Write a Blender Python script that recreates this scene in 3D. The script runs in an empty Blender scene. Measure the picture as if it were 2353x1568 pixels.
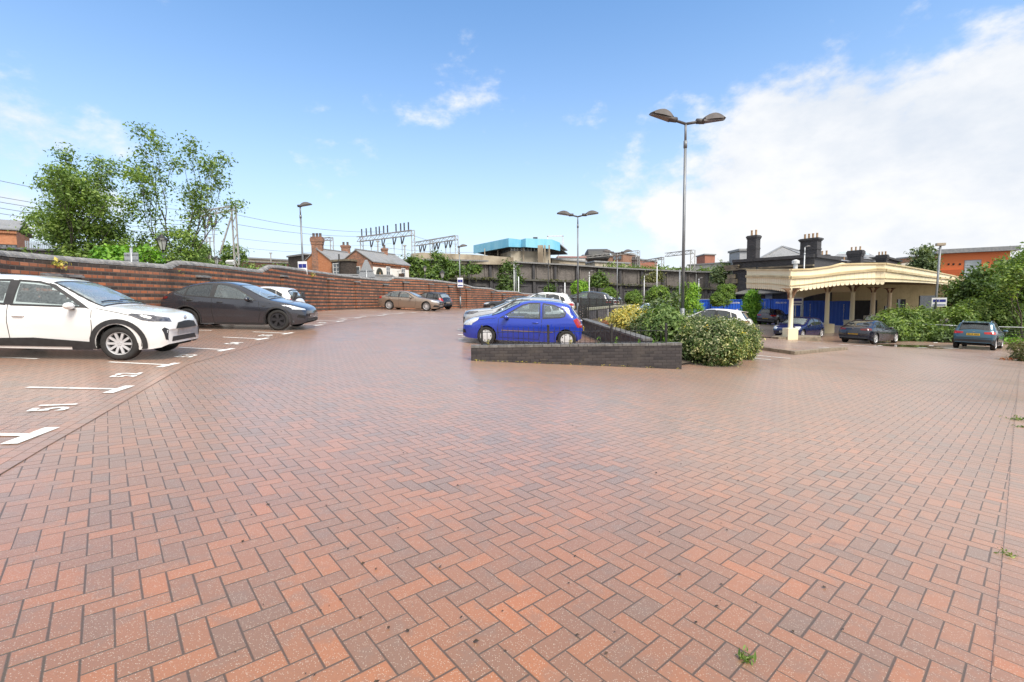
import bpy, bmesh, math, random
import numpy as np
from mathutils import Vector, Matrix
from mathutils.bvhtree import BVHTree
rnd = random.Random(7)
scene = bpy.context.scene
col = scene.collection
R = math.radians
# ------------------------------------------------------------------ camera frame
CAMZ = 1.41; PITCH = R(4.66); ROLL = 0.0128; FD = 1063.0
def _v(*a): return Vector(a)
CF = _v(0, math.cos(PITCH), -math.sin(PITCH))
_u0 = _v(0, math.sin(PITCH), math.cos(PITCH)); _r0 = _v(1, 0, 0)
CR = math.cos(ROLL)*_r0 - math.sin(ROLL)*_u0
CU = math.sin(ROLL)*_r0 + math.cos(ROLL)*_u0
CAM = _v(0, 0, CAMZ)
def U(px, py, d):
    """point seen at (px,py) of the 2353 px wide photograph, d metres deep"""
    return CAM + d*(CF + CR*((px-1176.5)/FD) - CU*((py-784.0)/FD))
def P(v):
    w = Vector(v)-CAM; d = w.dot(CF)
    return (1176.5+FD*w.dot(CR)/d, 784.0-FD*w.dot(CU)/d, d)
# ------------------------------------------------------------------ terrain (multiquadric through surveyed points)
_pts = []
def _plane(x, y): return CAMZ-1.4106-0.0609*x-0.0087*y
for x in (-6, -3, 0, 3, 6, 9):
    for y in (0, 3, 6, 9): _pts.append((x, y, _plane(x, y)))
for px, py, d in [(268,833,8.9),(388,840,8.7),(520,805,11.0),(606,780,13.2),(665,767,15.4),(638,757,15.9),(732,748,17.8),(782,739,20.2),
        (823,731,22.6),(876,726,25),(917,722,27.4),(953,719,29.7),(730,712.5,30),(979,714,34),(895,711.5,34.3),(1000,707,43),(1150,705,52),
        (1127,794,15.2),(1311,790,15.6),(1220,792,15.4),(1083,828,11.8),(1562,847,12.3),(1730,826,14.6),(1826,816,17),(1948,804.5,20),(1818,782,29.8),
        (1990,790,28),(2248,803,25.5),(1775,748,45),(1918,748,49),(1710,737,57)]:
    p = U(px, py, d); _pts.append(tuple(p))
_pts += [(-60,60,.8),(0,130,-.4),(60,110,-1.6),(150,150,-2),(-100,0,1.6),(100,10,-4.2),(0,-40,.3),(-90,140,1),(60,-30,-3),(-40,-20,1.8),(-14,12,.72),(-15,20,.85)]
_PA = np.array(_pts); _C = 5.0
def _phi(r2): return np.sqrt(r2+_C*_C)
_d2 = ((_PA[:,None,:2]-_PA[None,:,:2])**2).sum(2)
_n = len(_PA)
_A = np.zeros((_n+3,_n+3)); _A[:_n,:_n] = -_phi(_d2)+np.eye(_n)*.45
_A[:_n,_n] = 1; _A[_n,:_n] = 1; _A[:_n,_n+1:] = _PA[:,:2]; _A[_n+1:,:_n] = _PA[:,:2].T
_W = np.linalg.solve(_A, np.r_[_PA[:,2],0,0,0])
def GZ(x, y):
    r2 = (_PA[:,0]-x)**2+(_PA[:,1]-y)**2
    return float(-_phi(r2)@_W[:_n] + _W[_n] + _W[_n+1]*x + _W[_n+2]*y)
def GZA(X, Y):
    X = np.asarray(X,float); Y = np.asarray(Y,float); out = np.zeros(X.shape)+_W[_n]+_W[_n+1]*X+_W[_n+2]*Y
    for i in range(_n): out -= _W[i]*np.sqrt((X-_PA[i,0])**2+(Y-_PA[i,1])**2+_C*_C)
    return out
def G(px, py):
    """where the sight line through a photo pixel meets the ground"""
    d0 = CF + CR*((px-1176.5)/FD) - CU*((py-784.0)/FD)
    t = 0.5; prev = t
    while t < 400:
        p = CAM+d0*t
        if p.z < GZ(p.x,p.y):
            a, b = prev, t
            for _ in range(30):
                m = .5*(a+b); p = CAM+d0*m
                if p.z < GZ(p.x,p.y): b = m
                else: a = m
            return CAM+d0*b
        prev = t; t *= 1.02
    return CAM+d0*60
def ZAT(x, y, py):
    """height above (x,y) that is seen at photo row py"""
    a = Vector((x,y,-CAMZ)); k = 784.0-py
    return (FD*a.dot(CU)-k*a.dot(CF))/(k*CF.z-FD*CU.z)
def GP(x, y, dz=0): return Vector((x, y, GZ(x,y)+dz))
# ------------------------------------------------------------------ mesh builder
def wloc(o):
    v = Vector((0,0,0))
    while o is not None: v = v+o.location; o = o.parent
    return v
class MB:
    def __init__(s): s.v = []; s.f = []
    def quad(s, *p):
        n = len(s.v); s.v += [tuple(q) for q in p]; s.f.append(tuple(range(n, n+len(p))))
    def box(s, c, size, rot=None):
        c = Vector(c); hx, hy, hz = [a/2 for a in size]
        m = rot if rot is not None else Matrix.Identity(3)
        if isinstance(m, (int,float)): m = Matrix.Rotation(m,3,'Z')
        n = len(s.v)
        for x,y,z in ((-hx,-hy,-hz),(hx,-hy,-hz),(hx,hy,-hz),(-hx,hy,-hz),(-hx,-hy,hz),(hx,-hy,hz),(hx,hy,hz),(-hx,hy,hz)):
            s.v.append(tuple(c+m@Vector((x,y,z))))
        for f in ((0,3,2,1),(4,5,6,7),(0,1,5,4),(1,2,6,5),(2,3,7,6),(3,0,4,7)): s.f.append(tuple(n+i for i in f))
        return s
    def bar(s, a, b, w, h=None, up=(0,0,1)):
        a = Vector(a); b = Vector(b); h = w if h is None else h
        d = (b-a); L = d.length
        if L < 1e-6: return s
        d /= L; u = Vector(up)
        if abs(d.dot(u)) > .99: u = Vector((1,0,0))
        r = d.cross(u).normalized(); u = r.cross(d)
        n = len(s.v)
        for e in (a,b):
            for i,j in ((-1,-1),(1,-1),(1,1),(-1,1)): s.v.append(tuple(e+r*(i*w/2)+u*(j*h/2)))
        for f in ((0,1,2,3),(7,6,5,4),(4,5,1,0),(5,6,2,1),(6,7,3,2),(7,4,0,3)): s.f.append(tuple(n+i for i in f))
        return s
    def tube(s, path, r, seg=8, cap=True):
        path = [Vector(p) for p in path]; m = len(path)
        rs = r if isinstance(r,(list,tuple)) else [r]*m
        n = len(s.v); u = None
        for i,p in enumerate(path):
            d = (path[min(i+1,m-1)]-path[max(i-1,0)])
            d = d.normalized() if d.length>1e-9 else Vector((0,0,1))
            if u is None:
                u = Vector((0,0,1)) if abs(d.z)<.9 else Vector((1,0,0))
            r_ = d.cross(u)
            if r_.length<1e-6: r_ = d.cross(Vector((0,1,.1)))
            r_.normalize(); u = r_.cross(d)
            for k in range(seg):
                a = 2*math.pi*k/seg; s.v.append(tuple(p+(r_*math.cos(a)+u*math.sin(a))*rs[i]))
        for i in range(m-1):
            for k in range(seg):
                k2 = (k+1)%seg
                s.f.append((n+i*seg+k, n+i*seg+k2, n+(i+1)*seg+k2, n+(i+1)*seg+k))
        if cap:
            s.f.append(tuple(n+k for k in range(seg))[::-1]); s.f.append(tuple(n+(m-1)*seg+k for k in range(seg)))
        return s
    def lathe(s, prof, c=(0,0,0), axis='z', seg=16, sweep=2*math.pi):
        c = Vector(c); n = len(s.v); m = len(prof); full = abs(sweep-2*math.pi)<1e-6
        K = seg if full else seg+1
        for r,h in prof:
            for k in range(K):
                a = sweep*k/seg; x,y = r*math.cos(a), r*math.sin(a)
                s.v.append(tuple(c+Vector({'z':(x,y,h),'y':(x,h,-y),'x':(h,x,y)}[axis])))
        for i in range(m-1):
            for k in range(seg):
                k2 = (k+1)%K
                s.f.append((n+i*K+k, n+i*K+k2, n+(i+1)*K+k2, n+(i+1)*K+k))
        return s
    def prism(s, poly, h):
        """poly: list of 3D points (planar), h: extrusion vector"""
        n = len(s.v); m = len(poly); h = Vector(h)
        s.v += [tuple(p) for p in poly] + [tuple(Vector(p)+h) for p in poly]
        s.f.append(tuple(range(n,n+m))[::-1]); s.f.append(tuple(range(n+m,n+2*m)))
        for i in range(m):
            j = (i+1)%m; s.f.append((n+i,n+j,n+m+j,n+m+i))
        return s
    def ball(s, c, r, seg=10, rings=6, sc=(1,1,1)):
        c = Vector(c); n = len(s.v)
        for i in range(rings+1):
            t = math.pi*i/rings
            for k in range(seg):
                a = 2*math.pi*k/seg
                s.v.append((c.x+r*sc[0]*math.sin(t)*math.cos(a), c.y+r*sc[1]*math.sin(t)*math.sin(a), c.z+r*sc[2]*math.cos(t)))
        for i in range(rings):
            for k in range(seg):
                k2 = (k+1)%seg; s.f.append((n+i*seg+k, n+(i+1)*seg+k, n+(i+1)*seg+k2, n+i*seg+k2))
        return s
    def add(s, o, m=None):
        n = len(s.v)
        s.v += [tuple(m@Vector(v)) for v in o.v] if m is not None else o.v
        s.f += [tuple(n+i for i in f) for f in o.f]; return s
    def build(s, name, mat, parent=None, smooth=False, uv=True, origin=None, bevel=0, fix=True, local=False):
        """vertices are world coordinates unless local=True (then relative to the parent)"""
        o3 = Vector((0,0,0))
        if parent is not None and not local: o3 = wloc(parent)
        elif origin is not None: o3 = Vector(origin)
        me = bpy.data.meshes.new(name)
        V = np.array(s.v, float).reshape(-1,3)
        me.from_pydata((V-np.array(o3)).tolist(), [], s.f)
        if fix or bevel:
            bm = bmesh.new(); bm.from_mesh(me)
            if fix: bmesh.ops.remove_doubles(bm, verts=bm.verts, dist=1e-5); bmesh.ops.recalc_face_normals(bm, faces=bm.faces)
            if bevel:
                ed = [e for e in bm.edges if len(e.link_faces)==2 and e.calc_face_angle(0)>.6]
                bmesh.ops.bevel(bm, geom=ed, offset=bevel, segments=2, affect='EDGES', profile=.6, clamp_overlap=True)
            bm.to_mesh(me); bm.free()
        if uv and len(me.polygons) < 60000:
            ul = me.uv_layers.new(name='UVMap'); oo = o3
            for p in me.polygons:
                nn = p.normal
                if abs(nn.z) > .8: t = Vector((1,0,0)); w = Vector((0,1,0))
                else:
                    t = Vector((-nn.y,nn.x,0)).normalized(); w = nn.cross(t)
                    if w.z < 0: w = -w
                    if abs(nn.z)<.05: w = Vector((0,0,1))
                for li in p.loop_indices:
                    q = me.vertices[me.loops[li].vertex_index].co+oo
                    ul.data[li].uv = (q.dot(t), q.dot(w))
        if mat is not None: me.materials.append(mat)
        if smooth: me.polygons.foreach_set('use_smooth', [True]*len(me.polygons))
        ob = bpy.data.objects.new(name, me); col.objects.link(ob)
        if parent is not None: ob.parent = parent
        else: ob.location = o3
        return ob
def sharp(ob, ang=35):
    ob.data.set_sharp_from_angle(angle=R(ang)); return ob
def tag(o, label, cat, group=None, kind=None):
    if label: o['label'] = label
    if cat: o['category'] = cat
    if group: o['group'] = group
    if kind: o['kind'] = kind
    return o
def thing(name, loc, label, cat, group=None, rotz=0):
    o = bpy.data.objects.new(name, None); col.objects.link(o); o.location = Vector(loc); o.rotation_euler = (0,0,rotz)
    o.empty_display_size = .3
    return tag(o, label, cat, group)
def dup(root, loc, rotz=None, label=None, group=None, scale=None):
    r = root.copy(); col.objects.link(r); r.location = Vector(loc)
    if rotz is not None: r.rotation_euler = (0,0,rotz)
    if scale is not None: r.scale = (scale,)*3 if not isinstance(scale,tuple) else scale
    if label: r['label'] = label
    if group: r['group'] = group
    for ch in list(root.children):
        c = ch.copy(); col.objects.link(c); c.parent = r
        for g in list(ch.children):
            d = g.copy(); col.objects.link(d); d.parent = c
    return r
# ------------------------------------------------------------------ materials
class NT:
    """small node-graph helper"""
    def __init__(s, tree): s.t = tree; s.n = tree.nodes; s.l = tree.links
    def new(s, typ, **kw):
        nd = s.n.new(typ)
        for k,v in kw.items(): setattr(nd,k,v)
        return nd
    def link(s, a, b): s.l.new(a, b)
    def set(s, inp, val):
        if hasattr(val,'is_linked') or isinstance(val, bpy.types.NodeSocket): s.l.new(val, inp)
        else: inp.default_value = val
    def m(s, op, a, b=None, c=None, clamp=False):
        nd = s.n.new('ShaderNodeMath'); nd.operation = op; nd.use_clamp = clamp
        for i,x in enumerate((a,b,c)):
            if x is not None: s.set(nd.inputs[i], x)
        return nd.outputs[0]
    def vm(s, op, a, b=None):
        nd = s.n.new('ShaderNodeVectorMath'); nd.operation = op
        for i,x in enumerate((a,b)):
            if x is not None: s.set(nd.inputs[i], x)
        return nd.outputs['Value'] if op in ('DOT_PRODUCT','LENGTH','DISTANCE') else nd.outputs[0]
    def mix(s, f, a, b, blend='MIX'):
        nd = s.n.new('ShaderNodeMix'); nd.data_type = 'RGBA'; nd.blend_type = blend
        s.set(nd.inputs[0], f); s.set(nd.inputs[6], a); s.set(nd.inputs[7], b); return nd.outputs[2]
    def ss(s, x, a, b):
        nd = s.n.new('ShaderNodeMapRange'); nd.interpolation_type = 'SMOOTHSTEP'
        s.set(nd.inputs[0], x); s.set(nd.inputs[1], a); s.set(nd.inputs[2], b); return nd.outputs[0]
    def mr(s, x, a, b, c, d):
        nd = s.n.new('ShaderNodeMapRange')
        s.set(nd.inputs[0], x)
        for i,q in enumerate((a,b,c,d)): nd.inputs[1+i].default_value = q
        return nd.outputs[0]
    def noise(s, vec, scale, detail=3, rough=.55, out='Fac', dist=0):
        nd = s.n.new('ShaderNodeTexNoise'); s.set(nd.inputs['Vector'], vec); nd.inputs['Scale'].default_value = scale
        nd.inputs['Detail'].default_value = detail; nd.inputs['Roughness'].default_value = rough; nd.inputs['Distortion'].default_value = dist
        return nd.outputs[out]
    def ramp(s, f, stops, interp='LINEAR'):
        nd = s.n.new('ShaderNodeValToRGB'); s.set(nd.inputs[0], f); e = nd.color_ramp.elements; nd.color_ramp.interpolation = interp
        while len(e) < len(stops): e.new(.5)
        for i,(p,c) in enumerate(stops): e[i].position = p; e[i].color = (*c,1)
        return nd.outputs[0]
def c4(c): return (*c,1) if len(c)==3 else c
def newmat(name):
    m = bpy.data.materials.new(name); m.use_nodes = True; nt = NT(m.node_tree)
    b = m.node_tree.nodes['Principled BSDF']; return m, nt, b
_mc = {}
def pm(name, c1, c2=None, scale=3., rough=.6, metal=0., bump=0., bscale=None, spec=.5, coat=0., detail=4, coord='Object', contrast=(.35,.65), stretch=None):
    """plain surface: two colours blended by noise, roughness varied a little, optional bump"""
    if name in _mc: return _mc[name]
    m, nt, b = newmat(name)
    tc = nt.new('ShaderNodeTexCoord').outputs[coord]
    if stretch:
        mp = nt.new('ShaderNodeMapping'); nt.link(tc, mp.inputs[0]); mp.inputs['Scale'].default_value = stretch; tc = mp.outputs[0]
    n = nt.noise(tc, scale, detail)
    c2 = c2 or tuple(x*.82 for x in c1)
    f = nt.ss(n, contrast[0], contrast[1])
    nt.link(nt.mix(f, c4(c1), c4(c2)), b.inputs['Base Color'])
    nt.link(nt.mr(n, .3, .7, max(0,rough-.06), min(1,rough+.08)), b.inputs['Roughness'])
    b.inputs['Metallic'].default_value = metal; b.inputs['Specular IOR Level'].default_value = spec
    b.inputs['Coat Weight'].default_value = coat; b.inputs['Coat Roughness'].default_value = .04
    if bump:
        bp = nt.new('ShaderNodeBump'); bp.inputs['Strength'].default_value = bump; bp.inputs['Distance'].default_value = .02
        nt.link(nt.noise(tc, bscale or scale*6, 5), bp.inputs['Height']); nt.link(bp.outputs[0], b.inputs['Normal'])
    _mc[name] = m; return m
def brick(name, reds, mortar=(.3,.27,.24), bw=.225, rh=.075, ms=.010, rough=.8, dirt=(.05,.045,.04), dirt_amt=.35, dirt_scale=.6, stripe=None, uvrot=0, bump=.5, bond=.5, damp=None):
    """brickwork from the wall's own (along, up) UVs in metres"""
    if name in _mc: return _mc[name]
    m, nt, b = newmat(name)
    uv = nt.new('ShaderNodeTexCoord').outputs['UV']
    if uvrot:
        mp = nt.new('ShaderNodeMapping'); nt.link(uv, mp.inputs[0]); mp.inputs['Rotation'].default_value = (0,0,uvrot); uv = mp.outputs[0]
    sx = nt.new('ShaderNodeSeparateXYZ'); nt.link(uv, sx.inputs[0]); u, v = sx.outputs[0], sx.outputs[1]
    row = nt.m('FLOOR', nt.m('DIVIDE', v, rh)); par = nt.m('MODULO', nt.m('ADD', row, 1000.), 2.)
    uu = nt.m('DIVIDE', nt.m('ADD', u, nt.m('MULTIPLY', par, bw*bond)), bw)
    cx = nt.m('FLOOR', uu); fx = nt.m('MULTIPLY', nt.m('SUBTRACT', uu, cx), bw); fy = nt.m('SUBTRACT', v, nt.m('MULTIPLY', row, rh))
    ed = nt.m('MINIMUM', nt.m('MINIMUM', fx, nt.m('SUBTRACT', bw, fx)), nt.m('MINIMUM', fy, nt.m('SUBTRACT', rh, fy)))
    joint = nt.m('SUBTRACT', 1., nt.ss(ed, ms*.25, ms*.75))
    cb = nt.new('ShaderNodeCombineXYZ'); nt.link(cx, cb.inputs[0]); nt.link(row, cb.inputs[1])
    wn = nt.new('ShaderNodeTexWhiteNoise'); wn.noise_dimensions = '2D'; nt.link(cb.outputs[0], wn.inputs['Vector'])
    k = len(reds)
    base = nt.ramp(wn.outputs['Value'], [(i/(k-1), c) for i,c in enumerate(reds)])
    if stripe:
        sel = nt.m('GREATER_THAN', nt.m('ADD', par, nt.m('MULTIPLY', nt.m('SUBTRACT', wn.outputs['Value'], .5), .95)), .5)
        wn2 = nt.new('ShaderNodeTexWhiteNoise'); wn2.noise_dimensions = '3D'
        cb2 = nt.new('ShaderNodeCombineXYZ'); nt.link(cx, cb2.inputs[0]); nt.link(row, cb2.inputs[1]); cb2.inputs[2].default_value = 5
        nt.link(cb2.outputs[0], wn2.inputs['Vector'])
        st = nt.ramp(wn2.outputs['Value'], [(0,stripe[0]),(1,stripe[1])])
        base = nt.mix(sel, base, st)
    ob = nt.new('ShaderNodeTexCoord').outputs['Object']
    n1 = nt.noise(ob, 14, 5); base = nt.mix(nt.mr(n1,.3,.7,0,.35), base, nt.mix(1., base, c4((.75,.7,.68)), 'MULTIPLY'))
    base = nt.mix(joint, base, c4(mortar))
    n2 = nt.noise(ob, dirt_scale, 6, .65); base = nt.mix(nt.m('MULTIPLY', nt.ss(n2,.48,.68), dirt_amt), base, c4(dirt))
    if damp:      # pale salts / green at given heights: (z0,z1,colour,amount)
        pass
    nt.link(base, b.inputs['Base Color']); b.inputs['Roughness'].default_value = rough; b.inputs['Specular IOR Level'].default_value = .35
    bp = nt.new('ShaderNodeBump'); bp.inputs['Strength'].default_value = bump; bp.inputs['Distance'].default_value = .012
    nt.link(nt.m('ADD', nt.m('SUBTRACT', 1., joint), nt.m('MULTIPLY', n1, .35)), bp.inputs['Height']); nt.link(bp.outputs[0], b.inputs['Normal'])
    _mc[name] = m; return m
def slate(name, c1, c2, rw=.3, rh=.2, rough=.55):
    return brick(name, [c1, c2, tuple((a+b)/2 for a,b in zip(c1,c2))], mortar=tuple(a*.45 for a in c1), bw=rw, rh=rh, ms=.014, rough=rough, dirt=(.12,.12,.09), dirt_amt=.4, bump=.6)
def glassm(name, tint=(.55,.6,.6), refl=.10, wet=(.02,.16), wc=(.35,.4,.41)):
    if name in _mc: return _mc[name]
    m, nt, b = newmat(name)
    out = m.node_tree.nodes['Material Output']; nt.n.remove(b)
    tr = nt.new('ShaderNodeBsdfTransparent'); tr.inputs[0].default_value = c4(tint)
    gl = nt.new('ShaderNodeBsdfGlossy'); gl.inputs['Roughness'].default_value = .03; gl.inputs['Color'].default_value = (.95,.98,1,1)
    df = nt.new('ShaderNodeBsdfDiffuse'); df.inputs[0].default_value = (*wc,1)
    ge = nt.new('ShaderNodeNewGeometry'); cs = nt.m('ABSOLUTE', nt.vm('DOT_PRODUCT', ge.outputs['Normal'], ge.outputs['Incoming']))
    f = nt.m('ADD', nt.m('MULTIPLY', nt.m('POWER', nt.m('SUBTRACT', 1., cs, clamp=True), 4.), .9), refl+.03, clamp=True)
    n = nt.noise(nt.new('ShaderNodeTexCoord').outputs['Object'], 30, 3)
    m0 = nt.new('ShaderNodeMixShader'); nt.link(nt.mr(n,.35,.75,*wet), m0.inputs[0]); nt.link(tr.outputs[0], m0.inputs[1]); nt.link(df.outputs[0], m0.inputs[2])
    mx = nt.new('ShaderNodeMixShader'); nt.link(f, mx.inputs[0]); nt.link(m0.outputs[0], mx.inputs[1]); nt.link(gl.outputs[0], mx.inputs[2])
    nt.link(mx.outputs[0], out.inputs[0]); _mc[name] = m; return m
# ------------------------------------------------------------------ paving
def paver_mat(name, origin, ax, ay, wet=1.0, unit=.1, mode='herring', jamt=.92):
    m, nt, b = newmat(name)
    tc = nt.new('ShaderNodeTexCoord').outputs['Object']
    v = nt.vm('SUBTRACT', tc, Vector((origin[0],origin[1],0)))
    A = nt.m('DIVIDE', nt.vm('DOT_PRODUCT', v, Vector((ax[0],ax[1],0))), unit)
    B = nt.m('DIVIDE', nt.vm('DOT_PRODUCT', v, Vector((ay[0],ay[1],0))), unit)
    # hand-laid: joints wander a little
    w1 = nt.noise(tc, 1.1, 2, out='Color'); ws = nt.new('ShaderNodeSeparateColor'); nt.link(w1, ws.inputs[0])
    A = nt.m('ADD', A, nt.m('MULTIPLY', nt.m('SUBTRACT', ws.outputs[0], .5), .12)); B = nt.m('ADD', B, nt.m('MULTIPLY', nt.m('SUBTRACT', ws.outputs[1], .5), .12))
    A = nt.m('ADD', A, 4000.); B = nt.m('ADD', B, 4000.)
    if mode == 'herring':
        ix = nt.m('FLOOR', A); iy = nt.m('FLOOR', B)
        u = nt.m('MODULO', nt.m('ADD', nt.m('SUBTRACT', ix, iy), 8000.), 4.)
        isV = nt.m('GREATER_THAN', u, 1.5)
        hx = nt.m('SUBTRACT', ix, u); vy = nt.m('SUBTRACT', iy, nt.m('SUBTRACT', 3., u))
        bx = nt.m('ADD', nt.m('MULTIPLY', nt.m('SUBTRACT', 1., isV), hx), nt.m('MULTIPLY', isV, ix))
        by = nt.m('ADD', nt.m('MULTIPLY', nt.m('SUBTRACT', 1., isV), iy), nt.m('MULTIPLY', isV, vy))
        lx = nt.m('SUBTRACT', A, bx); ly = nt.m('SUBTRACT', B, by)
        ex = nt.m('ADD', 2., nt.m('MULTIPLY', isV, -1.)); ey = nt.m('ADD', 1., isV)
    else:        # stretcher courses running along A
        by = nt.m('FLOOR', B); off = nt.m('MODULO', by, 2.)
        A2 = nt.m('ADD', A, off); bx = nt.m('SUBTRACT', nt.m('MULTIPLY', nt.m('FLOOR', nt.m('DIVIDE', A2, 2.)), 2.), off)
        lx = nt.m('SUBTRACT', A, bx); ly = nt.m('SUBTRACT', B, by); isV = None; ex = 2.; ey = 1.
    ed = nt.m('MINIMUM', nt.m('MINIMUM', lx, nt.m('SUBTRACT', ex, lx)), nt.m('MINIMUM', ly, nt.m('SUBTRACT', ey, ly)))
    jn = nt.noise(tc, 2.3, 3)
    jw = nt.mr(jn, .3, .7, .022, .05)
    joint = nt.m('SUBTRACT', 1., nt.ss(ed, nt.m('MULTIPLY', jw, .45), nt.m('MULTIPLY', jw, 1.7)))
    cb = nt.new('ShaderNodeCombineXYZ'); nt.link(bx, cb.inputs[0]); nt.link(by, cb.inputs[1])
    if isV is not None: nt.link(isV, cb.inputs[2])
    wn = nt.new('ShaderNodeTexWhiteNoise'); wn.noise_dimensions = '3D'; nt.link(cb.outputs[0], wn.inputs['Vector'])
    cluster = nt.noise(tc, .9, 2)
    rv = nt.m('ADD', nt.m('MULTIPLY', wn.outputs['Value'], .8), nt.m('ADD', nt.m('MULTIPLY', nt.m('SUBTRACT', cluster, .5), .55), .12), clamp=True)
    base = nt.ramp(rv, [(0,(0.203,0.133,0.089)),(.10,(0.239,0.133,0.082)),(.28,(0.284,0.138,0.075)),(.5,(0.315,0.144,0.073)),(.75,(0.347,0.151,0.072)),(.92,(0.387,0.155,0.066)),(1,(0.427,0.158,0.061))])
    # half-and-half firing tone inside a block
    tn = nt.noise(tc, 7., 3); base = nt.mix(nt.m('MULTIPLY', nt.ss(tn,.5,.68), .45), base, c4((.225,.148,.105)))
    gr = nt.noise(tc, 140, 3, .7); base = nt.mix(nt.mr(gr,.3,.75,0,.5), base, nt.mix(1., base, c4((.62,.6,.6)), 'MULTIPLY'))
    sp = nt.new('ShaderNodeTexVoronoi'); nt.link(tc, sp.inputs['Vector']); sp.inputs['Scale'].default_value = 150
    sw = nt.new('ShaderNodeSeparateColor'); nt.link(sp.outputs['Color'], sw.inputs[0])
    spk = nt.m('MULTIPLY', nt.m('LESS_THAN', sp.outputs['Distance'], .30), nt.m('GREATER_THAN', sw.outputs[0], .62))
    base = nt.mix(nt.m('MULTIPLY', spk, .6), base, c4((.60,.50,.40)))
    moss = nt.noise(tc, .5, 4, .6)
    jc = nt.mix(nt.ss(moss,.5,.66), c4((.075,.048,.032)), c4((.065,.052,.03)))
    base = nt.mix(nt.m('MULTIPLY', joint, jamt), base, jc)
    # grime and old drips with shapes of their own
    st = nt.noise(tc, .33, 5, .6); base = nt.mix(nt.mr(nt.ss(st,.45,.7),0,1,0,.32), base, nt.mix(1., base, c4((.74,.7,.68)), 'MULTIPLY'))
    oil = nt.noise(tc, 1.6, 4, .62, dist=.5); base = nt.mix(nt.m('MULTIPLY', nt.ss(oil,.66,.74), .5), base, nt.mix(1., base, c4((.45,.42,.42)), 'MULTIPLY'))
    nt.link(base, b.inputs['Base Color'])
    damp = nt.noise(tc, .16, 4, .6, dist=.4)
    rg = nt.m('ADD', nt.mr(damp,.35,.65,.36,.22), nt.mr(gr,.3,.7,-.05,.08))
    nt.link(nt.m('ADD', rg, nt.m('MULTIPLY', joint, .3)), b.inputs['Roughness'])
    b.inputs['Specular IOR Level'].default_value = .5*wet; b.inputs['Coat Weight'].default_value = .42*wet; b.inputs['Coat Roughness'].default_value = .27; b.inputs['Coat IOR'].default_value = 1.5; nt.link(nt.m('SUBTRACT', nt.mr(damp, .3, .7, .74, .44), nt.m('MULTIPLY', joint, .34)), b.inputs['Sheen Weight']); b.inputs['Sheen Roughness'].default_value = .36; b.inputs['Sheen Tint'].default_value = (1,.85,.72,1)  # warm-tinted sheen pales the far paving, standing in for hazy glare
    ht = nt.m('SUBTRACT', nt.m('ADD', nt.m('MULTIPLY', gr, .10), nt.m('MULTIPLY', wn.outputs['Value'], .22)), nt.m('MULTIPLY', joint, .9))
    bp = nt.new('ShaderNodeBump'); bp.inputs['Strength'].default_value = .55; bp.inputs['Distance'].default_value = .006
    nt.link(ht, bp.inputs['Height']); nt.link(bp.outputs[0], b.inputs['Normal'])
    return m
AX = Vector((.75229,.65884,0)).normalized(); AY = Vector((AX.y,-AX.x,0))
M_pave = paver_mat('block_paving', (-1.0483,2.1765), AX, AY)
def sheet(name, xs, ys, mat, dz=0.):
    X, Y = np.meshgrid(xs, ys); Z = GZA(X, Y)+dz
    V = np.c_[X.ravel(),Y.ravel(),Z.ravel()].tolist(); nx, ny = len(xs), len(ys)
    F = [(j*nx+i, j*nx+i+1, (j+1)*nx+i+1, (j+1)*nx+i) for j in range(ny-1) for i in range(nx-1)]
    me = bpy.data.meshes.new(name); me.from_pydata(V,[],F); me.materials.append(mat)
    me.polygons.foreach_set('use_smooth',[True]*len(me.polygons))
    o = bpy.data.objects.new(name, me); col.objects.link(o); return o
def lin(a,b,n): return list(np.linspace(a,b,n))
tag(sheet('paving', lin(-13.6,46,120), lin(-8,66,140), M_pave), 'red block paved car park laid in herringbone', None, kind='structure')
M_far = pm('far_ground', (.11,.10,.085), (.16,.15,.12), .3, .9)
def far_ground():
    xs = [-600,-300,-140,-90,-60,-45,-35,-28,-22,-18,-13.6]+lin(-8,40,11)+[46,52,60,75,95,130,200,350,600]; ys = [-100,-40,-8]+lin(0,60,16)+[66,80,100,130,180,260,420,800]
    mb = MB()
    for i in range(len(xs)-1):
        for j in range(len(ys)-1):
            if xs[i] >= -13.7 and xs[i+1] <= 46.1 and ys[j] >= -8.1 and ys[j+1] <= 66.1: continue
            mb.quad(*[(x,y,GZ(x,y)-.02) for x,y in ((xs[i],ys[j]),(xs[i+1],ys[j]),(xs[i+1],ys[j+1]),(xs[i],ys[j+1]))])
    o = mb.build('ground', M_far, smooth=True, uv=False); tag(o, 'rough ground around the car park', None, kind='structure')
far_ground()
def strip(name, L, Rr, mat, dz, label, n=6):
    """sheet between two polylines (lists of xy), draped on the terrain"""
    mb = MB(); rows = []
    for a, c in zip(L, Rr):
        rows.append([GP(a[0]+(c[0]-a[0])*k/n, a[1]+(c[1]-a[1])*k/n, dz) for k in range(n+1)])
    for i in range(len(rows)-1):
        for k in range(n): mb.quad(rows[i][k], rows[i][k+1], rows[i+1][k+1], rows[i+1][k])
    o = mb.build(name, mat, smooth=True, uv=False); tag(o, label, None, kind='structure'); return o
def dense(pl, step=.6):
    out = []
    for a, b in zip(pl[:-1], pl[1:]):
        k = max(1,int((Vector(b)-Vector(a)).length/step))
        out += [Vector(a).lerp(Vector(b), i/k) for i in range(k)]
    return out+[Vector(pl[-1])]
_bpx = [(-140,1128),(31,1034),(172,961),(298,893),(404,838),(535,803),(612,779),(668,766.5),(735,748),(786,739),(828,731),(880,726),(922,722),(958,719)]
BL = [G(*p) for p in _bpx]
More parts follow.
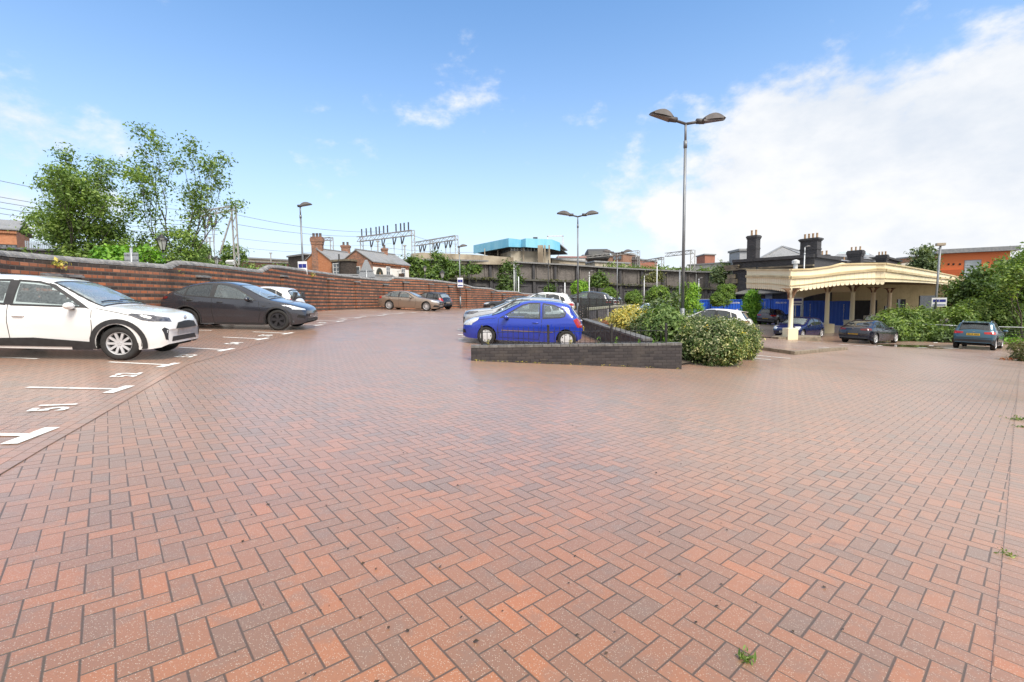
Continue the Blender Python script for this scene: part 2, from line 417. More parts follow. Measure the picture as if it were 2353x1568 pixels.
def nrm(i):
    a = BL[max(i-1,0)]; b = BL[min(i+1,len(BL)-1)]; t = Vector((b.x-a.x,b.y-a.y,0)).normalized(); return t, Vector((-t.y,t.x,0))   # tangent, left normal
_left = [BL[i]+nrm(i)[1]*5.4 for i in range(len(BL))]
_edge = [BL[i]-nrm(i)[1]*.20 for i in range(len(BL))]
_t = nrm(2)[0]
strip('bay_paving', dense(_left), dense(BL), paver_mat('bay_block_paving', BL[2], _t, Vector((_t.y,-_t.x,0))), .004, 'red block paving of the parking bays', 8)
strip('paving_border', dense(BL), dense(_edge), paver_mat('border_block_paving', BL[2], _t, Vector((_t.y,-_t.x,0)), mode='stretcher', jamt=.6), .006, 'two courses of blocks edging the bays', 2)
# right-hand margin
_rp = [G(2268,1640), G(2292,1400), G(2312,1200), G(2328,1000), G(2341,870), G(2349,835)]
_rd = (_rp[4]-_rp[0]); _rd.z = 0; _rd.normalize(); _rn = Vector((_rd.y,-_rd.x,0))
_rp[0] = _rp[0]-_rd*2.5; _rp[-1] = _rp[-1]+_rd*5
strip('paving_margin', dense(_rp), [p+_rn*2.2 for p in dense(_rp)], paver_mat('margin_block_paving', _rp[1], _rn, _rd, mode='stretcher', jamt=.6), .004, 'paved margin laid crosswise along the right edge', 4)
# ------------------------------------------------------------------ painted marks
M_paint = pm('road_paint', (.78,.77,.73), (.40,.29,.22), 16, .55, contrast=(.56,.70), detail=8)
def patch(name, poly, mat, dz=.012, label='white painted bay mark', kind='structure'):
    mb = MB(); mb.quad(*[GP(p[0],p[1],dz) for p in poly]); o = mb.build(name, mat, uv=False, fix=True); tag(o, label, None, kind=kind)
    return o
def line(name, a, b, w, **k):
    a = Vector((a[0],a[1],0)); b = Vector((b[0],b[1],0)); d = (b-a).normalized(); n = Vector((-d.y,d.x,0))*w/2
    L = (b-a).length; m = max(1,int(L/.8)); mb = MB()
    for i in range(m):
        p, q = a.lerp(b,i/m), a.lerp(b,(i+1)/m)
        mb.quad(*[GP(r.x,r.y,k.get('dz',.012)) for r in (p+n,q+n,q-n,p-n)])
    o = mb.build(name, k.get('mat',M_paint), uv=False); tag(o, k.get('label','white painted bay line'), None, kind='structure'); return o
def text_mesh(name, s, size, mat, M, parent=None, extrude=.002, bold=0, align='CENTER'):
    cu = bpy.data.curves.new(name,'FONT'); cu.body = s; cu.size = size; cu.extrude = extrude; cu.align_x = align; cu.align_y = 'CENTER'; cu.offset = bold
    ob = bpy.data.objects.new(name, cu); col.objects.link(ob)
    dg = bpy.context.evaluated_depsgraph_get(); me = bpy.data.meshes.new_from_object(ob.evaluated_get(dg)); me.name = name
    bpy.data.objects.remove(ob); bpy.data.curves.remove(cu)
    me.materials.clear(); me.materials.append(mat)
    o = bpy.data.objects.new(name, me); col.objects.link(o)
    if parent is not None: o.parent = parent
    o.matrix_local = M; return o
def ground_text(s, p, right, size):
    right = Vector((right.x,right.y,0)).normalized(); up = Vector((-right.y,right.x,0))
    r3 = (GP(p.x+right.x*.3,p.y+right.y*.3)-GP(p.x,p.y)).normalized(); u3 = (GP(p.x+up.x*.3,p.y+up.y*.3)-GP(p.x,p.y)).normalized(); n3 = r3.cross(u3).normalized(); u3 = n3.cross(r3)
    M = Matrix.Translation(GP(p.x,p.y,.013)) @ Matrix((r3,u3,n3)).transposed().to_4x4()
    o = text_mesh('bay_number', s, size, M_paint, M, bold=.012, extrude=0); tag(o, 'white painted bay number '+s, None, kind='structure')
_tpx = [(75,1002),(275,896),(388,840),(520,805),(603,780),(662,767),(732,748),(782,739),(823,731),(876,726),(917,722),(953,719)]
TP = [G(*p) for p in _tpx]
for i, p in enumerate(TP):
    a = TP[max(i-1,0)]; b = TP[min(i+1,len(TP)-1)]
    t = Vector((b.x-a.x,b.y-a.y,0)).normalized()
    left = (Vector((-1,.02,0)) if i > 1 else Vector((-.98,-.12,0))).normalized()
    line('bay_marking', p-t*.30+left*.05, p+t*.28-left*.05, .125)
    line('bay_marking', p+left*.05, p+left*1.15, .085); line('bay_marking', p+left*2.5, p+left*4.5, .085)
    if i < len(TP)-1:
        m = p.lerp(TP[i+1], .5)+left*.30
        ground_text(str(51+i), m, t, .46)
# marks by the blue car's bays, in the corner in front of the low wall
for py, L in ((757,1.0),(745,.5),(775,.5),(762,.9)):
    pass
for px,py in ((1062,770.5),(1064,780.5),(1060,758)):
    q = G(px,py); line('bay_marking', q-Vector((.16,0,0)), q+Vector((.05,0,0)), .16); line('bay_marking', q+Vector((.05,0,0)), q+Vector((.75,.05,0)), .07)
for px,py in ((1068,774),(1071,787)):
    q = G(px,py); line('bay_marking', q-Vector((.1,0,0)), q+Vector((.45,.02,0)), .07)
# right-hand bays: rows of white blocks
def dashes(pxs, w=.12, L=.42, label='white block bay mark'):
    for (px,py,ang) in pxs:
        q = G(px,py); d = Vector((math.cos(R(ang)),math.sin(R(ang)),0))*L/2
        line('bay_marking', q-d, q+d, w, label=label)
dashes([(1783,776,35),(1852,762,35),(1800,764,35)],.1,1.2)
dashes([(2140,795,45),(2150,788,45),(2160,782,45),(2283,789.5,35),(2279,793.5,35),(2272,799,35),(2180,801,-5),(2192,801.5,-5),(2258,800.5,-5),(2008,798,-5),(2022,795,35),(2035,789,35),(2050,784,35),(2120,799.5,-5),
        (1972,795,-10),(1985,795.5,-10),(1945,793,-10),(1938,793,-10),(1886,789,-10),(1878,788.5,-10),(1843,786,-10)],.2,.5)
dashes([(1825,778,38),(1843,774,38),(1858,771,38),(1875,768,38),(1890,765,38),(1940,770,20),(1955,768,20),(1905,800,-8)],.16,.9)
dashes([(1752,819,-20),(1795,823,-20),(1750,826,-10)],.10,.55)
# puddles
def puddle(name, px, py, rx, ry, label):
    c = G(px,py); mb = MB(); n = 28; rr = random.Random(px)
    ph = [rr.random()*6 for _ in range(4)]
    pts = []
    for k in range(n):
        a = 2*math.pi*k/n; s = 1+.22*math.sin(2*a+ph[0])+.15*math.sin(3*a+ph[1])+.09*math.sin(7*a+ph[2])
        pts.append(GP(c.x+rx*s*math.cos(a), c.y+ry*s*math.sin(a), .009))
    mb.quad(*pts); o = mb.build(name, M_pud, uv=False); tag(o, label, None, kind='structure')
M_pud = pm('puddle_water', (.05,.035,.022), (.075,.05,.03), 2., .06, spec=.8)
puddle('puddle', 2078, 795, 2.0, .9, 'shallow muddy puddle on the paving'); puddle('puddle', 2140, 800, 1.3, .45, 'shallow muddy puddle by the lamp post')
puddle('puddle', 1700, 771, 3.2, 1.0, 'wet patch on the paving')
# ------------------------------------------------------------------ cars
def chaikin(p, it=2):
    for _ in range(it):
        q = [p[0]]
        for a, b in zip(p[:-1], p[1:]):
            q += [tuple(.75*x+.25*y for x,y in zip(a,b)), tuple(.25*x+.75*y for x,y in zip(a,b))]
        p = q+[p[-1]]
    return p
def fn(pl, it=2):
    p = chaikin(pl, it) if it else pl
    X = np.array([a[0] for a in p]); Y = np.array([a[1] for a in p])
    return lambda x: float(np.interp(x, X, Y))
M_glass = glassm('car_glass', (.74,.80,.80), .05, (.10,.26), (.48,.56,.57)); M_gws = glassm('wet_windscreen_glass', (.6,.66,.66), .12, (.35,.6), (.50,.58,.59)); M_glassd = glassm('car_privacy_glass', (.12,.12,.13), .06)
M_rub = pm('black_trim', (.022,.022,.024), (.03,.03,.032), 12, .55); M_under = pm('underbody', (.008,.008,.008), None, 3, .9)
M_tyre = pm('tyre_rubber', (.018,.018,.018), (.028,.027,.026), 20, .75, bump=.2)
M_alloy = pm('wheel_alloy', (.66,.66,.67), (.56,.56,.57), 6, .35, metal=.35); M_dalloy = pm('dark_wheel', (.05,.05,.055), (.035,.035,.04), 6, .35, metal=.4)
M_wtrim = pm('plastic_wheel_trim', (.62,.63,.64), (.55,.56,.57), 6, .35)
M_int = pm('car_interior', (.05,.055,.058), (.09,.095,.098), 6, .8); M_intl = pm('car_interior_grey', (.09,.09,.09), (.13,.13,.125), 6, .8)
M_chrome = pm('bright_trim', (.7,.7,.72), None, 4, .15, metal=1.)
M_grille = pm('grille_black', (.012,.012,.013), (.02,.02,.02), 30, .45)
M_red = pm('tail_lamp', (.45,.02,.015), (.30,.01,.01), 14, .15, coat=.5); M_redd = pm('dark_tail_lamp', (.16,.012,.012), (.08,.01,.01), 14, .15, coat=.5)
M_lamp = pm('clear_lamp', (.62,.65,.68), (.42,.44,.46), 25, .1, coat=1.); M_lampd = pm('dark_lamp', (.06,.06,.07), (.14,.14,.15), 18, .1, coat=1.)
M_py = pm('yellow_plate', (.75,.50,.04), None, 9, .4); M_pw = pm('white_plate', (.72,.72,.70), None, 9, .4); M_pg = pm('blank_plate', (.30,.26,.24), None, 3, .5); M_pgl = pm('blank_grey_plate', (.50,.50,.50), (.38,.38,.38), 7, .5)
M_ink = pm('plate_ink', (.015,.015,.015), None, 5, .5)
def paint(name, c, rough=.3, metal=0., coat=1.):
    return pm(name, c, tuple(x*.93 for x in c), 1.2, rough, metal=metal, coat=coat, spec=.5)
def subdiv_poly(poly, step):
    """poly: 2D points -> bmesh grid-cut face in plane (x,y)"""
    bm = bmesh.new(); vs = [bm.verts.new((p[0],p[1],0)) for p in poly]; bm.faces.new(vs)
    xs = [p[0] for p in poly]; ys = [p[1] for p in poly]
    for ax, lo, hi in ((0,min(xs),max(xs)),(1,min(ys),max(ys))):
        n = int((hi-lo)/step)
        for k in range(1,n+1):
            t = lo+(hi-lo)*k/(n+1); no = (1,0,0) if ax==0 else (0,1,0); co = (t,0,0) if ax==0 else (0,t,0)
            bmesh.ops.bisect_plane(bm, geom=bm.verts[:]+bm.edges[:]+bm.faces[:], plane_co=co, plane_no=no, dist=1e-5)
    return bm
def inpoly(x, y, poly):
    c = False; j = len(poly)-1
    for i in range(len(poly)):
        xi, yi = poly[i]; xj, yj = poly[j]
        if (yi>y) != (yj>y) and x < (xj-xi)*(y-yi)/(yj-yi)+xi: c = not c
        j = i
    return c
def offpoly(poly, d):
    n = len(poly); out = []
    ar = sum(poly[i][0]*poly[(i+1)%n][1]-poly[(i+1)%n][0]*poly[i][1] for i in range(n))
    sg = 1 if ar > 0 else -1
    for i in range(n):
        a = Vector(poly[i-1]); b = Vector(poly[i]); c = Vector(poly[(i+1)%n])
        d1 = (b-a).normalized(); d2 = (c-b).normalized(); n1 = Vector((d1.y,-d1.x))*sg; n2 = Vector((d2.y,-d2.x))*sg
        m = (n1+n2); m = m.normalized() if m.length>1e-6 else n1
        k = d/max(.35, m.dot(n1)); out.append((b.x+m.x*k, b.y+m.y*k))
    return out
class Car:
    """x runs from the front bumper (0) to the tail (L); built with y to the left of travel; local frame: +X forward, origin mid-wheelbase"""
    def __init__(s, sp, res=1.0):
        s.sp = sp; L = sp['L']; s.L = L; W2 = sp['W']/2; s.W2 = W2
        top = fn(sp['top'], sp.get('it',2)); belt = fn(sp['belt'],1); sill = fn(sp['sill'],1)
        plan = fn([(x,w*W2) for x,w in sp['plan']]); roofw = sp.get('roofw',.74)*W2; hr = sp['H']-belt(L*.5)
        tum = (W2*.95-roofw)/hr
        ax = [sp['fo'], sp['fo']+sp['wb']]; s.ax = ax; wr = sp['wr']; ra = sp.get('ra', wr*1.13)
        xs = set(np.linspace(0,L,int(90*res)).tolist())
        for d in (0.015,.03,.05,.08,.12,.16): xs |= {d, L-d}
        for c in ax:
            for k in range(int(16*res)+1):
                xs.add(c+ra*math.cos(math.pi*k/int(16*res)))
            xs |= {c-ra-.004, c+ra+.004}
        for x,_ in sp['top']: xs.add(x)
        xs = sorted(x for x in xs if 0<=x<=L)
        xs = [x for i,x in enumerate(xs) if i==0 or x-xs[i-1]>.003]
        def zb(x):
            z = sill(x)
            for c in ax:
                if abs(x-c) < ra: z = max(z, wr+math.sqrt(ra*ra-(x-c)**2))
            return z
        bowf, bowr = sp.get('bowf',.16), sp.get('bowr',.13)
        fold = sp.get('fold',.62); NL, NU = int(14*res), int(16*res)
        rows = []
        for x in xs:
            T = top(x); zs = min(belt(x), T-.012); z0 = min(zb(x), zs-.03); w = plan(x); zsl = sill(x)
            pts = []
            for k in range(NL+1):
                z = z0+(zs-z0)*k/NL; v = max(0,min(1,(z-zsl)/max(.05,zs-zsl)))
                prof = .935+.065*math.sin(min(1,v/fold)*math.pi/2) - (.05*((v-fold)/(1-fold))**1.7 if v>fold else 0)
                crease = sp.get('crease',.006)*(math.exp(-((v-.78)/.05)**2)-math.exp(-((v-.45)/.12)**2))
                pts.append((w*(prof+crease), z))
            ysh = pts[-1][0]; h = T-zs; yr = max(ysh-tum*h-.012, ysh*.55); rz = min(.085, .42*h)
            ctrl = [(ysh,zs),(ysh-.35*tum*h-.006,zs+h*.36),(yr+.012,T-rz*1.5 if h>.25 else zs+h*.45),(yr-.03,T-rz*.62),(yr*.84,T-rz*.25),(yr*.5,T-rz*.04),(0,T)]
            cc = chaikin(ctrl,2); d = [0]
            for a,b in zip(cc[:-1],cc[1:]): d.append(d[-1]+math.hypot(a[0]-b[0],a[1]-b[1]))
            for k in range(1,NU+1):
                t = d[-1]*k/NU; pts.append((float(np.interp(t,d,[c[0] for c in cc])), float(np.interp(t,d,[c[1] for c in cc]))))
            rows.append(pts)
        n = len(rows[0]); V = []; Fc = []
        for x, pts in zip(xs, rows):
            ff = max(0,1-x/1.0)**1.3; fr = max(0,1-(L-x)/.9)**1.3
            wl = sp.get('wsbow',.10)*math.exp(-((x-sp['A'])/.45)**2); wl2 = sp.get('rwbow',.06)*math.exp(-((x-sp['D'])/.4)**2)
            for y, z in pts:
                q = (abs(y)/W2)**2.4; q2 = (abs(y)/W2)**2
                dx = bowf*ff*q - bowr*fr*q + (wl*q2 - wl2*q2 if z > belt(x)-.02 else 0)
                V.append((x+dx, y, z))
        m = len(rows)
        for i in range(m-1):
            for k in range(n-1): Fc.append((i*n+k,i*n+k+1,(i+1)*n+k+1,(i+1)*n+k))
        # mirror
        N0 = len(V); idx = {}
        for i in range(m):
            for k in range(n):
                if k == n-1: idx[i*n+k] = i*n+k
                else: idx[i*n+k] = len(V); V.append((V[i*n+k][0],-V[i*n+k][1],V[i*n+k][2]))
        Fc += [tuple(idx[j] for j in f[::-1]) for f in Fc]
        for i in (0,m-1):          # bumper faces: strips across
            for k in range(n-1):
                a, b = i*n+k, i*n+k+1; c, d = idx[b], idx[a]
                f = [a,b,c,d] if b!=c else [a,b,d]
                Fc.append(tuple(f if i==0 else f[::-1]))
        x0 = sp['fo']+sp['wb']/2; s.x0 = x0
        V = [(x0-x, y, z) for x,y,z in V]
        bm = bmesh.new(); vv = [bm.verts.new(v) for v in V]
        for f in Fc:
            try: bm.faces.new([vv[i] for i in f])
            except ValueError: pass
        bmesh.ops.recalc_face_normals(bm, faces=bm.faces)
        s.bm = bm; s.bvh = BVHTree.FromBMesh(bm); s.top = top; s.belt = belt; s.plan = plan; s.zb = zb; s.ra = ra; s.sill = sill
        s.loc = lambda x,y,z: Vector((x0-x,y,z)); s.parts = []
    # polygons are given in car coordinates (x from the nose, z up) / (y,z) / (x,y)
    def _hit(s, view, p, side):
        x0 = s.x0
        if view == 'side': o = Vector((x0-p[0], side*3, p[1])); d = Vector((0,-side,0))
        elif view == 'front': o = Vector((4, p[0], p[1])); d = Vector((-1,0,0))
        elif view == 'rear': o = Vector((-4, p[0], p[1])); d = Vector((1,0,0))
        else: o = Vector((x0-p[0], p[1], 4)); d = Vector((0,0,-1))
        h = s.bvh.ray_cast(o, d)
        return h, d
    def panel(s, polys, off=.004, step=.06, ring=0.):
        """list of (view, poly, side) -> MB of conforming panels"""
        mb = MB()
        for view, poly, side in polys:
            if ring:
                o = offpoly(poly, ring); i_ = offpoly(poly, -ring*.25); n = len(poly); quads = []
                for k in range(n):
                    a0,a1,b0,b1 = Vector(i_[k]),Vector(i_[(k+1)%n]),Vector(o[k]),Vector(o[(k+1)%n])
                    c = max(1,int((a1-a0).length/step))
                    for j in range(c): quads.append([a0.lerp(a1,j/c),a0.lerp(a1,(j+1)/c),b0.lerp(b1,(j+1)/c),b0.lerp(b1,j/c)])
                for q in quads:
                    pts = []
                    for p in q:
                        h, d = s._hit(view,p,side)
                        if h[0] is None: break
                        nn = h[1] if h[1].dot(d)<0 else -h[1]; pts.append(h[0]+nn*off)
                    if len(pts)==4: mb.quad(*pts)
                continue
            bm = subdiv_poly(poly, step); ok = {}
            for v in bm.verts:
                h, d = s._hit(view, (v.co.x,v.co.y), side)
                if h[0] is None: continue
                nn = h[1] if h[1].dot(d)<0 else -h[1]; ok[v] = h[0]+nn*off
            for f in bm.faces:
                if all(v in ok for v in f.verts): mb.quad(*[ok[v] for v in f.verts])
            bm.free()
        return mb
    def cut(s, view, poly, sides=(1,-1)):
        poly = offpoly(poly, -.012); kill = []
        for f in s.bm.faces:
            c = f.calc_center_median(); x = s.x0-c.x
            if view == 'side':
                if abs(c.y) < .3 or abs(f.normal.y)<.25: continue
                if inpoly(x, c.z, poly): kill.append(f)
            elif view == 'top':
                if f.normal.z < .2: continue
                if inpoly(x, c.y, poly): kill.append(f)
        bmesh.ops.delete(s.bm, geom=kill, context='FACES')
    def finish(s, root, mats):
        sp = s.sp; body = mats['paint']
        me = bpy.data.meshes.new('body'); s.bm.to_mesh(me); s.bm.free()
        me.polygons.foreach_set('use_smooth',[True]*len(me.polygons)); me.materials.append(body)
        ob = bpy.data.objects.new('body', me); col.objects.link(ob); ob.parent = root
        sharp(ob, 50); s.body = ob; return ob
def rim_mb(r, style, w=.17):
    mb = MB(); back = MB()
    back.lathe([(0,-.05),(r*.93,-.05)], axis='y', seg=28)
    mb.lathe([(r*.88,-.06),(r*.93,.0),(r*.985,.016),(r*1.0,.004),(r*.99,-.02)], axis='y', seg=36)
    kind, n = style
    if kind == 'cap':
        mb.lathe([(0,.022),(r*.45,.026),(r*.7,.018)], axis='y', seg=36)
        mb.lathe([(r*.86,.010),(r*.93,.008)], axis='y', seg=36)
        for k in range(n):
            a = 2*math.pi*k/n
            for t in (-.28,.28):
                pass
            p = [(r*.66,-.33),(r*.9,-.26),(r*.9,.26),(r*.66,.33)]
            mb.prism([(q[0]*math.cos(a)-q[1]*r*.8*math.sin(a), .016, q[0]*math.sin(a)+q[1]*r*.8*math.cos(a)) for q in p], (0,-.012,0))
    elif kind == 'blade':
        mb.lathe([(0,.012),(r*.2,.012)], axis='y', seg=20); mb.lathe([(r*.80,.006),(r*.95,.004)], axis='y', seg=36)
        for k in range(n):
            a = 2*math.pi*k/n
            p = [(r*.12,-.08),(r*.88,-.28),(r*.88,.22),(r*.12,.16)]
            mb.prism([(q[0]*math.cos(a+q[0]*1.0)-q[1]*r*math.sin(a), .01, q[0]*math.sin(a+q[0]*1.0)+q[1]*r*math.cos(a)) for q in p], (0,-.012,0))
    else:
        mb.lathe([(0,.0),(r*.16,.0),(r*.20,-.02)], axis='y', seg=18)
        wd = {'spoke':.125,'thin':.075,'twin':.09}[kind]
        for k in range(n):
            for tw in ((0,) if kind!='twin' else (-.16,.16)):
                a = 2*math.pi*k/n+tw
                p = [(r*.12,-wd*.8),(r*.92,-wd*.75),(r*.92,wd*.75),(r*.12,wd*.8)]
                mb.prism([(q[0]*math.cos(a)-q[1]*r*math.sin(a), .008-.012*(q[0]<r*.5), q[0]*math.sin(a)+q[1]*r*math.cos(a)) for q in p], (0,-.03,0))
        for k in range(5):
            a = 2*math.pi*k/5+.3; mb.ball((r*.12*math.cos(a)*1.0,.0,r*.12*math.sin(a)), .012, 6, 4)
    return mb, back
def wheel(root, car, c, side, style, rim_mat, rr=None, wid=.205):
    sp = car.sp; r = sp['wr']; rr = rr or sp.get('rim', r*.64); y = side*(car.W2*sp.get('track',.955)-wid*.5)
    t = MB(); h = wid/2
    t.lathe([(rr*.98,h*.80),(rr*1.06,h*.98),(r*.88,h*1.0),(r*.965,h*.86),(r*.998,h*.62),(r,h*.2),(r,-h*.2),(r*.998,-h*.62),(r*.965,-h*.86),(r*.88,-h),(rr,-h*.9)], axis='y', seg=36)
    M = Matrix.Translation(Vector((car.x0-c, y, r)))
    if side < 0: Mo = M @ Matrix.Rotation(math.pi,4,'Z')
    else: Mo = M
    tt = MB(); tt.add(t, Mo); wl = tt.build('wheel', M_tyre, root, smooth=True, uv=False, local=True); sharp(wl,50)
    rm, bk = rim_mb(rr, style); q = MB(); q.add(rm, Mo @ Matrix.Translation(Vector((0,h*.82,0))))
    ro = q.build('rim', rim_mat, wl, smooth=True, uv=False, local=True); sharp(ro,35)
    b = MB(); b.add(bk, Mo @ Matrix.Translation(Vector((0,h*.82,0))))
    b.build('rim_gap_shade', M_grille, wl, uv=False, local=True).name = 'rim_shade_disc'  # black disc painting the shade between the spokes, not a brake
    return wl
def seat(mb, x, y, z, w=.48):
    m = MB()
    for (a,b,th,ww) in (((x,y,z),(x-.16,y,z+.58),.13,w),((x-.17,y,z+.66),(x-.20,y,z+.84),.09,w*.55)):
        m.bar(a,b,ww,th,up=(1,0,.3))
    m.bar((x+.05,y,z-.02),(x+.5,y,z+.03),w,.14)
    mb.add(m)
def make_car(key, sp, label, cat, mats, res=1., group='cars parked in the car park'):
    car = Car(sp, res); root = thing(sp.get('name','parked_car'), (0,0,0), label, cat, group)
    side = sp['windows']; mir = lambda poly: [('side',poly,1),('side',poly,-1)]
    for w_ in side: car.cut('side', w_[0])
    ws = sp['ws']; rw = sp['rw']         # windscreens as plan outlines: [(x,halfwidth)...] from the base to the top
    pl = lambda a: [(x,-h) for x,h in a]+[(x,h) for x,h in a[::-1]]
    car.cut('top', pl(ws)); 
    if rw: car.cut('top', pl(rw))
    parts = []
    def part(name, mb, mat, smooth=True, label=None, parent=None):
        if not mb.v: return None
        o = mb.build(name, mat, parent or root, smooth=smooth, uv=False, local=True)
        if smooth: sharp(o, 40)
        if label: o['label'] = label
        return o
    body = car.finish(root, mats)
    # glazing: each pane with its black surround
    for poly, mat in [(w_[0], w_[1] if len(w_)>1 else 'glass') for w_ in side]:
        for sd in (1,-1):
            g = part('side_window', car.panel([('side',poly,sd)], .002, .09), mats.get(mat,M_glass))
            if g: part('window_seal', car.panel([('side',poly,sd)], .006, .08, ring=.028), M_rub, parent=g)
    g = part('windscreen', car.panel([('top',pl(ws),0)], .002, .09), M_gws)
    part('windscreen_seal', car.panel([('top',pl(ws),0)], .006, .07, ring=.03), M_rub, parent=g)
    wp = MB()
    for y0,y1 in ((.55,-.05),(-.1,-.62)):
        pts = []
        for k in range(7):
            t = k/6; yy = y0+(y1-y0)*t; xx = ws[0][0]+.02+.10*t*(1-t)+.07*t
            h,_ = car._hit('top',(xx,yy),0)
            if h[0]: pts.append(h[0]+Vector((0,0,.025)))
        if len(pts)>2: wp.tube(pts, .011, 5)
    part('windscreen_wiper', wp, M_rub)
    if rw:
        g = part('rear_window', car.panel([('top',pl(rw),0)], .002, .09), mats.get('rglass',M_glassd))
        part('window_seal', car.panel([('top',pl(rw),0)], .006, .07, ring=.03), M_rub, parent=g)
    # doors: shut lines and handles
    for seg in sp.get('shuts',[]):
        for sd in (1,-1):
            dl = MB()
            for a,b in zip(seg[:-1],seg[1:]):
                a = Vector(a); b = Vector(b); n = max(1,int((b-a).length/.07)); d = (b-a).normalized(); q = Vector((-d.y,d.x))*.006
                for k in range(n):
                    p = [a.lerp(b,k/n)+q,a.lerp(b,(k+1)/n)+q,a.lerp(b,(k+1)/n)-q,a.lerp(b,k/n)-q]; pts = []
                    for z in p:
                        h,dd = car._hit('side',z,sd)
                        if h[0] is None: break
                        pts.append(h[0]+h[1]*(.002 if h[1].dot(dd)<0 else -.002))
                    if len(pts)==4: dl.quad(*pts)
            part('door_gap', dl, M_ink, False)
    for hx,hz in sp.get('handles',[]):
        for sd in (1,-1):
            h,_ = car._hit('side',(hx,hz),sd)
            if h[0]:
                mb = MB(); p = h[0]+Vector((0,sd*.022,0)); mb.tube([p+Vector((-.095,-sd*.018,0)),p+Vector((-.07,0,0)),p+Vector((.07,0,0)),p+Vector((.095,-sd*.018,0))],[.010,.016,.016,.010],8)
                part('door_handle', mb, mats.get('handle',mats['paint']))
    for tr in sp.get('trim',[]):       # (name, view, poly, material[, both])
        nm, view, poly, mk = tr[:4]; m_ = mats.get(mk) or globals()[mk]
        if view == 'side':
            for sd in (1,-1): part(nm, car.panel([('side',poly,sd)], tr[4] if len(tr)>4 else .008, .07), m_)
        elif view in ('front2','rear2'):      # mirrored pair
            v = view[:-1]
            for sg in (1,-1): part(nm, car.panel([(v,[(y*sg,z) for y,z in poly],0)], tr[4] if len(tr)>4 else .008, .05), m_)
        elif view == 'lampf' or view == 'lampr':   # wraps round the corner: (side polygon, front polygon)
            v = 'front' if view=='lampf' else 'rear'
            for sg in (1,-1): part(nm, car.panel([('side',poly[0],sg)]+([(v,[(y*sg,z) for y,z in poly[1]],0)] if poly[1] else []), .007, .024), m_)
        else: part(nm, car.panel([(view,poly,0)], tr[4] if len(tr)>4 else .008, .05), m_)
    # arch lips and liners
    for c in car.ax:
        for sd in (1,-1):
            mb = MB(); ra = car.ra; n = 20; prev = None
            for k in range(n+1):
                a = math.pi*(-.04+1.08*k/n); xx = c+ra*math.cos(a); zz = max(sp['wr']+ra*math.sin(a), .0)
                if zz < car.sill(xx)-.01: zz = car.sill(xx)
                w_ = car.plan(min(max(xx,0),car.L))
                row = (car.loc(xx, sd*(w_*.972), zz), car.loc(xx, sd*(w_-.30), zz))
                if prev: mb.quad(prev[0],prev[1],row[1],row[0])
                prev = row
            part('wheel_arch_liner', mb, M_under)
            if sp.get('cladw'):
                cl = MB(); prev = None; cw = sp['cladw']
                for k in range(n+1):
                    a = math.pi*(-.12+1.24*k/n); row = []
                    for rr_ in (ra+.012, ra+cw):
                        xx = c+rr_*math.cos(a)*(1.0); zz = sp['wr']+rr_*math.sin(a)
                        zz = max(zz, car.sill(min(max(xx,0),car.L))+.01)
                        h,dd = car._hit('side',(xx, zz+.001),sd)
                        row.append(h[0]+Vector((0,sd*.012,0)) if h[0] and h[0].y*sd > car.W2*.6 else car.loc(xx,sd*car.plan(min(max(xx,0),car.L))*.95,zz))
                    if prev: cl.quad(prev[0],prev[1],row[1],row[0])
                    prev = row
                part('wheel_arch_trim', cl, mats.get('clad',M_rub))
    # underside, cabin
    ub = MB(); zs_ = car.sill(car.L*.5)
    ub.box((0,0,zs_+.09),(sp['wb']-2*car.ra+.02,car.W2*1.84,.16)); ub.box(tuple(car.loc(car.L/2,0,zs_+.12)),(car.L-.35,car.W2*1.15,.16))
    part('underbody', ub, M_under, False)
    it = MB(); A = sp['A']; hip = sp.get('hip', car.belt(car.L*.5)-.38)
    it.box(tuple(car.loc((A+sp['D'])/2,0,hip-.1)),(sp['D']-A-.1,car.W2*1.7,.12))
    it.box(tuple(car.loc(A+.30,0,car.belt(A+.3)-.10)),(.5,car.W2*1.62,.2))
    for y in (.36,-.36): seat(it, car.x0-(A+sp.get('seatx',1.45)), y, hip+.05)
    rx = car.x0-(A+sp.get('seatx',1.45)+.88)
    it.bar((rx,0,hip+.05),(rx-.15,0,hip+.55),1.3,.13,up=(1,0,.3))
    for y in (.38,-.38): it.bar((rx-.15,y,hip+.57),(rx-.18,y,hip+.72),.26,.08,up=(1,0,.3))
    it.lathe([(.17,-.012),(.185,0),(.17,.012)], c=tuple(Vector((car.x0-(A+.80),-.36,car.belt(A+.6)-.02))), axis='x', seg=16)
    part('cabin_interior', it, mats.get('int',M_int), False)
    # mirrors
    mx,mz = sp['mirror']
    for sd in (1,-1):
        h,_ = car._hit('side',(mx+.05,mz-.02),sd); y0 = abs(h[0].y) if h[0] else car.W2*.93
        mb = MB(); mb.ball(tuple(car.loc(mx,sd*(y0+.14),mz)), .1, 14, 8, (.75,1.15,.68)); mo = part('door_mirror', mb, mats.get('mirror',mats['paint']))
        st = MB(); st.bar(car.loc(mx+.05,sd*(y0-.02),mz-.06),car.loc(mx+.02,sd*(y0+.10),mz-.05),.09,.035); part('mirror_arm', st, M_rub, False, parent=mo)
    for c in car.ax:
        for sd in (1,-1): wheel(root, car, c, sd, sp.get('style',('spoke',5)), mats.get('rim',M_alloy))
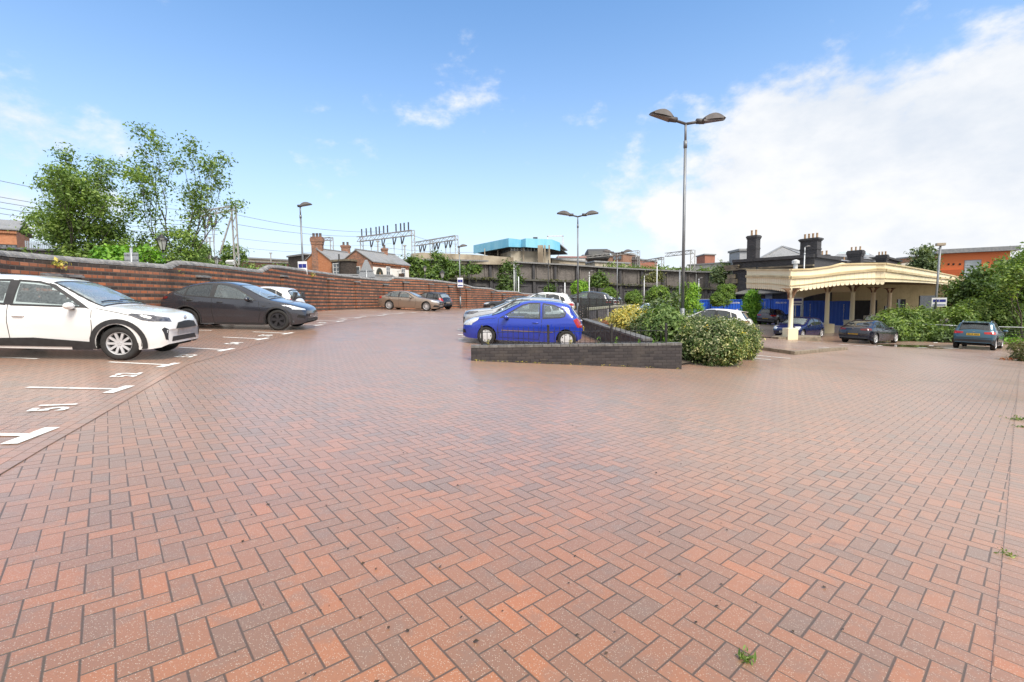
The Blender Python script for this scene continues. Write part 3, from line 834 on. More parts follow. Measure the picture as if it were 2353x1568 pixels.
    # number plates
    for v in ('front','rear'):
        if sp.get('plate_'+v):
            z, pm_, txt = sp['plate_'+v][:3]; h,_ = car._hit(v,(0,z),0)
            if h[0]:
                sgn = 1 if v=='front' else -1; mb = MB(); px_ = h[0].x+sgn*.012
                h2,_ = car._hit(v,(.2,z),0); px_ = h[0].x+sgn*.012
                mb.box((px_,0,z),(.012,.52,.115)); o = part('number_plate', mb, pm_, False)
                if txt:
                    M = Matrix.Translation((px_+sgn*.0075,0,z)) @ (Matrix(((0,0,1),(1,0,0),(0,1,0))).to_4x4() if sgn>0 else Matrix(((0,0,-1),(-1,0,0),(0,1,0))).to_4x4())
                    text_mesh('plate_lettering', txt, .098, M_ink, M, o, extrude=.0005, bold=.002)
    for bd in sp.get('badges',[]):
        v,y,z,r_,mt = bd; h,_ = car._hit(v,(y,z),0)
        if h[0]:
            sgn = 1 if v=='front' else -1; mb = MB(); mb.lathe([(r_*.98,0),(r_,.006),(r_*.82,.012),(r_*.70,.006)], c=tuple(h[0]+Vector((sgn*.004,0,0))), axis='x', seg=18)
            mb.lathe([(r_*.5,0),(r_*.45,.012),(r_*.2,.010)], c=tuple(h[0]+Vector((sgn*.004,0,0))), axis='x', seg=14)
            part('badge', mb, globals()[mt])
    if sp.get('rails'):
        for sd in (1,-1):
            mb = MB(); a,b = sp['rails']; pts = []
            for k in range(9):
                x = a+(b-a)*k/8; h,_ = car._hit('top',(x,sd*car.W2*.64),0); pts.append(h[0]+Vector((0,0,.045 if 0<k<8 else .0)))
            mb.tube(pts,.016,6); part('roof_rail', mb, mats.get('railm',M_chrome))
    if sp.get('spoiler'):
        x,z,hw = sp['spoiler']; mb = MB(); mb.prism([car.loc(x-.18,-hw,z+.012),car.loc(x+.10,-hw,z-.02),car.loc(x+.09,-hw,z-.055),car.loc(x-.12,-hw,z-.03)],(0,2*hw,0)); part('roof_spoiler', mb, mats.get('spoil',mats['paint']), False)
    if sp.get('aerial'):
        x = sp['aerial']; h,_ = car._hit('top',(x,0),0); mb = MB(); mb.prism([h[0]+Vector((.09,-.015,-.005)),h[0]+Vector((-.07,-.015,-.005)),h[0]+Vector((-.06,-.008,.055))],(0,.03,0)); part('roof_aerial', mb, mats['paint'], False)
    return root
def seat_on_ground(root, x, y, head, sp, dz=0.):
    """heading in degrees (0 = +X of the world); wheels follow the slope"""
    h = R(head); f = Vector((math.cos(h),math.sin(h),0)); l = Vector((-f.y,f.x,0)); wb = sp['wb']/2; tr = sp['W']*.42
    c = Vector((x,y,0)); g = lambda a,b: GP(*((c+f*a+l*b).xy))
    F = g(wb,0)-g(-wb,0); Lf = g(0,tr)-g(0,-tr); F.normalize(); n = F.cross(Lf).normalized(); Lf = n.cross(F)
    o = (g(wb,tr)+g(wb,-tr)+g(-wb,tr)+g(-wb,-tr))/4; o.z += dz
    root.rotation_mode = 'QUATERNION'; root.location = o; root.rotation_quaternion = Matrix((F,Lf,n)).transposed().to_quaternion()
    return root
def bbox(root):
    """photo-pixel bounds of a thing, for checking"""
    bpy.context.view_layer.update(); X = []; Y = []
    for o in [root]+list(root.children_recursive):
        if o.type=='MESH':
            n = len(o.data.vertices); co = np.empty(n*3); o.data.vertices.foreach_get('co',co); mw = np.array(o.matrix_world); q = co.reshape(-1,3)@mw[:3,:3].T+mw[:3,3]
            for v in q[::max(1,n//400)]:
                p = P(v); X.append(p[0]); Y.append(p[1])
    return [round(a) for a in (min(X),min(Y),max(X),max(Y))]
PLAN = [(0,.76),(.07,.85),(.25,.95),(.6,.99),(1.1,1.0),(3.1,1.0),(3.75,.985),(4.05,.94),(4.18,.86)]
SUV = dict(name='parked_suv', L=4.18,W=1.765,H=1.595,wb=2.56,fo=.83,wr=.335,rim=.222,A=1.08,D=3.95,roofw=.75,
  top=[(0,.62),(.03,.78),(.10,.88),(.25,.94),(.6,1.0),(1.0,1.05),(1.08,1.065),(1.6,1.33),(2.0,1.50),(2.25,1.56),(2.65,1.592),(3.2,1.588),(3.6,1.55),(3.75,1.49),(3.95,1.20),(4.08,1.06),(4.15,.95),(4.18,.70)],
  belt=[(0,.60),(.15,.80),(.5,.90),(1.1,.975),(2.5,1.01),(3.4,1.06),(4.0,1.08),(4.18,.90)],
  sill=[(0,.32),(.12,.24),(.6,.21),(2,.21),(3.7,.23),(4.05,.32),(4.18,.40)], plan=PLAN,
  windows=[([(1.42,1.03),(1.70,1.21),(2.02,1.405),(2.2,1.45),(2.50,1.465),(2.53,1.04)],'glass'),([(2.66,1.045),(2.64,1.465),(3.0,1.455),(3.22,1.40),(3.30,1.10)],'glass2'),([(3.40,1.13),(3.32,1.37),(3.52,1.30),(3.58,1.16)],'glass2')],
  ws=[(1.13,.72),(1.55,.67),(1.98,.585)], rw=[(3.97,.58),(3.74,.53)],
  shuts=[[(1.27,.98),(1.25,.62),(1.30,.40)],[(2.60,1.46),(2.60,.7),(2.57,.28)],[(3.36,1.1),(3.36,.85),(3.12,.55),(3.02,.30)],[(1.27,.30),(3.02,.30)],[(.52,.86),(.82,.93),(1.2,1.0)]],
  handles=[(2.42,.83),(3.22,.86)], mirror=(1.55,1.04), style=('spoke',10), cladw=.10,
  trim=[('door_pillar','side',[(2.53,1.02),(2.52,1.48),(2.65,1.48),(2.66,1.03)],'M_rub'),('corner_pillar','side',[(1.30,.99),(1.52,1.14),(1.95,1.42),(2.05,1.45),(1.98,1.39),(1.62,1.14),(1.44,1.02)],'M_rub'),
    ('sill_cladding','side',[(1.20,.21),(1.20,.36),(2.2,.43),(3.02,.40),(3.02,.21)],'clad',.014),
    ('headlight','lampf',([(.16,.83),(.30,.90),(.62,.925),(.66,.90),(.44,.80),(.26,.775)],[(.50,.765),(.50,.84),(.80,.90),(.80,.78)]),'lampd'),
    ('grille','front',[(-.44,.62),(-.33,.74),(-.1,.765),(.1,.765),(.33,.74),(.44,.62)],'M_grille'),
    ('bumper_intake','front',[(-.56,.27),(-.46,.46),(.46,.46),(.56,.27)],'M_grille'),('bumper_lip','front',[(-.66,.215),(-.60,.275),(.60,.275),(.66,.215)],'M_rub',.03),
    ('bumper_vent','front2',[(.64,.40),(.62,.62),(.68,.66),(.72,.62),(.68,.42)],'M_rub'),
    ('tail_light','lampr',([(3.86,.88),(3.78,1.0),(3.98,1.03),(4.04,.97),(4.04,.88)],[(.42,.90),(.40,1.0),(.76,1.03),(.78,.88)]),'lampr'),
    ('rear_bumper','rear',[(-.80,.30),(-.82,.58),(.82,.58),(.80,.30)],'clad',.012)],
  plate_front=(.545,M_pgl,''), plate_rear=(.80,M_py,'BX19 KLD'), badges=[('front',0,.815,.055,'M_chrome'),('rear',0,.98,.05,'M_chrome')], aerial=3.35)
CLIO = dict(name='parked_hatchback', L=3.99,W=1.72,H=1.49,wb=2.58,fo=.87,wr=.30,rim=.195,A=1.0,D=3.85,roofw=.735,
  top=[(0,.50),(.02,.63),(.08,.71),(.25,.80),(.6,.90),(.92,.965),(1.0,.985),(1.5,1.22),(1.88,1.40),(2.1,1.46),(2.5,1.49),(3.0,1.475),(3.4,1.42),(3.55,1.36),(3.75,1.10),(3.86,.98),(3.95,.80),(3.99,.58)],
  belt=[(0,.50),(.12,.66),(.5,.80),(1.1,.875),(2.5,.925),(3.4,1.0),(3.8,.99),(3.99,.75)],
  sill=[(0,.26),(.12,.20),(.6,.18),(2,.18),(3.6,.21),(3.9,.30),(3.99,.36)],
  plan=[(0,.70),(.06,.81),(.22,.93),(.55,.985),(1.0,1.0),(3.0,1.0),(3.6,.985),(3.88,.93),(3.99,.84)],
  windows=[([(1.36,.915),(1.62,1.07),(2.0,1.31),(2.22,1.375),(2.53,1.39),(2.56,.945)],'glass'),([(2.68,.955),(2.66,1.385),(2.98,1.35),(3.25,1.255),(3.36,1.14),(3.33,1.04),(3.2,1.0)],'glass')],
  ws=[(1.05,.69),(1.45,.65),(1.86,.565)], rw=[(3.80,.56),(3.56,.52)],
  shuts=[[(1.26,.88),(1.24,.55),(1.30,.30)],[(2.63,1.38),(2.63,.6),(2.56,.28)],[(1.30,.27),(2.56,.27)],[(3.45,1.36),(3.60,1.1),(3.64,.95)],[(.15,.66),(.6,.80),(1.2,.89)]],
  handles=[(2.44,.80)], mirror=(1.50,.935), style=('cap',7),
  trim=[('side_moulding','side',[(1.36,.495),(1.36,.52),(3.0,.535),(3.0,.51)],'M_chrome',.012),
    ('headlight','lampf',([(.10,.62),(.16,.72),(.42,.84),(.62,.86),(.58,.78),(.38,.655),(.2,.60)],[(.44,.585),(.40,.70),(.78,.82),(.80,.62)]),'M_lamp'),
    ('grille','front',[(-.36,.52),(-.33,.575),(.33,.575),(.36,.52)],'M_grille'),('bumper_intake','front',[(-.50,.28),(-.44,.44),(.44,.44),(.50,.28)],'M_grille'),('fog_intake','front2',[(.52,.33),(.52,.45),(.70,.47),(.72,.36)],'M_grille'),
    ('tail_light','lampr',([(3.62,.93),(3.72,.99),(3.82,.93),(3.86,.80),(3.85,.70),(3.76,.70)],[(.54,.70),(.56,.93),(.70,.96),(.75,.86),(.74,.70)]),'M_red'),
    ('rear_bumper','rear',[(-.6,.30),(-.62,.38),(.62,.38),(.6,.30)],'M_rub',.01)],
  plate_front=(.36,M_pw,''), plate_rear=(.62,M_py,'FG06 VLR'), badges=[('front',0,.62,.05,'M_chrome'),('rear',0,.85,.045,'M_chrome')])
EV = dict(name='parked_fastback', L=4.75,W=1.92,H=1.62,wb=2.89,fo=.89,wr=.355,rim=.25,A=1.15,D=4.45,roofw=.72,
  top=[(0,.58),(.03,.70),(.12,.79),(.5,.92),(1.0,1.02),(1.15,1.05),(1.7,1.30),(2.1,1.48),(2.45,1.58),(2.8,1.62),(3.3,1.60),(3.8,1.49),(4.2,1.33),(4.5,1.18),(4.62,1.15),(4.70,1.02),(4.75,.75)],
  belt=[(0,.58),(.2,.76),(.6,.86),(1.2,.965),(2.5,1.06),(3.8,1.13),(4.4,1.15),(4.75,.95)],
  sill=[(0,.30),(.12,.22),(.6,.19),(2,.18),(4.0,.20),(4.6,.30),(4.75,.40)],
  plan=[(0,.66),(.08,.78),(.3,.91),(.7,.98),(1.2,1.0),(3.5,1.0),(4.2,.985),(4.6,.94),(4.75,.85)],
  windows=[([(1.62,1.02),(1.85,1.15),(2.25,1.38),(2.55,1.475),(2.86,1.51),(2.92,1.085)],'glass'),([(3.04,1.09),(3.0,1.515),(3.35,1.50),(3.74,1.40),(3.80,1.14)],'glass2'),([(3.85,1.145),(3.80,1.385),(4.16,1.23)],'glass2')],
  ws=[(1.22,.76),(1.7,.70),(2.18,.60)], rw=[(4.42,.58),(3.75,.50)],
  shuts=[[(1.50,.98),(1.44,.6),(1.52,.30)],[(2.98,1.5),(2.98,.6),(2.92,.24)],[(3.84,1.14),(3.80,.85),(3.52,.5),(3.40,.26)],[(1.52,.25),(3.40,.25)]],
  handles=[(2.72,.93),(3.66,.98)], mirror=(1.80,1.05), style=('blade',5), cladw=.06,
  trim=[('door_pillar','side',[(2.90,1.07),(2.86,1.53),(3.0,1.53),(3.05,1.08)],'M_rub'),('headlight','lampf',([(.14,.745),(.4,.83),(.66,.855),(.60,.815),(.32,.755),(.16,.70)],[(.56,.69),(.56,.735),(.86,.80),(.86,.72)]),'M_lamp'),
    ('bumper_intake','front',[(-.6,.30),(-.52,.40),(.52,.40),(.6,.30)],'M_grille'),('bumper_lip','front',[(-.74,.235),(-.7,.27),(.7,.27),(.74,.235)],'M_rub',.025),('bumper_vent','front2',[(.66,.42),(.66,.50),(.80,.54),(.82,.46)],'M_grille'),
    ('sill_cladding','side',[(1.35,.19),(1.35,.255),(3.35,.255),(3.35,.19)],'M_rub',.01),
    ('tail_light','lampr',([(4.36,1.02),(4.36,1.08),(4.56,1.08),(4.60,1.0),(4.5,.99)],[(.5,1.0),(.5,1.07),(.84,1.08),(.84,1.0)]),'M_redd'),('repeater','side',[(1.36,.80),(1.42,.84),(1.22,.83)],'M_rub')],
  plate_front=(.53,M_pg,''), plate_rear=(.82,M_py,''))
SAL = dict(name='parked_saloon', L=4.67,W=1.85,H=1.416,wb=2.835,fo=.87,wr=.335,rim=.235,A=1.42,D=4.15,roofw=.72,
  top=[(0,.52),(.03,.66),(.10,.745),(.4,.82),(1.0,.895),(1.34,.94),(1.42,.955),(1.9,1.17),(2.3,1.33),(2.6,1.395),(3.0,1.416),(3.4,1.385),(3.8,1.26),(4.15,1.08),(4.3,1.02),(4.55,.99),(4.63,.88),(4.67,.62)],
  belt=[(0,.52),(.15,.68),(.6,.78),(1.4,.865),(2.6,.915),(3.6,.955),(4.3,.965),(4.67,.80)],
  sill=[(0,.24),(.12,.19),(.6,.17),(2,.17),(4.0,.19),(4.5,.27),(4.67,.34)],
  plan=[(0,.66),(.07,.78),(.28,.91),(.7,.98),(1.2,1.0),(3.4,1.0),(4.1,.985),(4.5,.94),(4.67,.86)],
  windows=[([(1.86,.925),(2.06,1.04),(2.36,1.22),(2.60,1.29),(2.88,1.31),(2.93,.945)],'glass'),([(3.04,.95),(3.0,1.31),(3.3,1.29),(3.58,1.21),(3.62,.97)],'glass'),([(3.68,.975),(3.64,1.19),(3.95,1.05),(3.97,.99)],'glass')],
  ws=[(1.48,.72),(1.9,.67),(2.30,.585)], rw=[(4.14,.58),(3.56,.52)],
  shuts=[[(1.72,.88),(1.66,.5),(1.74,.26)],[(2.98,1.3),(2.98,.5),(2.92,.22)],[(3.76,.96),(3.68,.75),(3.42,.4),(3.34,.24)],[(1.74,.22),(3.34,.22)]],
  handles=[(2.80,.78),(3.62,.80)], mirror=(2.02,.945), style=('thin',14),
  trim=[('door_pillar','side',[(2.92,.93),(2.88,1.325),(3.0,1.325),(3.05,.94)],'M_rub'),('headlight','lampf',([(.14,.68),(.36,.755),(.62,.765),(.5,.69),(.28,.625)],[(.48,.61),(.48,.69),(.82,.74),(.82,.64)]),'M_lamp'),
    ('grille','front',[(-.36,.46),(-.40,.62),(-.34,.69),(.34,.69),(.40,.62),(.36,.46)],'M_grille'),('bumper_intake','front',[(-.5,.24),(-.44,.34),(.44,.34),(.5,.24)],'M_grille'),('fog_intake','front2',[(.5,.28),(.54,.40),(.80,.44),(.82,.30)],'M_grille'),
    ('tail_light','lampr',([(4.30,.82),(4.28,.93),(4.50,.94),(4.53,.83)],[(.40,.81),(.38,.90),(.78,.93),(.80,.81)]),'lampr'),('rear_diffuser','rear',[(-.66,.28),(-.70,.42),(.70,.42),(.66,.28)],'M_rub',.01)],
  plate_front=(.40,M_pg,''), plate_rear=(.62,M_py,''), badges=[('front',0,.58,.045,'M_chrome'),('rear',0,.86,.05,'M_chrome')])
def variant(base, L=None, W=None, H=None, **kw):
    """same layout stretched to another length, width and height"""
    import copy
    o = copy.copy(base); fx = (L or base['L'])/base['L']; fy = (W or base['W'])/base['W']; fz = (H or base['H'])/base['H']
    X = lambda pl: [(a*fx,b*fz) for a,b in pl]
    for k in ('top','belt','sill'): o[k] = X(base[k])
    o['plan'] = [(a*fx,b) for a,b in base['plan']]
    o['windows'] = [(X(w_[0]),)+tuple(w_[1:]) for w_ in base['windows']]
    for k in ('ws','rw'): o[k] = [(a*fx,b*fy) for a,b in base[k]]
    o['shuts'] = [X(q) for q in base['shuts']]; o['handles'] = X(base['handles']); o['mirror'] = X([base['mirror']])[0]
    tr = []
    for t in base['trim']:
        v, p = t[1], t[2]
        if v == 'side': p = X(p)
        elif v in ('lampf','lampr'): p = (X(p[0]), [(a*fy,b*fz) for a,b in p[1]])
        else: p = [(a*fy,b*fz) for a,b in p]
        tr.append((t[0],v,p)+tuple(t[3:]))
    o['trim'] = tr
    for k in ('plate_front','plate_rear'):
        if base.get(k): o[k] = (base[k][0]*fz,)+tuple(base[k][1:])
    o['badges'] = [(b[0],b[1]*fy,b[2]*fz)+tuple(b[3:]) for b in base.get('badges',[])]
    o.update(L=base['L']*fx, W=base['W']*fy, H=base['H']*fz, A=base['A']*fx, D=base['D']*fx, wb=base['wb']*fx, fo=base['fo']*fx)
    if 'aerial' in base: o['aerial'] = base['aerial']*fx
    o.update(kw); return o
def five_door(sp):
    o = dict(sp); z = sp['H']/1.49; x = sp['L']/3.99
    o['windows'] = [([(1.36*x,.915*z),(1.62*x,1.07*z),(1.96*x,1.30*z),(2.12*x,1.35*z),(2.34*x,1.38*z),(2.36*x,.935*z)],'glass'),([(2.48*x,.945*z),(2.46*x,1.385*z),(2.8*x,1.37*z),(3.04*x,1.31*z),(3.10*x,1.0*z)],'glass2'),([(3.18*x,1.02*z),(3.13*x,1.27*z),(3.34*x,1.17*z),(3.34*x,1.07*z)],'glass2')]
    o['shuts'] = [sp['shuts'][0],[(2.42*x,1.38*z),(2.42*x,.6*z),(2.38*x,.27*z)],[(3.14*x,1.0*z),(3.1*x,.75*z),(2.9*x,.5*z),(2.8*x,.27*z)]]
    o['handles'] = [(2.26*x,.80*z),(3.0*x,.84*z)]; return o
def noshape(sp, *names): o = dict(sp); o['trim'] = [t for t in sp['trim'] if t[0] not in names]; return o
def withtrim(sp, *tr): o = dict(sp); o['trim'] = sp['trim']+list(tr); return o
W_ = paint('white_car_paint', (.80,.80,.79), .28); Gr = paint('grey_metallic_paint', (.050,.053,.066), .16, .45); Bz = paint('bronze_metallic_paint', (.30,.235,.185), .3, .45)
Bl = paint('bright_blue_paint', (.012,.045,.42), .28, .1); Bk = paint('black_car_paint', (.012,.012,.014), .25); Sv = paint('silver_paint', (.52,.54,.56), .3, .5); Dg = paint('dark_grey_paint', (.035,.037,.042), .28, .2)
Nv = paint('navy_paint', (.008,.013,.05), .25, .1); Tl = paint('teal_blue_paint', (.018,.085,.135), .28, .25); Nb = paint('dark_navy_paint', (.008,.010,.022), .25, .1); Rd = paint('red_roof_colour', (.42,.05,.05), .3); Bl2 = paint('deep_blue_paint', (.010,.02,.10), .25, .1)
def mats(p, **k):
    d = dict(paint=p, glass=M_glass, glass2=M_glassd, lampd=M_lampd, lampr=M_red, clad=M_rub, rim=M_alloy, M_chrome=M_chrome); d.update(k); return d
def put(key, sp, px, py, d, head, label, cat, m, dz=0, res=.6, group='cars parked in the car park', xy=None):
    p = Vector(xy).to_3d() if xy else U(px, py, d)
    r = make_car(key, sp, label, cat, m, res, group); seat_on_ground(r, p.x, p.y, head, sp, dz); CARS[key] = r
    if DEBUG: print(key, bbox(r), 'at %.1f %.1f'%(p.x,p.y))
    return r
CARS = {}; DEBUG = False

put('suv', SUV, 0,0,0, 11, 'white compact crossover with black wheel arch trim and silver ten spoke wheels', 'car', mats(W_, mirror=W_, glass2=M_glass), res=1.0, xy=(-9.02,9.49))
put('ev', EV, 0,0,0, 5.5, 'dark grey fastback electric car with black wheels, parked between white crossover and brick wall', 'car', mats(Gr, rim=M_dalloy, handle=M_rub), res=1.0, xy=(-9.45,16.45))
put('city', noshape(five_door(variant(CLIO, L=3.55, W=1.64, H=1.47, wr=.285, rim=.18, style=('cap',6), plate_rear=(.60,M_py,'YD12 HJC'))),'side_moulding'), 605,720,19.2, 184, 'small white hatchback mostly hidden behind the dark grey fastback', 'car', mats(W_, rim=M_wtrim, rglass=M_gws))
put('saloon', SAL, 947,712,34.2, -10, 'bronze four door saloon with multi spoke silver wheels by the brick wall', 'car', mats(Bz), res=.8)
put('blackhatch', noshape(five_door(variant(CLIO, L=3.97, W=1.74, H=1.42, wr=.315, rim=.21, style=('spoke',5), plate_rear=(.58,M_pg,''))),'side_moulding'), 988,708,38.2, 152, 'black hatchback nosed to the brick wall behind the bronze saloon', 'car', mats(Bk, rglass=M_gws))
put('blue', CLIO, 1212,795,15.6, 174, 'bright blue three door hatchback with silver wheel trims behind the low railing', 'car', mats(Bl, rim=M_wtrim, rglass=M_gws), res=1.0)
put('silver', variant(SUV, L=4.36, W=1.80, H=1.50, wr=.34, rim=.24, style=('spoke',5), plate_front=(.50,M_pw,'')), 1190,745,18.6, 176, 'silver car with a dark grille standing just beyond the bright blue hatchback', 'car', mats(Sv, rim=M_alloy, clad=Sv))
# upper terrace
put('blacksal', variant(SAL, L=4.5, H=1.43), 1175,700,36, 172, 'black saloon, only its front half showing beyond the silver car', 'car', mats(Bk), res=.5)
put('silverlow', variant(SAL, L=4.3, H=1.44), 1212,700,40, 172, 'light silver saloon whose roof shows between black saloon and white crossover', 'car', mats(Sv), dz=.12, res=.5)
put('whitesuv', variant(SUV, L=4.6, W=1.85, H=1.68, wr=.36, spoiler=(3.95,1.66,.55)), 1238,700,30, 170, 'white crossover with roof spoiler, seen above the bright blue roof', 'car', mats(W_), dz=.14, res=.5)
put('darkmpv', variant(SUV, L=4.64, W=1.82, H=1.74, wr=.36, style=('twin',5)), 1338,702,36, 158, 'large dark grey crossover with red tail lamps beside the second twin lamp', 'car', mats(Dg, clad=Dg), dz=.44, res=.6)
put('white1', variant(SAL, L=4.5, H=1.46), 1372,700,46, 150, 'white saloon parked beside the large dark grey crossover', 'car', mats(W_), dz=.52, res=.45)
put('white2', five_door(variant(CLIO, L=4.2, W=1.78, H=1.48)), 1392,699,52, 146, 'white hatchback at the row end next to the round clipped bush', 'car', mats(W_), dz=.56, res=.45)
put('whitefront', variant(SUV, L=4.4, W=1.8, H=1.6, style=('spoke',5)), 1493,716,40, 232, 'white crossover facing the camera beyond the yellow bush', 'car', mats(W_), dz=.0, res=.5)
# lower level on the right
put('redroof', withtrim(variant(SUV, L=4.35, W=1.80, H=1.56, spoiler=(3.86,1.50,.52)), ('roof_panel','top',[(2.7,-.45),(3.55,-.42),(3.55,.42),(2.7,.45)],'roofp',.004)), 1628,752,25.5, 140, 'white car with a reddish patch on its roof behind the variegated bushes', 'car', mats(W_, roofp=Rd, glass=M_glassd), res=.6)  # reddish patch laid over the rear part of the white roof
put('kadjar', variant(SUV, L=4.45, W=1.84, H=1.61, wr=.35, plate_rear=(.70,M_py,'HN66 ZKV'), spoiler=(3.82,1.555,.56)), 1776,748,46, 42, 'navy crossover with yellow rear plate parked before the blue containers', 'car', mats(Nv), res=.6)
put('bluefront', five_door(variant(CLIO, L=4.32, W=1.77, H=1.43, wr=.32, rim=.215, style=('twin',5), plate_front=(.42,M_pw,'WK68 XSB'))), 1836,773,32.6, 214, 'dark blue hatchback facing the camera behind the nearest canopy post', 'car', mats(Bl2, glass=M_glassd), res=.6)
put('navysal', variant(SAL, L=4.66, W=1.80, H=1.44, style=('twin',5), plate_rear=(.62,M_py,'AV21 KTF'), plate_front=None), 1998,786,29.2, 31, 'dark navy saloon with yellow rear plate and silver emblem under the canopy edge', 'car', mats(Nb, glass=M_glassd, lampr=M_redd, rglass=M_glassd), res=.8)
put('silvercab', variant(SUV, L=4.3, W=1.78, H=1.55), 2010,762,36.5, 228, 'silver car facing the camera half hidden by shrubs behind the navy saloon', 'car', mats(Sv, clad=Sv), res=.5)
put('teal', variant(SUV, L=4.16, W=1.74, H=1.55, wr=.33, style=('spoke',5), plate_rear=(.84,M_py,'BK18 XRG'), rails=(1.9,3.5), spoiler=(3.72,1.50,.53), plate_front=None), 2247,801,26.3, 38, 'teal blue crossover with roof rails and yellow rear plate at the right', 'car', mats(Tl), res=.9)
# ------------------------------------------------------------------ boundary wall on the left (striped old brick, rope-like blue coping)
M_oldbrick = brick('striped_old_brick', [(.36,.125,.06),(.46,.165,.075),(.27,.10,.055),(.52,.22,.12),(.20,.085,.055)], mortar=(.12,.10,.085), bw=.235, rh=.104, ms=.02, rough=.85,
    stripe=[(.045,.038,.036),(.10,.075,.062)], dirt=(.045,.038,.032), dirt_amt=.48, dirt_scale=1.1)
M_cope = pm('blue_brick_coping', (.26,.255,.25), (.15,.148,.148), 5, .6, bump=.3)
M_bbrick = brick('blue_engineering_brick', [(.032,.030,.033),(.05,.045,.047),(.065,.058,.058),(.04,.036,.038)], mortar=(.02,.018,.018), rough=.5, dirt=(.10,.085,.07), dirt_amt=.3, dirt_scale=2.)
M_bbrick2 = brick('retaining_blue_brick', [(.062,.06,.066),(.085,.08,.088),(.105,.098,.104)], mortar=(.05,.047,.048), rough=.6, dirt=(.15,.14,.13), dirt_amt=.45, dirt_scale=.35)
def wall_line(name, pts, thick, mat, label, cat, base_drop=.15, cope=None):
    """pts: [(Vector xy, top z)]; a wall along the polyline, standing on the terrain"""
    root = thing(name, GP(pts[0][0].x,pts[0][0].y), label, cat); mb = MB(); n = len(pts)
    L = []; Rr = []
    for i in range(n):
        a = pts[max(i-1,0)][0]; b = pts[min(i+1,n-1)][0]; t = Vector((b.x-a.x,b.y-a.y,0)).normalized(); nn = Vector((-t.y,t.x,0))*thick/2
        p = Vector((pts[i][0].x,pts[i][0].y,0)); L.append(p+nn); Rr.append(p-nn)
    def z0(p): return GZ(p.x,p.y)-base_drop
    for i in range(n-1):
        za, zb = pts[i][1], pts[i+1][1]
        for S, fl in ((L,1),(Rr,0)):
            q = [Vector((S[i].x,S[i].y,z0(S[i]))),Vector((S[i+1].x,S[i+1].y,z0(S[i+1]))),Vector((S[i+1].x,S[i+1].y,zb)),Vector((S[i].x,S[i].y,za))]
            mb.quad(*(q if not fl else q[::-1]))
        mb.quad(Vector((L[i].x,L[i].y,za)),Vector((Rr[i].x,Rr[i].y,za)),Vector((Rr[i+1].x,Rr[i+1].y,zb)),Vector((L[i+1].x,L[i+1].y,zb)))
    for i in (0,n-1): mb.quad(*[Vector((S.x,S.y,z)) for S,z in ((L[i],z0(L[i])),(Rr[i],z0(Rr[i])),(Rr[i],pts[i][1]),(L[i],pts[i][1]))])
    mb.build('brickwork', mat, root); return root, L, Rr
# the line it follows; wall-top heights read off the coping
_wt = [(-160,571,9.2),(0,592,11.2),(100,600,12.3),(200,607.5,13.4),(300,614,14.7),(375,619.5,15.8),(384,619.5,16.0),(404,610,16.4),(450,613,17.4),(512,619.5,18.9),(575,627,21.0),(595,628.5,21.8),(617,617,22.5),(640,618,23.6),(694,625,26.5),(750,632.5,29.6),(800,638.5,32.0),(880,647,36.0),(890,647.5,36.4),(905,640.5,36.8),(960,644,38.2),(1010,649,40.5),(1064,656.5,43),(1085,663,44),(1127,666,47),(1140,671,48),(1186,673,51),(1200,677,52.5),(1235,679,56)]
WALLP = [(U(a,b,d), U(a,b,d).z) for a,b,d in _wt]
bw_root, bwL, bwR = wall_line('boundary_wall', WALLP, .36, M_oldbrick, 'long old brick wall in red and black stripes with a rope like coping', 'wall')
# coping: rounded, its joints cut slantwise like a rope
def coping():
    mb = MB(); r = .17; d = 0
    for (a,za),(b,zb) in zip(WALLP[:-1],WALLP[1:]):
        A = Vector((a.x,a.y,za+.02)); B = Vector((b.x,b.y,zb+.02)); L = (B-A).length; far = A.y > 24
        st = .145 if not far else .30
        n = max(1,round(L/st)); t = (B-A).normalized(); s = t.cross(Vector((0,0,1))).normalized(); u = s.cross(t)
        for k in range(n):
            rr = r*(1+.05*rnd.random()); prof = []
            for i in range(9):
                an = math.pi*(i/8); off = (.5-i/8)*.16
                for e,q in ((k/n, .80),(k/n+.24/n, 1.0),((k+1)/n-.18/n, 1.0),((k+1)/n, .80)):
                    p = A+t*(L*e+off)+s*(math.cos(an)*rr*q)+u*(math.sin(an)*rr*q*.9); prof.append(p)
            for i in range(8):
                for j in range(3): mb.quad(prof[i*4+j],prof[i*4+j+1],prof[(i+1)*4+j+1],prof[(i+1)*4+j])
    mb.build('coping', M_cope, bw_root, uv=False, smooth=False)
coping()
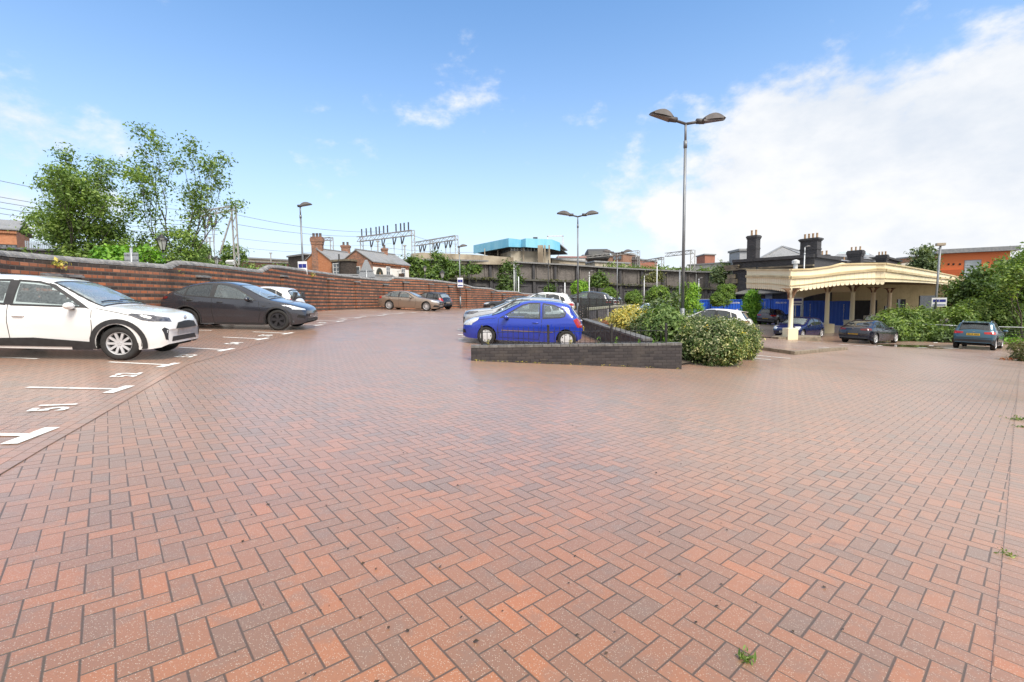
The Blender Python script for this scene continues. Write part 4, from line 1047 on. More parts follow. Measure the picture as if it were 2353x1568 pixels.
# buttress piers on the car park side, each with a small sloping blue brick cap
for px, d in ((60,11.9),(130,12.7),(425,16.9),(640,23.6),(735,28.5),(812,32.6),(880,36.0),(930,37.4),(985,39.3),(1028,41.4),(1070,43.3),(1106,45.5),(1150,48.8),(1195,52)):
    i = min(range(len(WALLP)-1), key=lambda k: abs(P(WALLP[k][0])[2]-d)); a, za = WALLP[i]; b, zb = WALLP[i+1]
    f = max(0,min(1,(d-P(a)[2])/max(.1,P(b)[2]-P(a)[2]))); p = a.lerp(b,f); z = za+(zb-za)*f
    t = Vector((b.x-a.x,b.y-a.y,0)).normalized(); n = Vector((t.y,-t.x,0)); c = Vector((p.x,p.y,0))+n*.24
    g = GZ(c.x,c.y)-.1; zt = z-(.42 if d<25 else .30); rot = Matrix((t,n,Vector((0,0,1)))).transposed()
    mb = MB(); mb.box((c.x,c.y,(g+zt)/2),(.46,.22,zt-g),rot); pr = mb.build('buttress', M_oldbrick, bw_root)
    mb = MB(); w = .29
    q = [c+t*w-n*.12, c+t*w+n*.15, c-t*w+n*.15, c-t*w-n*.12]
    mb.prism([Vector((v.x,v.y,zt)) for v in q], (0,0,.05)); mb.bar(Vector((c.x,c.y,zt+.06))-t*w, Vector((c.x,c.y,zt+.06))+t*w, .16, .05)
    mb.build('buttress_cap', M_cope, pr, uv=False)
# little weathered notice plate on the wall
q = U(871,690,35.4); mb = MB(); mb.box(q,(.42,.05,.9),R(55)); tag(mb.build('wall_plate', pm('weathered_plate',(.55,.52,.42),(.30,.27,.2),9,.8), origin=q), 'weathered pale plate fixed on the brick wall behind the bronze saloon', 'notice')
# ------------------------------------------------------------------ low planter wall in front of the blue car
M_copeg = pm('brick_on_edge_coping', (.17,.165,.16), (.10,.095,.09), 8, .6, bump=.3)
A1 = G(1083,828); B1 = G(1562,847.5)
ztA = U(1083,793,P(A1)[2]).z; ztB = U(1562,787,P(B1)[2]).z
lw, lwL, lwR = wall_line('planter_wall', [(A1.lerp(B1,k/8), ztA+(ztB-ztA)*k/8-.065) for k in range(9)], .23, M_bbrick, 'low dark brick planter wall below the black railing', 'wall')
mb = MB(); dv = (B1-A1); dv.z = 0; L1 = dv.length; dv.normalize(); nv1 = Vector((-dv.y,dv.x,0)); k = 0; s = 0.
while s < L1-.05:
    e = min(L1, s+.225); za = ztA+(ztB-ztA)*s/L1; zb = ztA+(ztB-ztA)*e/L1
    a = Vector((A1.x,A1.y,0))+dv*(s+.004); b = Vector((A1.x,A1.y,0))+dv*(e-.004)
    mb.prism([Vector((q.x,q.y,z-.065)) for q,z in ((a-nv1*.125,za),(b-nv1*.125,zb),(b+nv1*.125,zb),(a+nv1*.125,za))],(0,0,.065+.004*rnd.random())); s = e
mb.build('coping', M_copeg, lw, uv=False, bevel=.006)
# pale patches of lost face on the wall
mb = MB()
for (px,py,w_,h_) in ((1262,812,.24,.03),(1331,822.5,.07,.07),(1320,818,.3,.012),(1365,824,.3,.01),(1440,828,.3,.02),(1250,826,.2,.012)):
    p = U(px,py,P(A1.lerp(B1,(px-1083)/479.))[2]-.125); mb.box(p,(w_,.012,h_),Matrix((dv,nv1,Vector((0,0,1)))).transposed())
mb.build('spalled_brick', pm('spalled',(.16,.14,.12),(.09,.08,.07),20,.9), lw, uv=False)
M_iron = pm('black_painted_iron', (.012,.012,.013), (.03,.028,.026), 14, .45)
def railing(name, a, b, za, zb, h, sp, label, posts=(), posth=None, rail2=.72, bar=.014):
    """iron railing from a to b (xy), feet at za..zb"""
    root = thing(name, (a.x,a.y,za), label, 'railing'); d = Vector((b.x-a.x,b.y-a.y,0)); L = d.length; d.normalize()
    at = lambda s: Vector((a.x,a.y,za+(zb-za)*s/L))+d*s
    mb = MB()
    for f in (.06,rail2): mb.bar(at(0)+Vector((0,0,h*f)), at(L)+Vector((0,0,h*f)), .035, .012)
    mb.build('rail', M_iron, root, uv=False) if False else None
    for f in (.06,rail2):
        m2 = MB(); m2.bar(at(0)+Vector((0,0,h*f)), at(L)+Vector((0,0,h*f)), .035, .012); m2.build('rail', M_iron, root, uv=False)
    n = int(L/sp)
    if n <= 100:
        for k in range(1,n):
            p = at(k*L/n); m2 = MB(); m2.tube([p, p+Vector((0,0,h*.97)), p+Vector((0,0,h*1.02))],[bar*.5,bar*.5,.001],5,False); m2.build('bar', M_iron, root, uv=False)
    for s in posts:
        p = at(s*L); hh = posth or h*1.08; m2 = MB(); m2.box(p+Vector((0,0,hh/2)),(.05,.05,hh)); m2.ball(p+Vector((0,0,hh)), .035, 8, 5); m2.build('post', M_iron, root, uv=False)
    return root
e0 = .05
railing('railing', A1.lerp(B1,.052), A1.lerp(B1,.93), ztA+.005, ztB+.005, .43, .128, 'short black iron railing standing on the low dark planter wall', posts=(0,.355,.70,1.0), posth=.46)
# diagonal wall behind it, running back from the planter wall's right part
A2 = U(1489,783,12.9); B2 = U(1340,735,20.5)
dw, dL, dR = wall_line('sloping_wall', [(A2.lerp(B2,k/6), A2.lerp(B2,k/6).z) for k in range(7)], .23, M_bbrick, 'dark brick wall sloping up behind the blue hatchback', 'wall', base_drop=.6)
mb = MB(); mb.bar(A2+Vector((0,0,.03)), B2+Vector((0,0,.03)), .30, .06); mb.build('coping', M_copeg, dw, uv=False)
# raised paved strip where the blue car stands is the terrain itself; soil bed behind the sloping wall
M_soil = pm('planting_soil', (.045,.032,.022), (.09,.07,.05), 8, .95, bump=.6)
q = [U(1492,786,13.0), U(1350,733,20.7), U(1440,716,25.5), U(1600,760,21), U(1690,800,16.3), U(1600,826,13.0), U(1566,832,12.5)]
mb = MB(); mb.quad(*[v-Vector((0,0,.05)) for v in q]); tag(mb.build('planting_bed', M_soil, uv=False), 'soil of the planting bed', None, kind='structure')
# back wall of the bed with pale coping, iron railing in front, dark parapet of the terrace above
A3 = U(1347,713,21.5); B3 = U(1449,702.5,40); C3 = U(1475,711,41)
b3, _, _ = wall_line('terrace_wall', [(A3.lerp(B3,k/6), A3.lerp(B3,k/6).z) for k in range(7)]+[(C3,C3.z)], .3, M_bbrick2, 'dark retaining wall of the upper terrace with a pale mossy coping', 'wall', base_drop=1.6)
mb = MB(); mb.bar(A3+Vector((0,0,.05)), B3+Vector((0,0,.05)), .36, .11); mb.bar(B3+Vector((0,0,.05)), C3+Vector((0,0,.05)), .36, .11)
mb.build('coping', pm('mossy_coping',(.30,.29,.24),(.20,.21,.13),6,.8,bump=.3), b3, uv=False)
dv3 = (B3-A3); dv3.z = 0; dv3.normalize()
for f in (.1,.28,.5,.72,.9):
    p = A3.lerp(B3,f)-Vector((-dv3.y,dv3.x,0))*.17; mb = MB(); mb.tube([p-Vector((0,0,.05)),p-Vector((0,0,1.5))],.035,6); mb.build('drain_pipe', pm('grey_pipe',(.5,.5,.5),None,4,.5) if f in (.28,.5,.72) else M_iron, b3, uv=False)
a4 = A3+Vector((-.2,.5,.12)); b4 = B3+Vector((-.6,.2,.05)); pr = thing('terrace_parapet', a4, 'low black slatted parapet along the edge of the upper terrace', 'fence')
mb = MB(); 
for k in range(4): mb.bar(a4+Vector((0,0,.08+.105*k)), b4+Vector((0,0,.08+.125*k)), .03, .095)
mb.build('slats', M_iron, pr, uv=False)
for k in range(9):
    p = a4.lerp(b4,k/8); mb = MB(); mb.box(p+Vector((.02,-.03,.22)),(.06,.06,.52)); mb.build('post', M_iron, pr, uv=False)
a5 = U(1330,706,19.5); b5 = A3+Vector((0,0,.2)); mb = MB()
for k in range(5): mb.bar(a5+Vector((0,0,-.15-.12*k)), b5+Vector((0,0,-.1-.12*k)), .03, .07)
for k in range(4): mb.box(a5.lerp(b5,k/3)+Vector((0,0,-.45)),(.07,.07,1.0))
tag(mb.build('ramp_fence', M_iron, uv=False, origin=a5), 'black fence of flat rails dropping beside the blue hatchback tail', 'fence')
railing('railing', U(1352,741,21), U(1416,741,22.5), U(1352,741,21).z-.05, U(1416,741,22.5).z-.1, .82, .14, 'taller black iron railing inside the bed before the terrace wall', posts=(0,.75), posth=.9)
# upper terrace slab, its surface behind the parapet
M_terr = paver_mat('terrace_block_paving', (5,40), Vector((.9,.43,0)).normalized(), Vector((.43,-.9,0)).normalized())
mb = MB(); zt = U(1400,700,40).z-.12
q = [Vector((A3.x-.1,A3.y+.3,.48)), Vector((B3.x-.2,B3.y+.1,.52)), Vector((13.2,62,.6)), GP(-1,62,.02), GP(-.5,36,.02), GP(1.2,24,.06)]
mb.quad(*q); tag(mb.build('terrace_paving', M_terr, uv=False, fix=False), 'red block paving of the upper terrace', None, kind='structure')
# kerbed island on the right
M_kerb = pm('concrete_kerb', (.27,.22,.16), (.17,.14,.10), 5, .8, bump=.3)
ka, kb, kc = U(1738,804.5,18.2), G(1826,816), G(1948,804.5)
def kerb(name, a, b, w, h, label):
    d = Vector((b.x-a.x,b.y-a.y,0)); L = d.length; d.normalize(); n = Vector((-d.y,d.x,0)); mb = MB(); s = 0
    while s < L-.02:
        e = min(L,s+.915); pa = Vector((a.x,a.y,0))+d*(s+.004); pb = Vector((a.x,a.y,0))+d*(e-.004)
        mb.prism([Vector((q.x,q.y,GZ(q.x,q.y)-.1)) for q in (pa,pb,pb+n*w,pa+n*w)],(0,0,h+.1)); s = e
    return tag(mb.build(name, M_kerb, uv=False, bevel=.012, origin=GP(a.x,a.y)), label, None, kind='structure')
ka = Vector((ka.x,ka.y,0)); kerb('kerb', ka, kb, .15, .13, 'concrete kerb'); kerb('kerb', kb, kc, .15, .13, 'concrete kerb')
kd = G(1790,790)
# ------------------------------------------------------------------ kerb, mesh guard rail and ground beyond on the far right
k0 = G(2020,777); k1 = G(2190,788); k2 = G(2353,792)
kerb('kerb', k0, k1, .15, .14, 'concrete kerb'); kerb('kerb', k1, Vector((k2.x+6,k2.y-1,0)), .15, .14, 'concrete kerb')
M_galv = pm('galvanised_steel', (.42,.44,.46), (.28,.30,.32), 14, .45, metal=.5, contrast=(.4,.7))
M_mesh = pm('dark_mesh_wire', (.06,.07,.065), None, 5, .5)
def meshfence(a, b, label):
    d = Vector((b.x-a.x,b.y-a.y,0)); L = d.length; d.normalize(); n = Vector((-d.y,d.x,0))*.6
    at = lambda s,z: Vector((a.x,a.y,0))+d*s+n+Vector((0,0,GZ(a.x+d.x*s,a.y+d.y*s)+z))
    root = thing('guard_rail', at(0,0), label, 'railing'); mb = MB(); mb.tube([at(L*k/6,1.1) for k in range(7)], .028, 7); mb.build('top_rail', M_galv, root, uv=False, smooth=True)
    m = int(L/2.1)
    for k in range(m+1):
        s = L*k/m; mb = MB(); mb.bar(at(s,-.1), at(s,1.09), .06, .04); mb.build('post', M_mesh, root, uv=False)
    mb = MB()
    for z in [.12+.115*i for i in range(9)]: mb.tube([at(L*k/6,z) for k in range(7)], .006, 4, False)
    mb.build('mesh_wires', M_mesh, root, uv=False)
meshfence(k0, k1, 'steel guard rail with mesh behind the navy saloon and lamp post'); meshfence(k1+(k1-k0).normalized()*.15, Vector((k2.x+6,k2.y-1,0)), 'steel guard rail with mesh behind the teal crossover')
# ------------------------------------------------------------------ building kit
M_win = pm('window_glass', (.05,.06,.07), (.16,.18,.20), 1.5, .08, spec=.8); M_white = pm('white_joinery', (.72,.72,.70), None, 5, .5); M_render = pm('white_render', (.78,.77,.72), (.70,.68,.62), 1.2, .8)
M_slate = slate('grey_slate', (.14,.145,.155), (.19,.19,.19)); M_slate2 = slate('pale_slate', (.24,.25,.26), (.30,.30,.30)); M_lead = pm('lead_flashing', (.22,.23,.24), (.30,.30,.30), 3, .5)
M_orange = brick('orange_brick', [(.52,.20,.09),(.56,.24,.12),(.46,.17,.08),(.60,.27,.14)], mortar=(.40,.24,.15), dirt=(.16,.09,.06), dirt_amt=.45, dirt_scale=.5)
M_brownb = brick('brown_old_brick', [(.30,.12,.07),(.17,.09,.065),(.40,.17,.09),(.12,.075,.06),(.36,.16,.10)], mortar=(.36,.28,.22), ms=.012, dirt=(.07,.05,.04), dirt_amt=.3)
M_redb = brick('red_brick', [(.36,.12,.065),(.42,.16,.08),(.28,.10,.06)], mortar=(.26,.20,.16), dirt_amt=.3)
M_darkb = brick('sooty_brick', [(.05,.042,.038),(.075,.06,.052),(.10,.08,.068)], mortar=(.05,.045,.04), dirt=(.02,.02,.02), dirt_amt=.4)
M_stnb = brick('station_blue_brick', [(.045,.045,.05),(.065,.063,.068),(.085,.08,.082)], mortar=(.06,.06,.06), dirt=(.03,.03,.03), dirt_amt=.35)
M_conc = pm('stained_concrete', (.42,.36,.27), (.20,.16,.115), .35, .85, bump=.3, detail=7); M_conc2 = pm('pale_concrete', (.50,.45,.36), (.33,.28,.21), .5, .85, bump=.2, detail=6)
M_stone = pm('weathered_stone', (.22,.18,.12), (.12,.10,.075), 1.5, .85, bump=.4); M_pot = pm('clay_chimney_pot', (.50,.34,.20), (.38,.25,.15), 6, .8); M_potd = pm('dark_chimney_pot', (.16,.12,.10), (.10,.08,.07), 6, .8)
def xy(v): return Vector((v.x,v.y,0))
def quadwall(mb, a, b, z0, za, zb=None):
    zb = za if zb is None else zb
    mb.quad((a.x,a.y,z0),(b.x,b.y,z0),(b.x,b.y,zb),(a.x,a.y,za))
def block(mb, pts, z0, z1):
    """vertical prism on a plan outline"""
    mb.prism([Vector((p.x,p.y,z0)) for p in pts], (0,0,z1-z0))
def frame_axes(a, b):
    t = xy(b)-xy(a); L = t.length; t.normalize(); n = Vector((-t.y,t.x,0))
    return t, n, L
def onwall(a, t, n, s, z, off=0.): return Vector((a.x,a.y,0))+t*s-n*off+Vector((0,0,z))
def window(root, a, t, n, s, z, w, h, frame=None, bars=(1,1), sill=True, name='window', depth=.05, glass=None):
    """window on the wall face starting at a (face looks along -n); s,z its centre"""
    frame = frame or M_white; c = onwall(a,t,n,s,z); rot = Matrix((t,n,Vector((0,0,1)))).transposed(); fw = min(.09,w*.12); mb = MB()
    for dx in (-1,1): mb.box(c+t*dx*(w/2-fw/2)-n*depth*.5,(fw,depth,h),rot)
    for dz in (-1,1): mb.box(c+Vector((0,0,dz*(h/2-fw/2)))-n*depth*.5,(w-2*fw,depth*.98,fw),rot)
    for i in range(1,bars[0]+1 if bars[0]>1 else 1): 
        if i < bars[0]: mb.box(c+t*(w*(i/bars[0]-.5))-n*depth*.45,(fw*.6,depth*.7,h-2*fw),rot)
    for i in range(1,bars[1]): mb.box(c+Vector((0,0,h*(i/bars[1]-.5)))-n*depth*.45,(w-2*fw,depth*.7,fw*.6),rot)
    o = mb.build(name, frame, root, uv=False)
    g = MB(); g.box(c-n*.012,(w-2*fw,.02,h-2*fw),rot); g.build('pane', glass or M_win, o, uv=False)
    if sill: k = MB(); k.box(c-n*.08+Vector((0,0,-h/2-.05)),(w+.2,.18,.09),rot); k.build('sill', M_stone, o, uv=False)
    return o
def gable_house(name, a, b, depth, z0, ze, zr, wm, rm, label, over=.25, dirn=None, cat='house', roofname='roof', rough=0):
    """gable wall from a (left) to b (right), ridge running away from the viewer"""
    t, n, L = frame_axes(a,b); n = dirn.normalized() if dirn is not None else n
    root = thing(name, (a.x,a.y,z0), label, cat); A = xy(a); B = xy(b); D = n*depth; M_ = (A+B)/2
    mb = MB()
    for o in (Vector((0,0,0)),D):
        q = [A+o,B+o]; mb.quad(*[Vector((p.x,p.y,z)) for p,z in ((q[0],z0),(q[1],z0),(q[1],ze),(M_+o,zr),(q[0],ze))])
    quadwall(mb,B,B+D,z0,ze); quadwall(mb,A+D,A,z0,ze)
    mb.build('wall', wm, root)
    r = MB(); th = .12
    for E, sg in ((A,-1),(B,1)):
        sl = (zr-ze)/((M_-E).length); e = E+t*sg*over; ez = ze-sl*over
        o = -n*over*.5; o2 = D+n*over*.5
        q = [Vector((e.x,e.y,ez))+o, Vector((M_.x,M_.y,zr))+o, Vector((M_.x,M_.y,zr))+o2, Vector((e.x,e.y,ez))+o2]
        r.prism([v+Vector((0,0,.02)) for v in q],(0,0,th))
    ro = r.build(roofname, rm, root)
    k = MB(); k.bar(Vector((M_.x,M_.y,zr+th+.04))-n*over*.5, Vector((M_.x,M_.y,zr+th+.04))+D, .3, .12); k.build('ridge_tiles', M_lead, ro, uv=False)
    return root, t, n, L, ro
def chimney(parent, c, w, d, z0, z1, mat, pots, potm, poth=.7, potr=.16, rot=0., name='chimney', along='x', cap=True):
    mb = MB(); rm = Matrix.Rotation(rot,3,'Z'); h = z1-z0
    mb.box((c.x,c.y,z0+h*.44),(w,d,h*.88),rm); mb.box((c.x,c.y,z0+h*.55),(w*1.06,d*1.06,h*.05),rm)
    mb.box((c.x,c.y,z0+h*.905),(w*1.10,d*1.10,h*.05),rm); mb.box((c.x,c.y,z0+h*.955),(w*1.20,d*1.20,h*.06),rm); mb.box((c.x,c.y,z0+h*.993),(w*1.08,d*1.08,h*.03),rm)
    o = mb.build(name, mat, parent)
    for i in range(pots):
        f = (i+.5)/pots-.5; p = c+rm@Vector((f*w*.95 if along=='x' else 0, 0 if along=='x' else f*d*.95,0)); m2 = MB()
        m2.lathe([(potr*.95,0),(potr*.85,poth*.4),(potr*.82,poth*.88),(potr*.98,poth*.93),(potr*.95,poth),(potr*.7,poth),(potr*.65,poth*.6)], c=(p.x,p.y,z1), seg=12); m2.build('chimney_pot', potm, o, uv=False, smooth=True)
    return o
UP = Vector((0,0,1))
def colS(A, t, px, z):
    """distance along a wall from A where photo column px crosses it"""
    lo, hi = -5., 60.
    f = lambda s: P((A.x+t.x*s, A.y+t.y*s, z))[0]-px
    for _ in range(40):
        m = .5*(lo+hi)
        if (f(m) < 0) == (f(hi) > f(lo)): lo = m
        else: hi = m
    return .5*(lo+hi)
# ------------------------------------------------------------------ public house beyond the wall (two gables and a lean-to)
Z0 = .6
a = U(698.5,602,62); b = U(761.5,602,60); 
pub, t, n, L, ro = gable_house('public_house', a, b, 9, Z0, a.z*.5+b.z*.5, U(730,574,61).z, M_orange, M_slate2, 'old public house of orange and brown brick with tall chimneys and a white painted side', dirn=Vector((.42,.9,0)))
c = U(731,600,61.3); chimney(pub, xy(c), 1.35, .75, Z0+2, U(731,546,61).z, M_brownb, 3, M_potd, .55, .19, rot=.1, cap=True)
# right-hand gable, white side
a2 = U(785,600,60); b2 = U(854,600,59); pub2, t2, n2, L2, ro2 = gable_house('house_wing', a2, b2, 7.6, Z0, b2.z, U(813,576,59.5).z, M_brownb, M_slate2, 'x', dirn=Vector((.42,.9,0)))
for ch in list(pub2.children): ch.parent = pub; ch.location = pub2.location-pub.location
bpy.data.objects.remove(pub2)
for o in pub.children:
    if o.name.startswith('wall.'): o['label'] = 'brown brick gable wall with a small white window'
window(pub, xy(a2), t2, n2, (820-785)/69*L2, U(820,626,59.5).z, .95, 1.5, bars=(1,1), sill=True)
# white panel side wall with dark roundel, windows and hanging sign
sB = xy(b2); sn = Vector((.42,.9,0)).normalized(); st = sn; sno = Vector((-st.y,st.x,0))     # wall runs along st, faces +x-ish/-y
zt_, zb_ = U(855,613,59).z, U(855,643,59).z
mb = MB(); rot = Matrix((st,sno,UP)).transposed(); cc = sB+st*3.8-sno*.04; mb.box((cc.x,cc.y,(zt_+zb_)/2),(7.3,.06,zt_-zb_),rot); wp_ = mb.build('white_painted_panel', M_render, pub, uv=False)
mb = MB(); c = sB+st*1.3-sno*.10; mb.lathe([(0,-.03),(.52,-.03),(.62,.02),(.66,-.01)], axis='y', seg=28)
m2 = MB(); m2.add(mb, Matrix.Translation((c.x,c.y,(zt_*.45+zb_*.55)))@Matrix((st,sno,UP)).transposed().to_4x4()@Matrix.Diagonal((1,1,1.25,1))); rd = m2.build('roundel', pm('dark_green_board',(.02,.025,.02),(.05,.05,.03),4,.5), wp_, uv=False)
mb = MB(); mb.prism([c-sno*.06+st*x+UP*(zt_*.45+zb_*.55+z) for x,z in ((-.16,-.5),(.16,-.5),(.10,0),(0,.35),(-.10,0))],(-sno*.03)); mb.build('emblem', M_pot, rd, uv=False)
for s_ in (3.0,6.2): window(pub, sB-sno*.07, st, sno, s_, (zt_+zb_)/2+.15, .85, 1.75, bars=(2,3), sill=True)
mb = MB(); c = sB+st*5.0-sno*.7; zz = (zt_+zb_)/2; mb.bar(sB+st*5.0+UP*(zz+.55), c+UP*(zz+.55)-sno*.4, .05); mb.bar(c+UP*(zz+.55), c+UP*(zz+.2), .03)
hs = mb.build('sign_bracket', M_iron, pub, uv=False); mb = MB(); mb.box((c.x,c.y,zz-.15),(.08,.9,.7),rot); mb.build('hanging_sign', pm('dark_board',(.04,.02,.015),(.08,.05,.03),5,.5), hs, uv=False)
mb = MB(); mb.lathe([(.3,-.04),(.36,0),(.3,.04)], axis='y', seg=18); m2 = MB(); m2.add(mb, Matrix.Translation((c.x,c.y,zz-.85))@Matrix.Diagonal((1,1,.8,1))); m2.build('wall_lantern', M_stone, hs, uv=False)
mb = MB()          # dentil eaves
for k in range(26): 
    p = sB+st*(.2+7.2*k/25)-sno*.09; mb.box((p.x,p.y,b2.z-.22),(.14,.2,.26),rot)
p0 = sB-sno*.05; p1 = sB+st*7.5-sno*.05; mb.bar(p0+UP*(b2.z-.05), p1+UP*(b2.z-.05), .22, .14); mb.build('dentil_eaves', M_orange, pub)
c = U(884,590,64.5); chimney(pub, xy(c), .85, .85, U(884,612,64.5).z, U(884,572,64.5).z, M_brownb, 1, M_potd, .5, .17, rot=.3)
c = U(795,585,66); chimney(pub, xy(c), 1.15, .8, U(795,592,66).z-1, U(795,565,66).z, M_brownb, 2, M_potd, .5, .18, rot=.2)
# flat-roofed brown extension between, downpipe, white sash window
e0 = U(763,602,59.2); e1 = U(801,602,58.2); et, en, eL = frame_axes(e0,e1); mb = MB(); block(mb,[xy(e0),xy(e1),xy(e1)+en*5,xy(e0)+en*5],Z0,e0.z); ex = mb.build('extension', M_darkb, pub)
mb = MB(); q = (xy(e0)+xy(e1))/2+en*2.5; mb.box((q.x,q.y,e0.z+.12),(eL+.3,5.3,.24),Matrix((et,en,UP)).transposed()); mb.build('parapet', M_stone, ex, uv=False)
window(pub, xy(e0), et, en, eL*.26, U(775,624,59).z, 1.15, 2.1, bars=(2,4), sill=True)
p = xy(e0)+et*eL*.47-en*.1; mb = MB(); mb.tube([p+UP*Z0, p+UP*(e0.z+.9)], .09, 8); mb.build('downpipe', M_iron, pub, uv=False)
p = U(741,639,58.5); mb = MB(); mb.box(p,(1.1,.5,.75),.1); ac = mb.build('air_conditioner', M_conc2, pub, uv=False); mb = MB(); mb.lathe([(.0,0),(.27,0),(.3,.03),(.24,.05)], c=tuple(p+Vector((-.2,-.27,0))), axis='y', seg=18); mb.build('fan_grille', M_lead, ac, uv=False)
# ------------------------------------------------------------------ sheds in front of it
a = U(715,641,52.5); b = U(790,652,50); zr = U(757,636.5,51).z; ze = U(757,645,51).z-.9
sh, *_ = gable_house('shed', U(748,645,50.5), U(800,650,49.0), 6, Z0, ze, zr, M_darkb, M_slate, 'low dark shed with a lead ridge roof in front of the public house', cat='shed', dirn=Vector((.9,.45,0)))
# grey panelled pyramid roof with flue
rc = U(655,624.5,46); re_ = U(655,640,46).z-.4; root = thing('pavilion', (rc.x,rc.y,Z0), 'pavilion with a pale panelled pyramid roof showing above the wall', 'pavilion'); mb = MB(); w = 4.2
cs = [Vector((rc.x+dx*w,rc.y+dy*w,re_)) for dx,dy in ((-1,-1),(1,-1),(1,1),(-1,1))]
for i in range(4): mb.quad(cs[i],cs[(i+1)%4],rc)
rf = mb.build('roof', pm('pale_sheet_roof',(.52,.54,.54),(.42,.44,.44),1,.4), root, uv=False); mb = MB()
for i in range(4):
    mb.bar(cs[i]+UP*.03, rc+UP*.04, .1, .06)
    for k in range(1,6): p = cs[i].lerp(cs[(i+1)%4],k/6); q = cs[i].lerp(rc,min(k,6-k)/3.) if k<=3 else cs[(i+1)%4].lerp(rc,(6-k)/3.); mb.bar(p+UP*.03, q+UP*.03, .05, .05)
mb.build('roof_seams', M_lead, rf, uv=False); mb = MB(); block(mb,[v-(v-rc)*.06 for v in cs],Z0,re_-.1); mb.build('wall', M_conc2, root)
p = U(658,650,42); mb = MB(); mb.tube([p-UP*1.2, U(658,622,42)], .16, 10); mb.lathe([(.16,-.1),(.27,-.1),(.27,.1),(.05,.2)], c=tuple(U(658,622,42)), seg=12); tag(mb.build('flue', M_galv, origin=p-UP*1.2, uv=False), 'steel flue with a cowl beside the pyramid roof', 'flue')
# white van roof behind the wall
vc = U(500,640,29); root = thing('white_van', (vc.x,vc.y,.8), 'white van, only the roof showing over the brick wall', 'van'); mb = MB(); zt = U(500,628.5,29).z
prof = [(-4.3,zt-2.3),(-4.3,zt-.15),(-4.1,zt),(1.6,zt-.02),(2.05,zt-.22),(2.6,zt-1.0),(3.5,zt-1.3),(3.7,zt-2.3)]
mb.prism([Vector((vc.x+x,vc.y-.9,z)) for x,z in prof],(0,1.9,0)); mb.build('body', W_, root, uv=False, bevel=.09)
mb = MB(); mb.prism([Vector((vc.x+x,vc.y-.93,z)) for x,z in ((1.2,zt-.35),(1.9,zt-.4),(2.35,zt-1.0),(1.2,zt-1.0))],(0,.04,0)); mb.build('side_window', M_win, root, uv=False)
for x in (-2.9,2.3): mb = MB(); mb.lathe([(.2,-.1),(.34,-.1),(.34,.1),(.2,.1)], c=(vc.x+x,vc.y-.85,zt-2.25), axis='y', seg=20); mb.build('wheel', M_tyre, root, uv=False)
# ------------------------------------------------------------------ low walls left of the public house
def lowwall(name, pts, thick, z0, mat, label, capm=None):
    root = thing(name, (pts[0].x,pts[0].y,z0), label, 'wall'); mb = MB()
    for a, b in zip(pts[:-1],pts[1:]):
        t,n,L = frame_axes(a,b); A,B = xy(a),xy(b); q = [A,B,B+n*thick,A+n*thick]
        mb.prism([Vector((v.x,v.y,z0)) for v in q],(0,0,.01)); m = MB()
        mb.v = mb.v[:-8]; mb.f = mb.f[:-6]; k = len(mb.v)
        for v,z in zip(q,(a.z,b.z,b.z,a.z)): mb.v += [(v.x,v.y,z0),(v.x,v.y,z)]
        for i in range(4): j = (i+1)%4; mb.f.append((k+2*i,k+2*j,k+2*j+1,k+2*i+1))
        mb.f.append(tuple(k+2*i+1 for i in range(4)))
    mb.build('brickwork', mat, root)
    if capm:
        c = MB()
        for a, b in zip(pts[:-1],pts[1:]):
            t,n,L = frame_axes(a,b); c.bar(a+n*thick/2+UP*.06, b+n*thick/2+UP*.06, thick+.16, .14)
        c.build('coping', capm, root, uv=False)
    return root
M_brownw = brick('rusty_brown_brick', [(.15,.07,.045),(.11,.055,.04),(.19,.09,.055)], mortar=(.09,.06,.045), dirt=(.05,.04,.035), dirt_amt=.55, dirt_scale=.3)
lowwall('embankment_wall', [U(425,598,68),U(560,602,74),U(664,606,80)], .5, .3, M_brownw, 'long rusty brown brick wall below the railway gantry', M_cope)
mb = MB(); a = U(662,592,72); b = U(702,596,69); t,n,L = frame_axes(a,b); block(mb,[xy(a),xy(b),xy(b)+n*4,xy(a)+n*4],.3,a.z); pr = mb.build('brick_pier', M_darkb, origin=(a.x,a.y,.3)); tag(pr, 'big dark brick pier at the end of the rusty brown wall', 'wall'); 
mb = MB(); c = (xy(a)+xy(b))/2+n*2; mb.box((c.x,c.y,a.z+.12),(L+.3,4.4,.24),Matrix((t,n,UP)).transposed()); mb.build('coping', M_cope, pr, uv=False)
lowwall('dark_wall', [U(-160,563,33),U(0,571,36),U(125,577,40),U(250,588,46)], .5, .4, M_darkb, 'dark sooty wall under the big trees at the left', M_cope)
# brick shed with slate roof and palisade fence, far left
a = U(-130,544,62); b = U(36,529,66); t,n,L = frame_axes(a,b); root = thing('goods_shed', (a.x,a.y,.5), 'long brick goods shed with a grey slate roof at the left edge', 'building'); A,B = xy(a),xy(b); ze = U(0,528,65).z; zr = U(0,497,65).z
mb = MB(); block(mb,[A,B,B+n*9,A+n*9],.5,ze); mb.build('wall', M_orange, root); mb = MB()
mb.prism([Vector((v.x,v.y,z)) for v,z in ((A-t-n*.4,ze),(B+t*.4-n*.4,ze),(B+t*.4+n*4.5,zr),(A-t+n*4.5,zr))],(0,0,.15)); mb.prism([Vector((v.x,v.y,z)) for v,z in ((A-t+n*9.4,ze),(B+t*.4+n*9.4,ze),(B+t*.4+n*4.5,zr),(A-t+n*4.5,zr))],(0,0,.15)); mb.build('roof', M_slate2, root)
mb = MB()
for k in range(30): p = A+t*(L*k/29)-n*.12; mb.box((p.x,p.y,ze-.3),(.22,.25,.3),Matrix((t,n,UP)).transposed())
mb.build('dentil_eaves', M_orange, root)
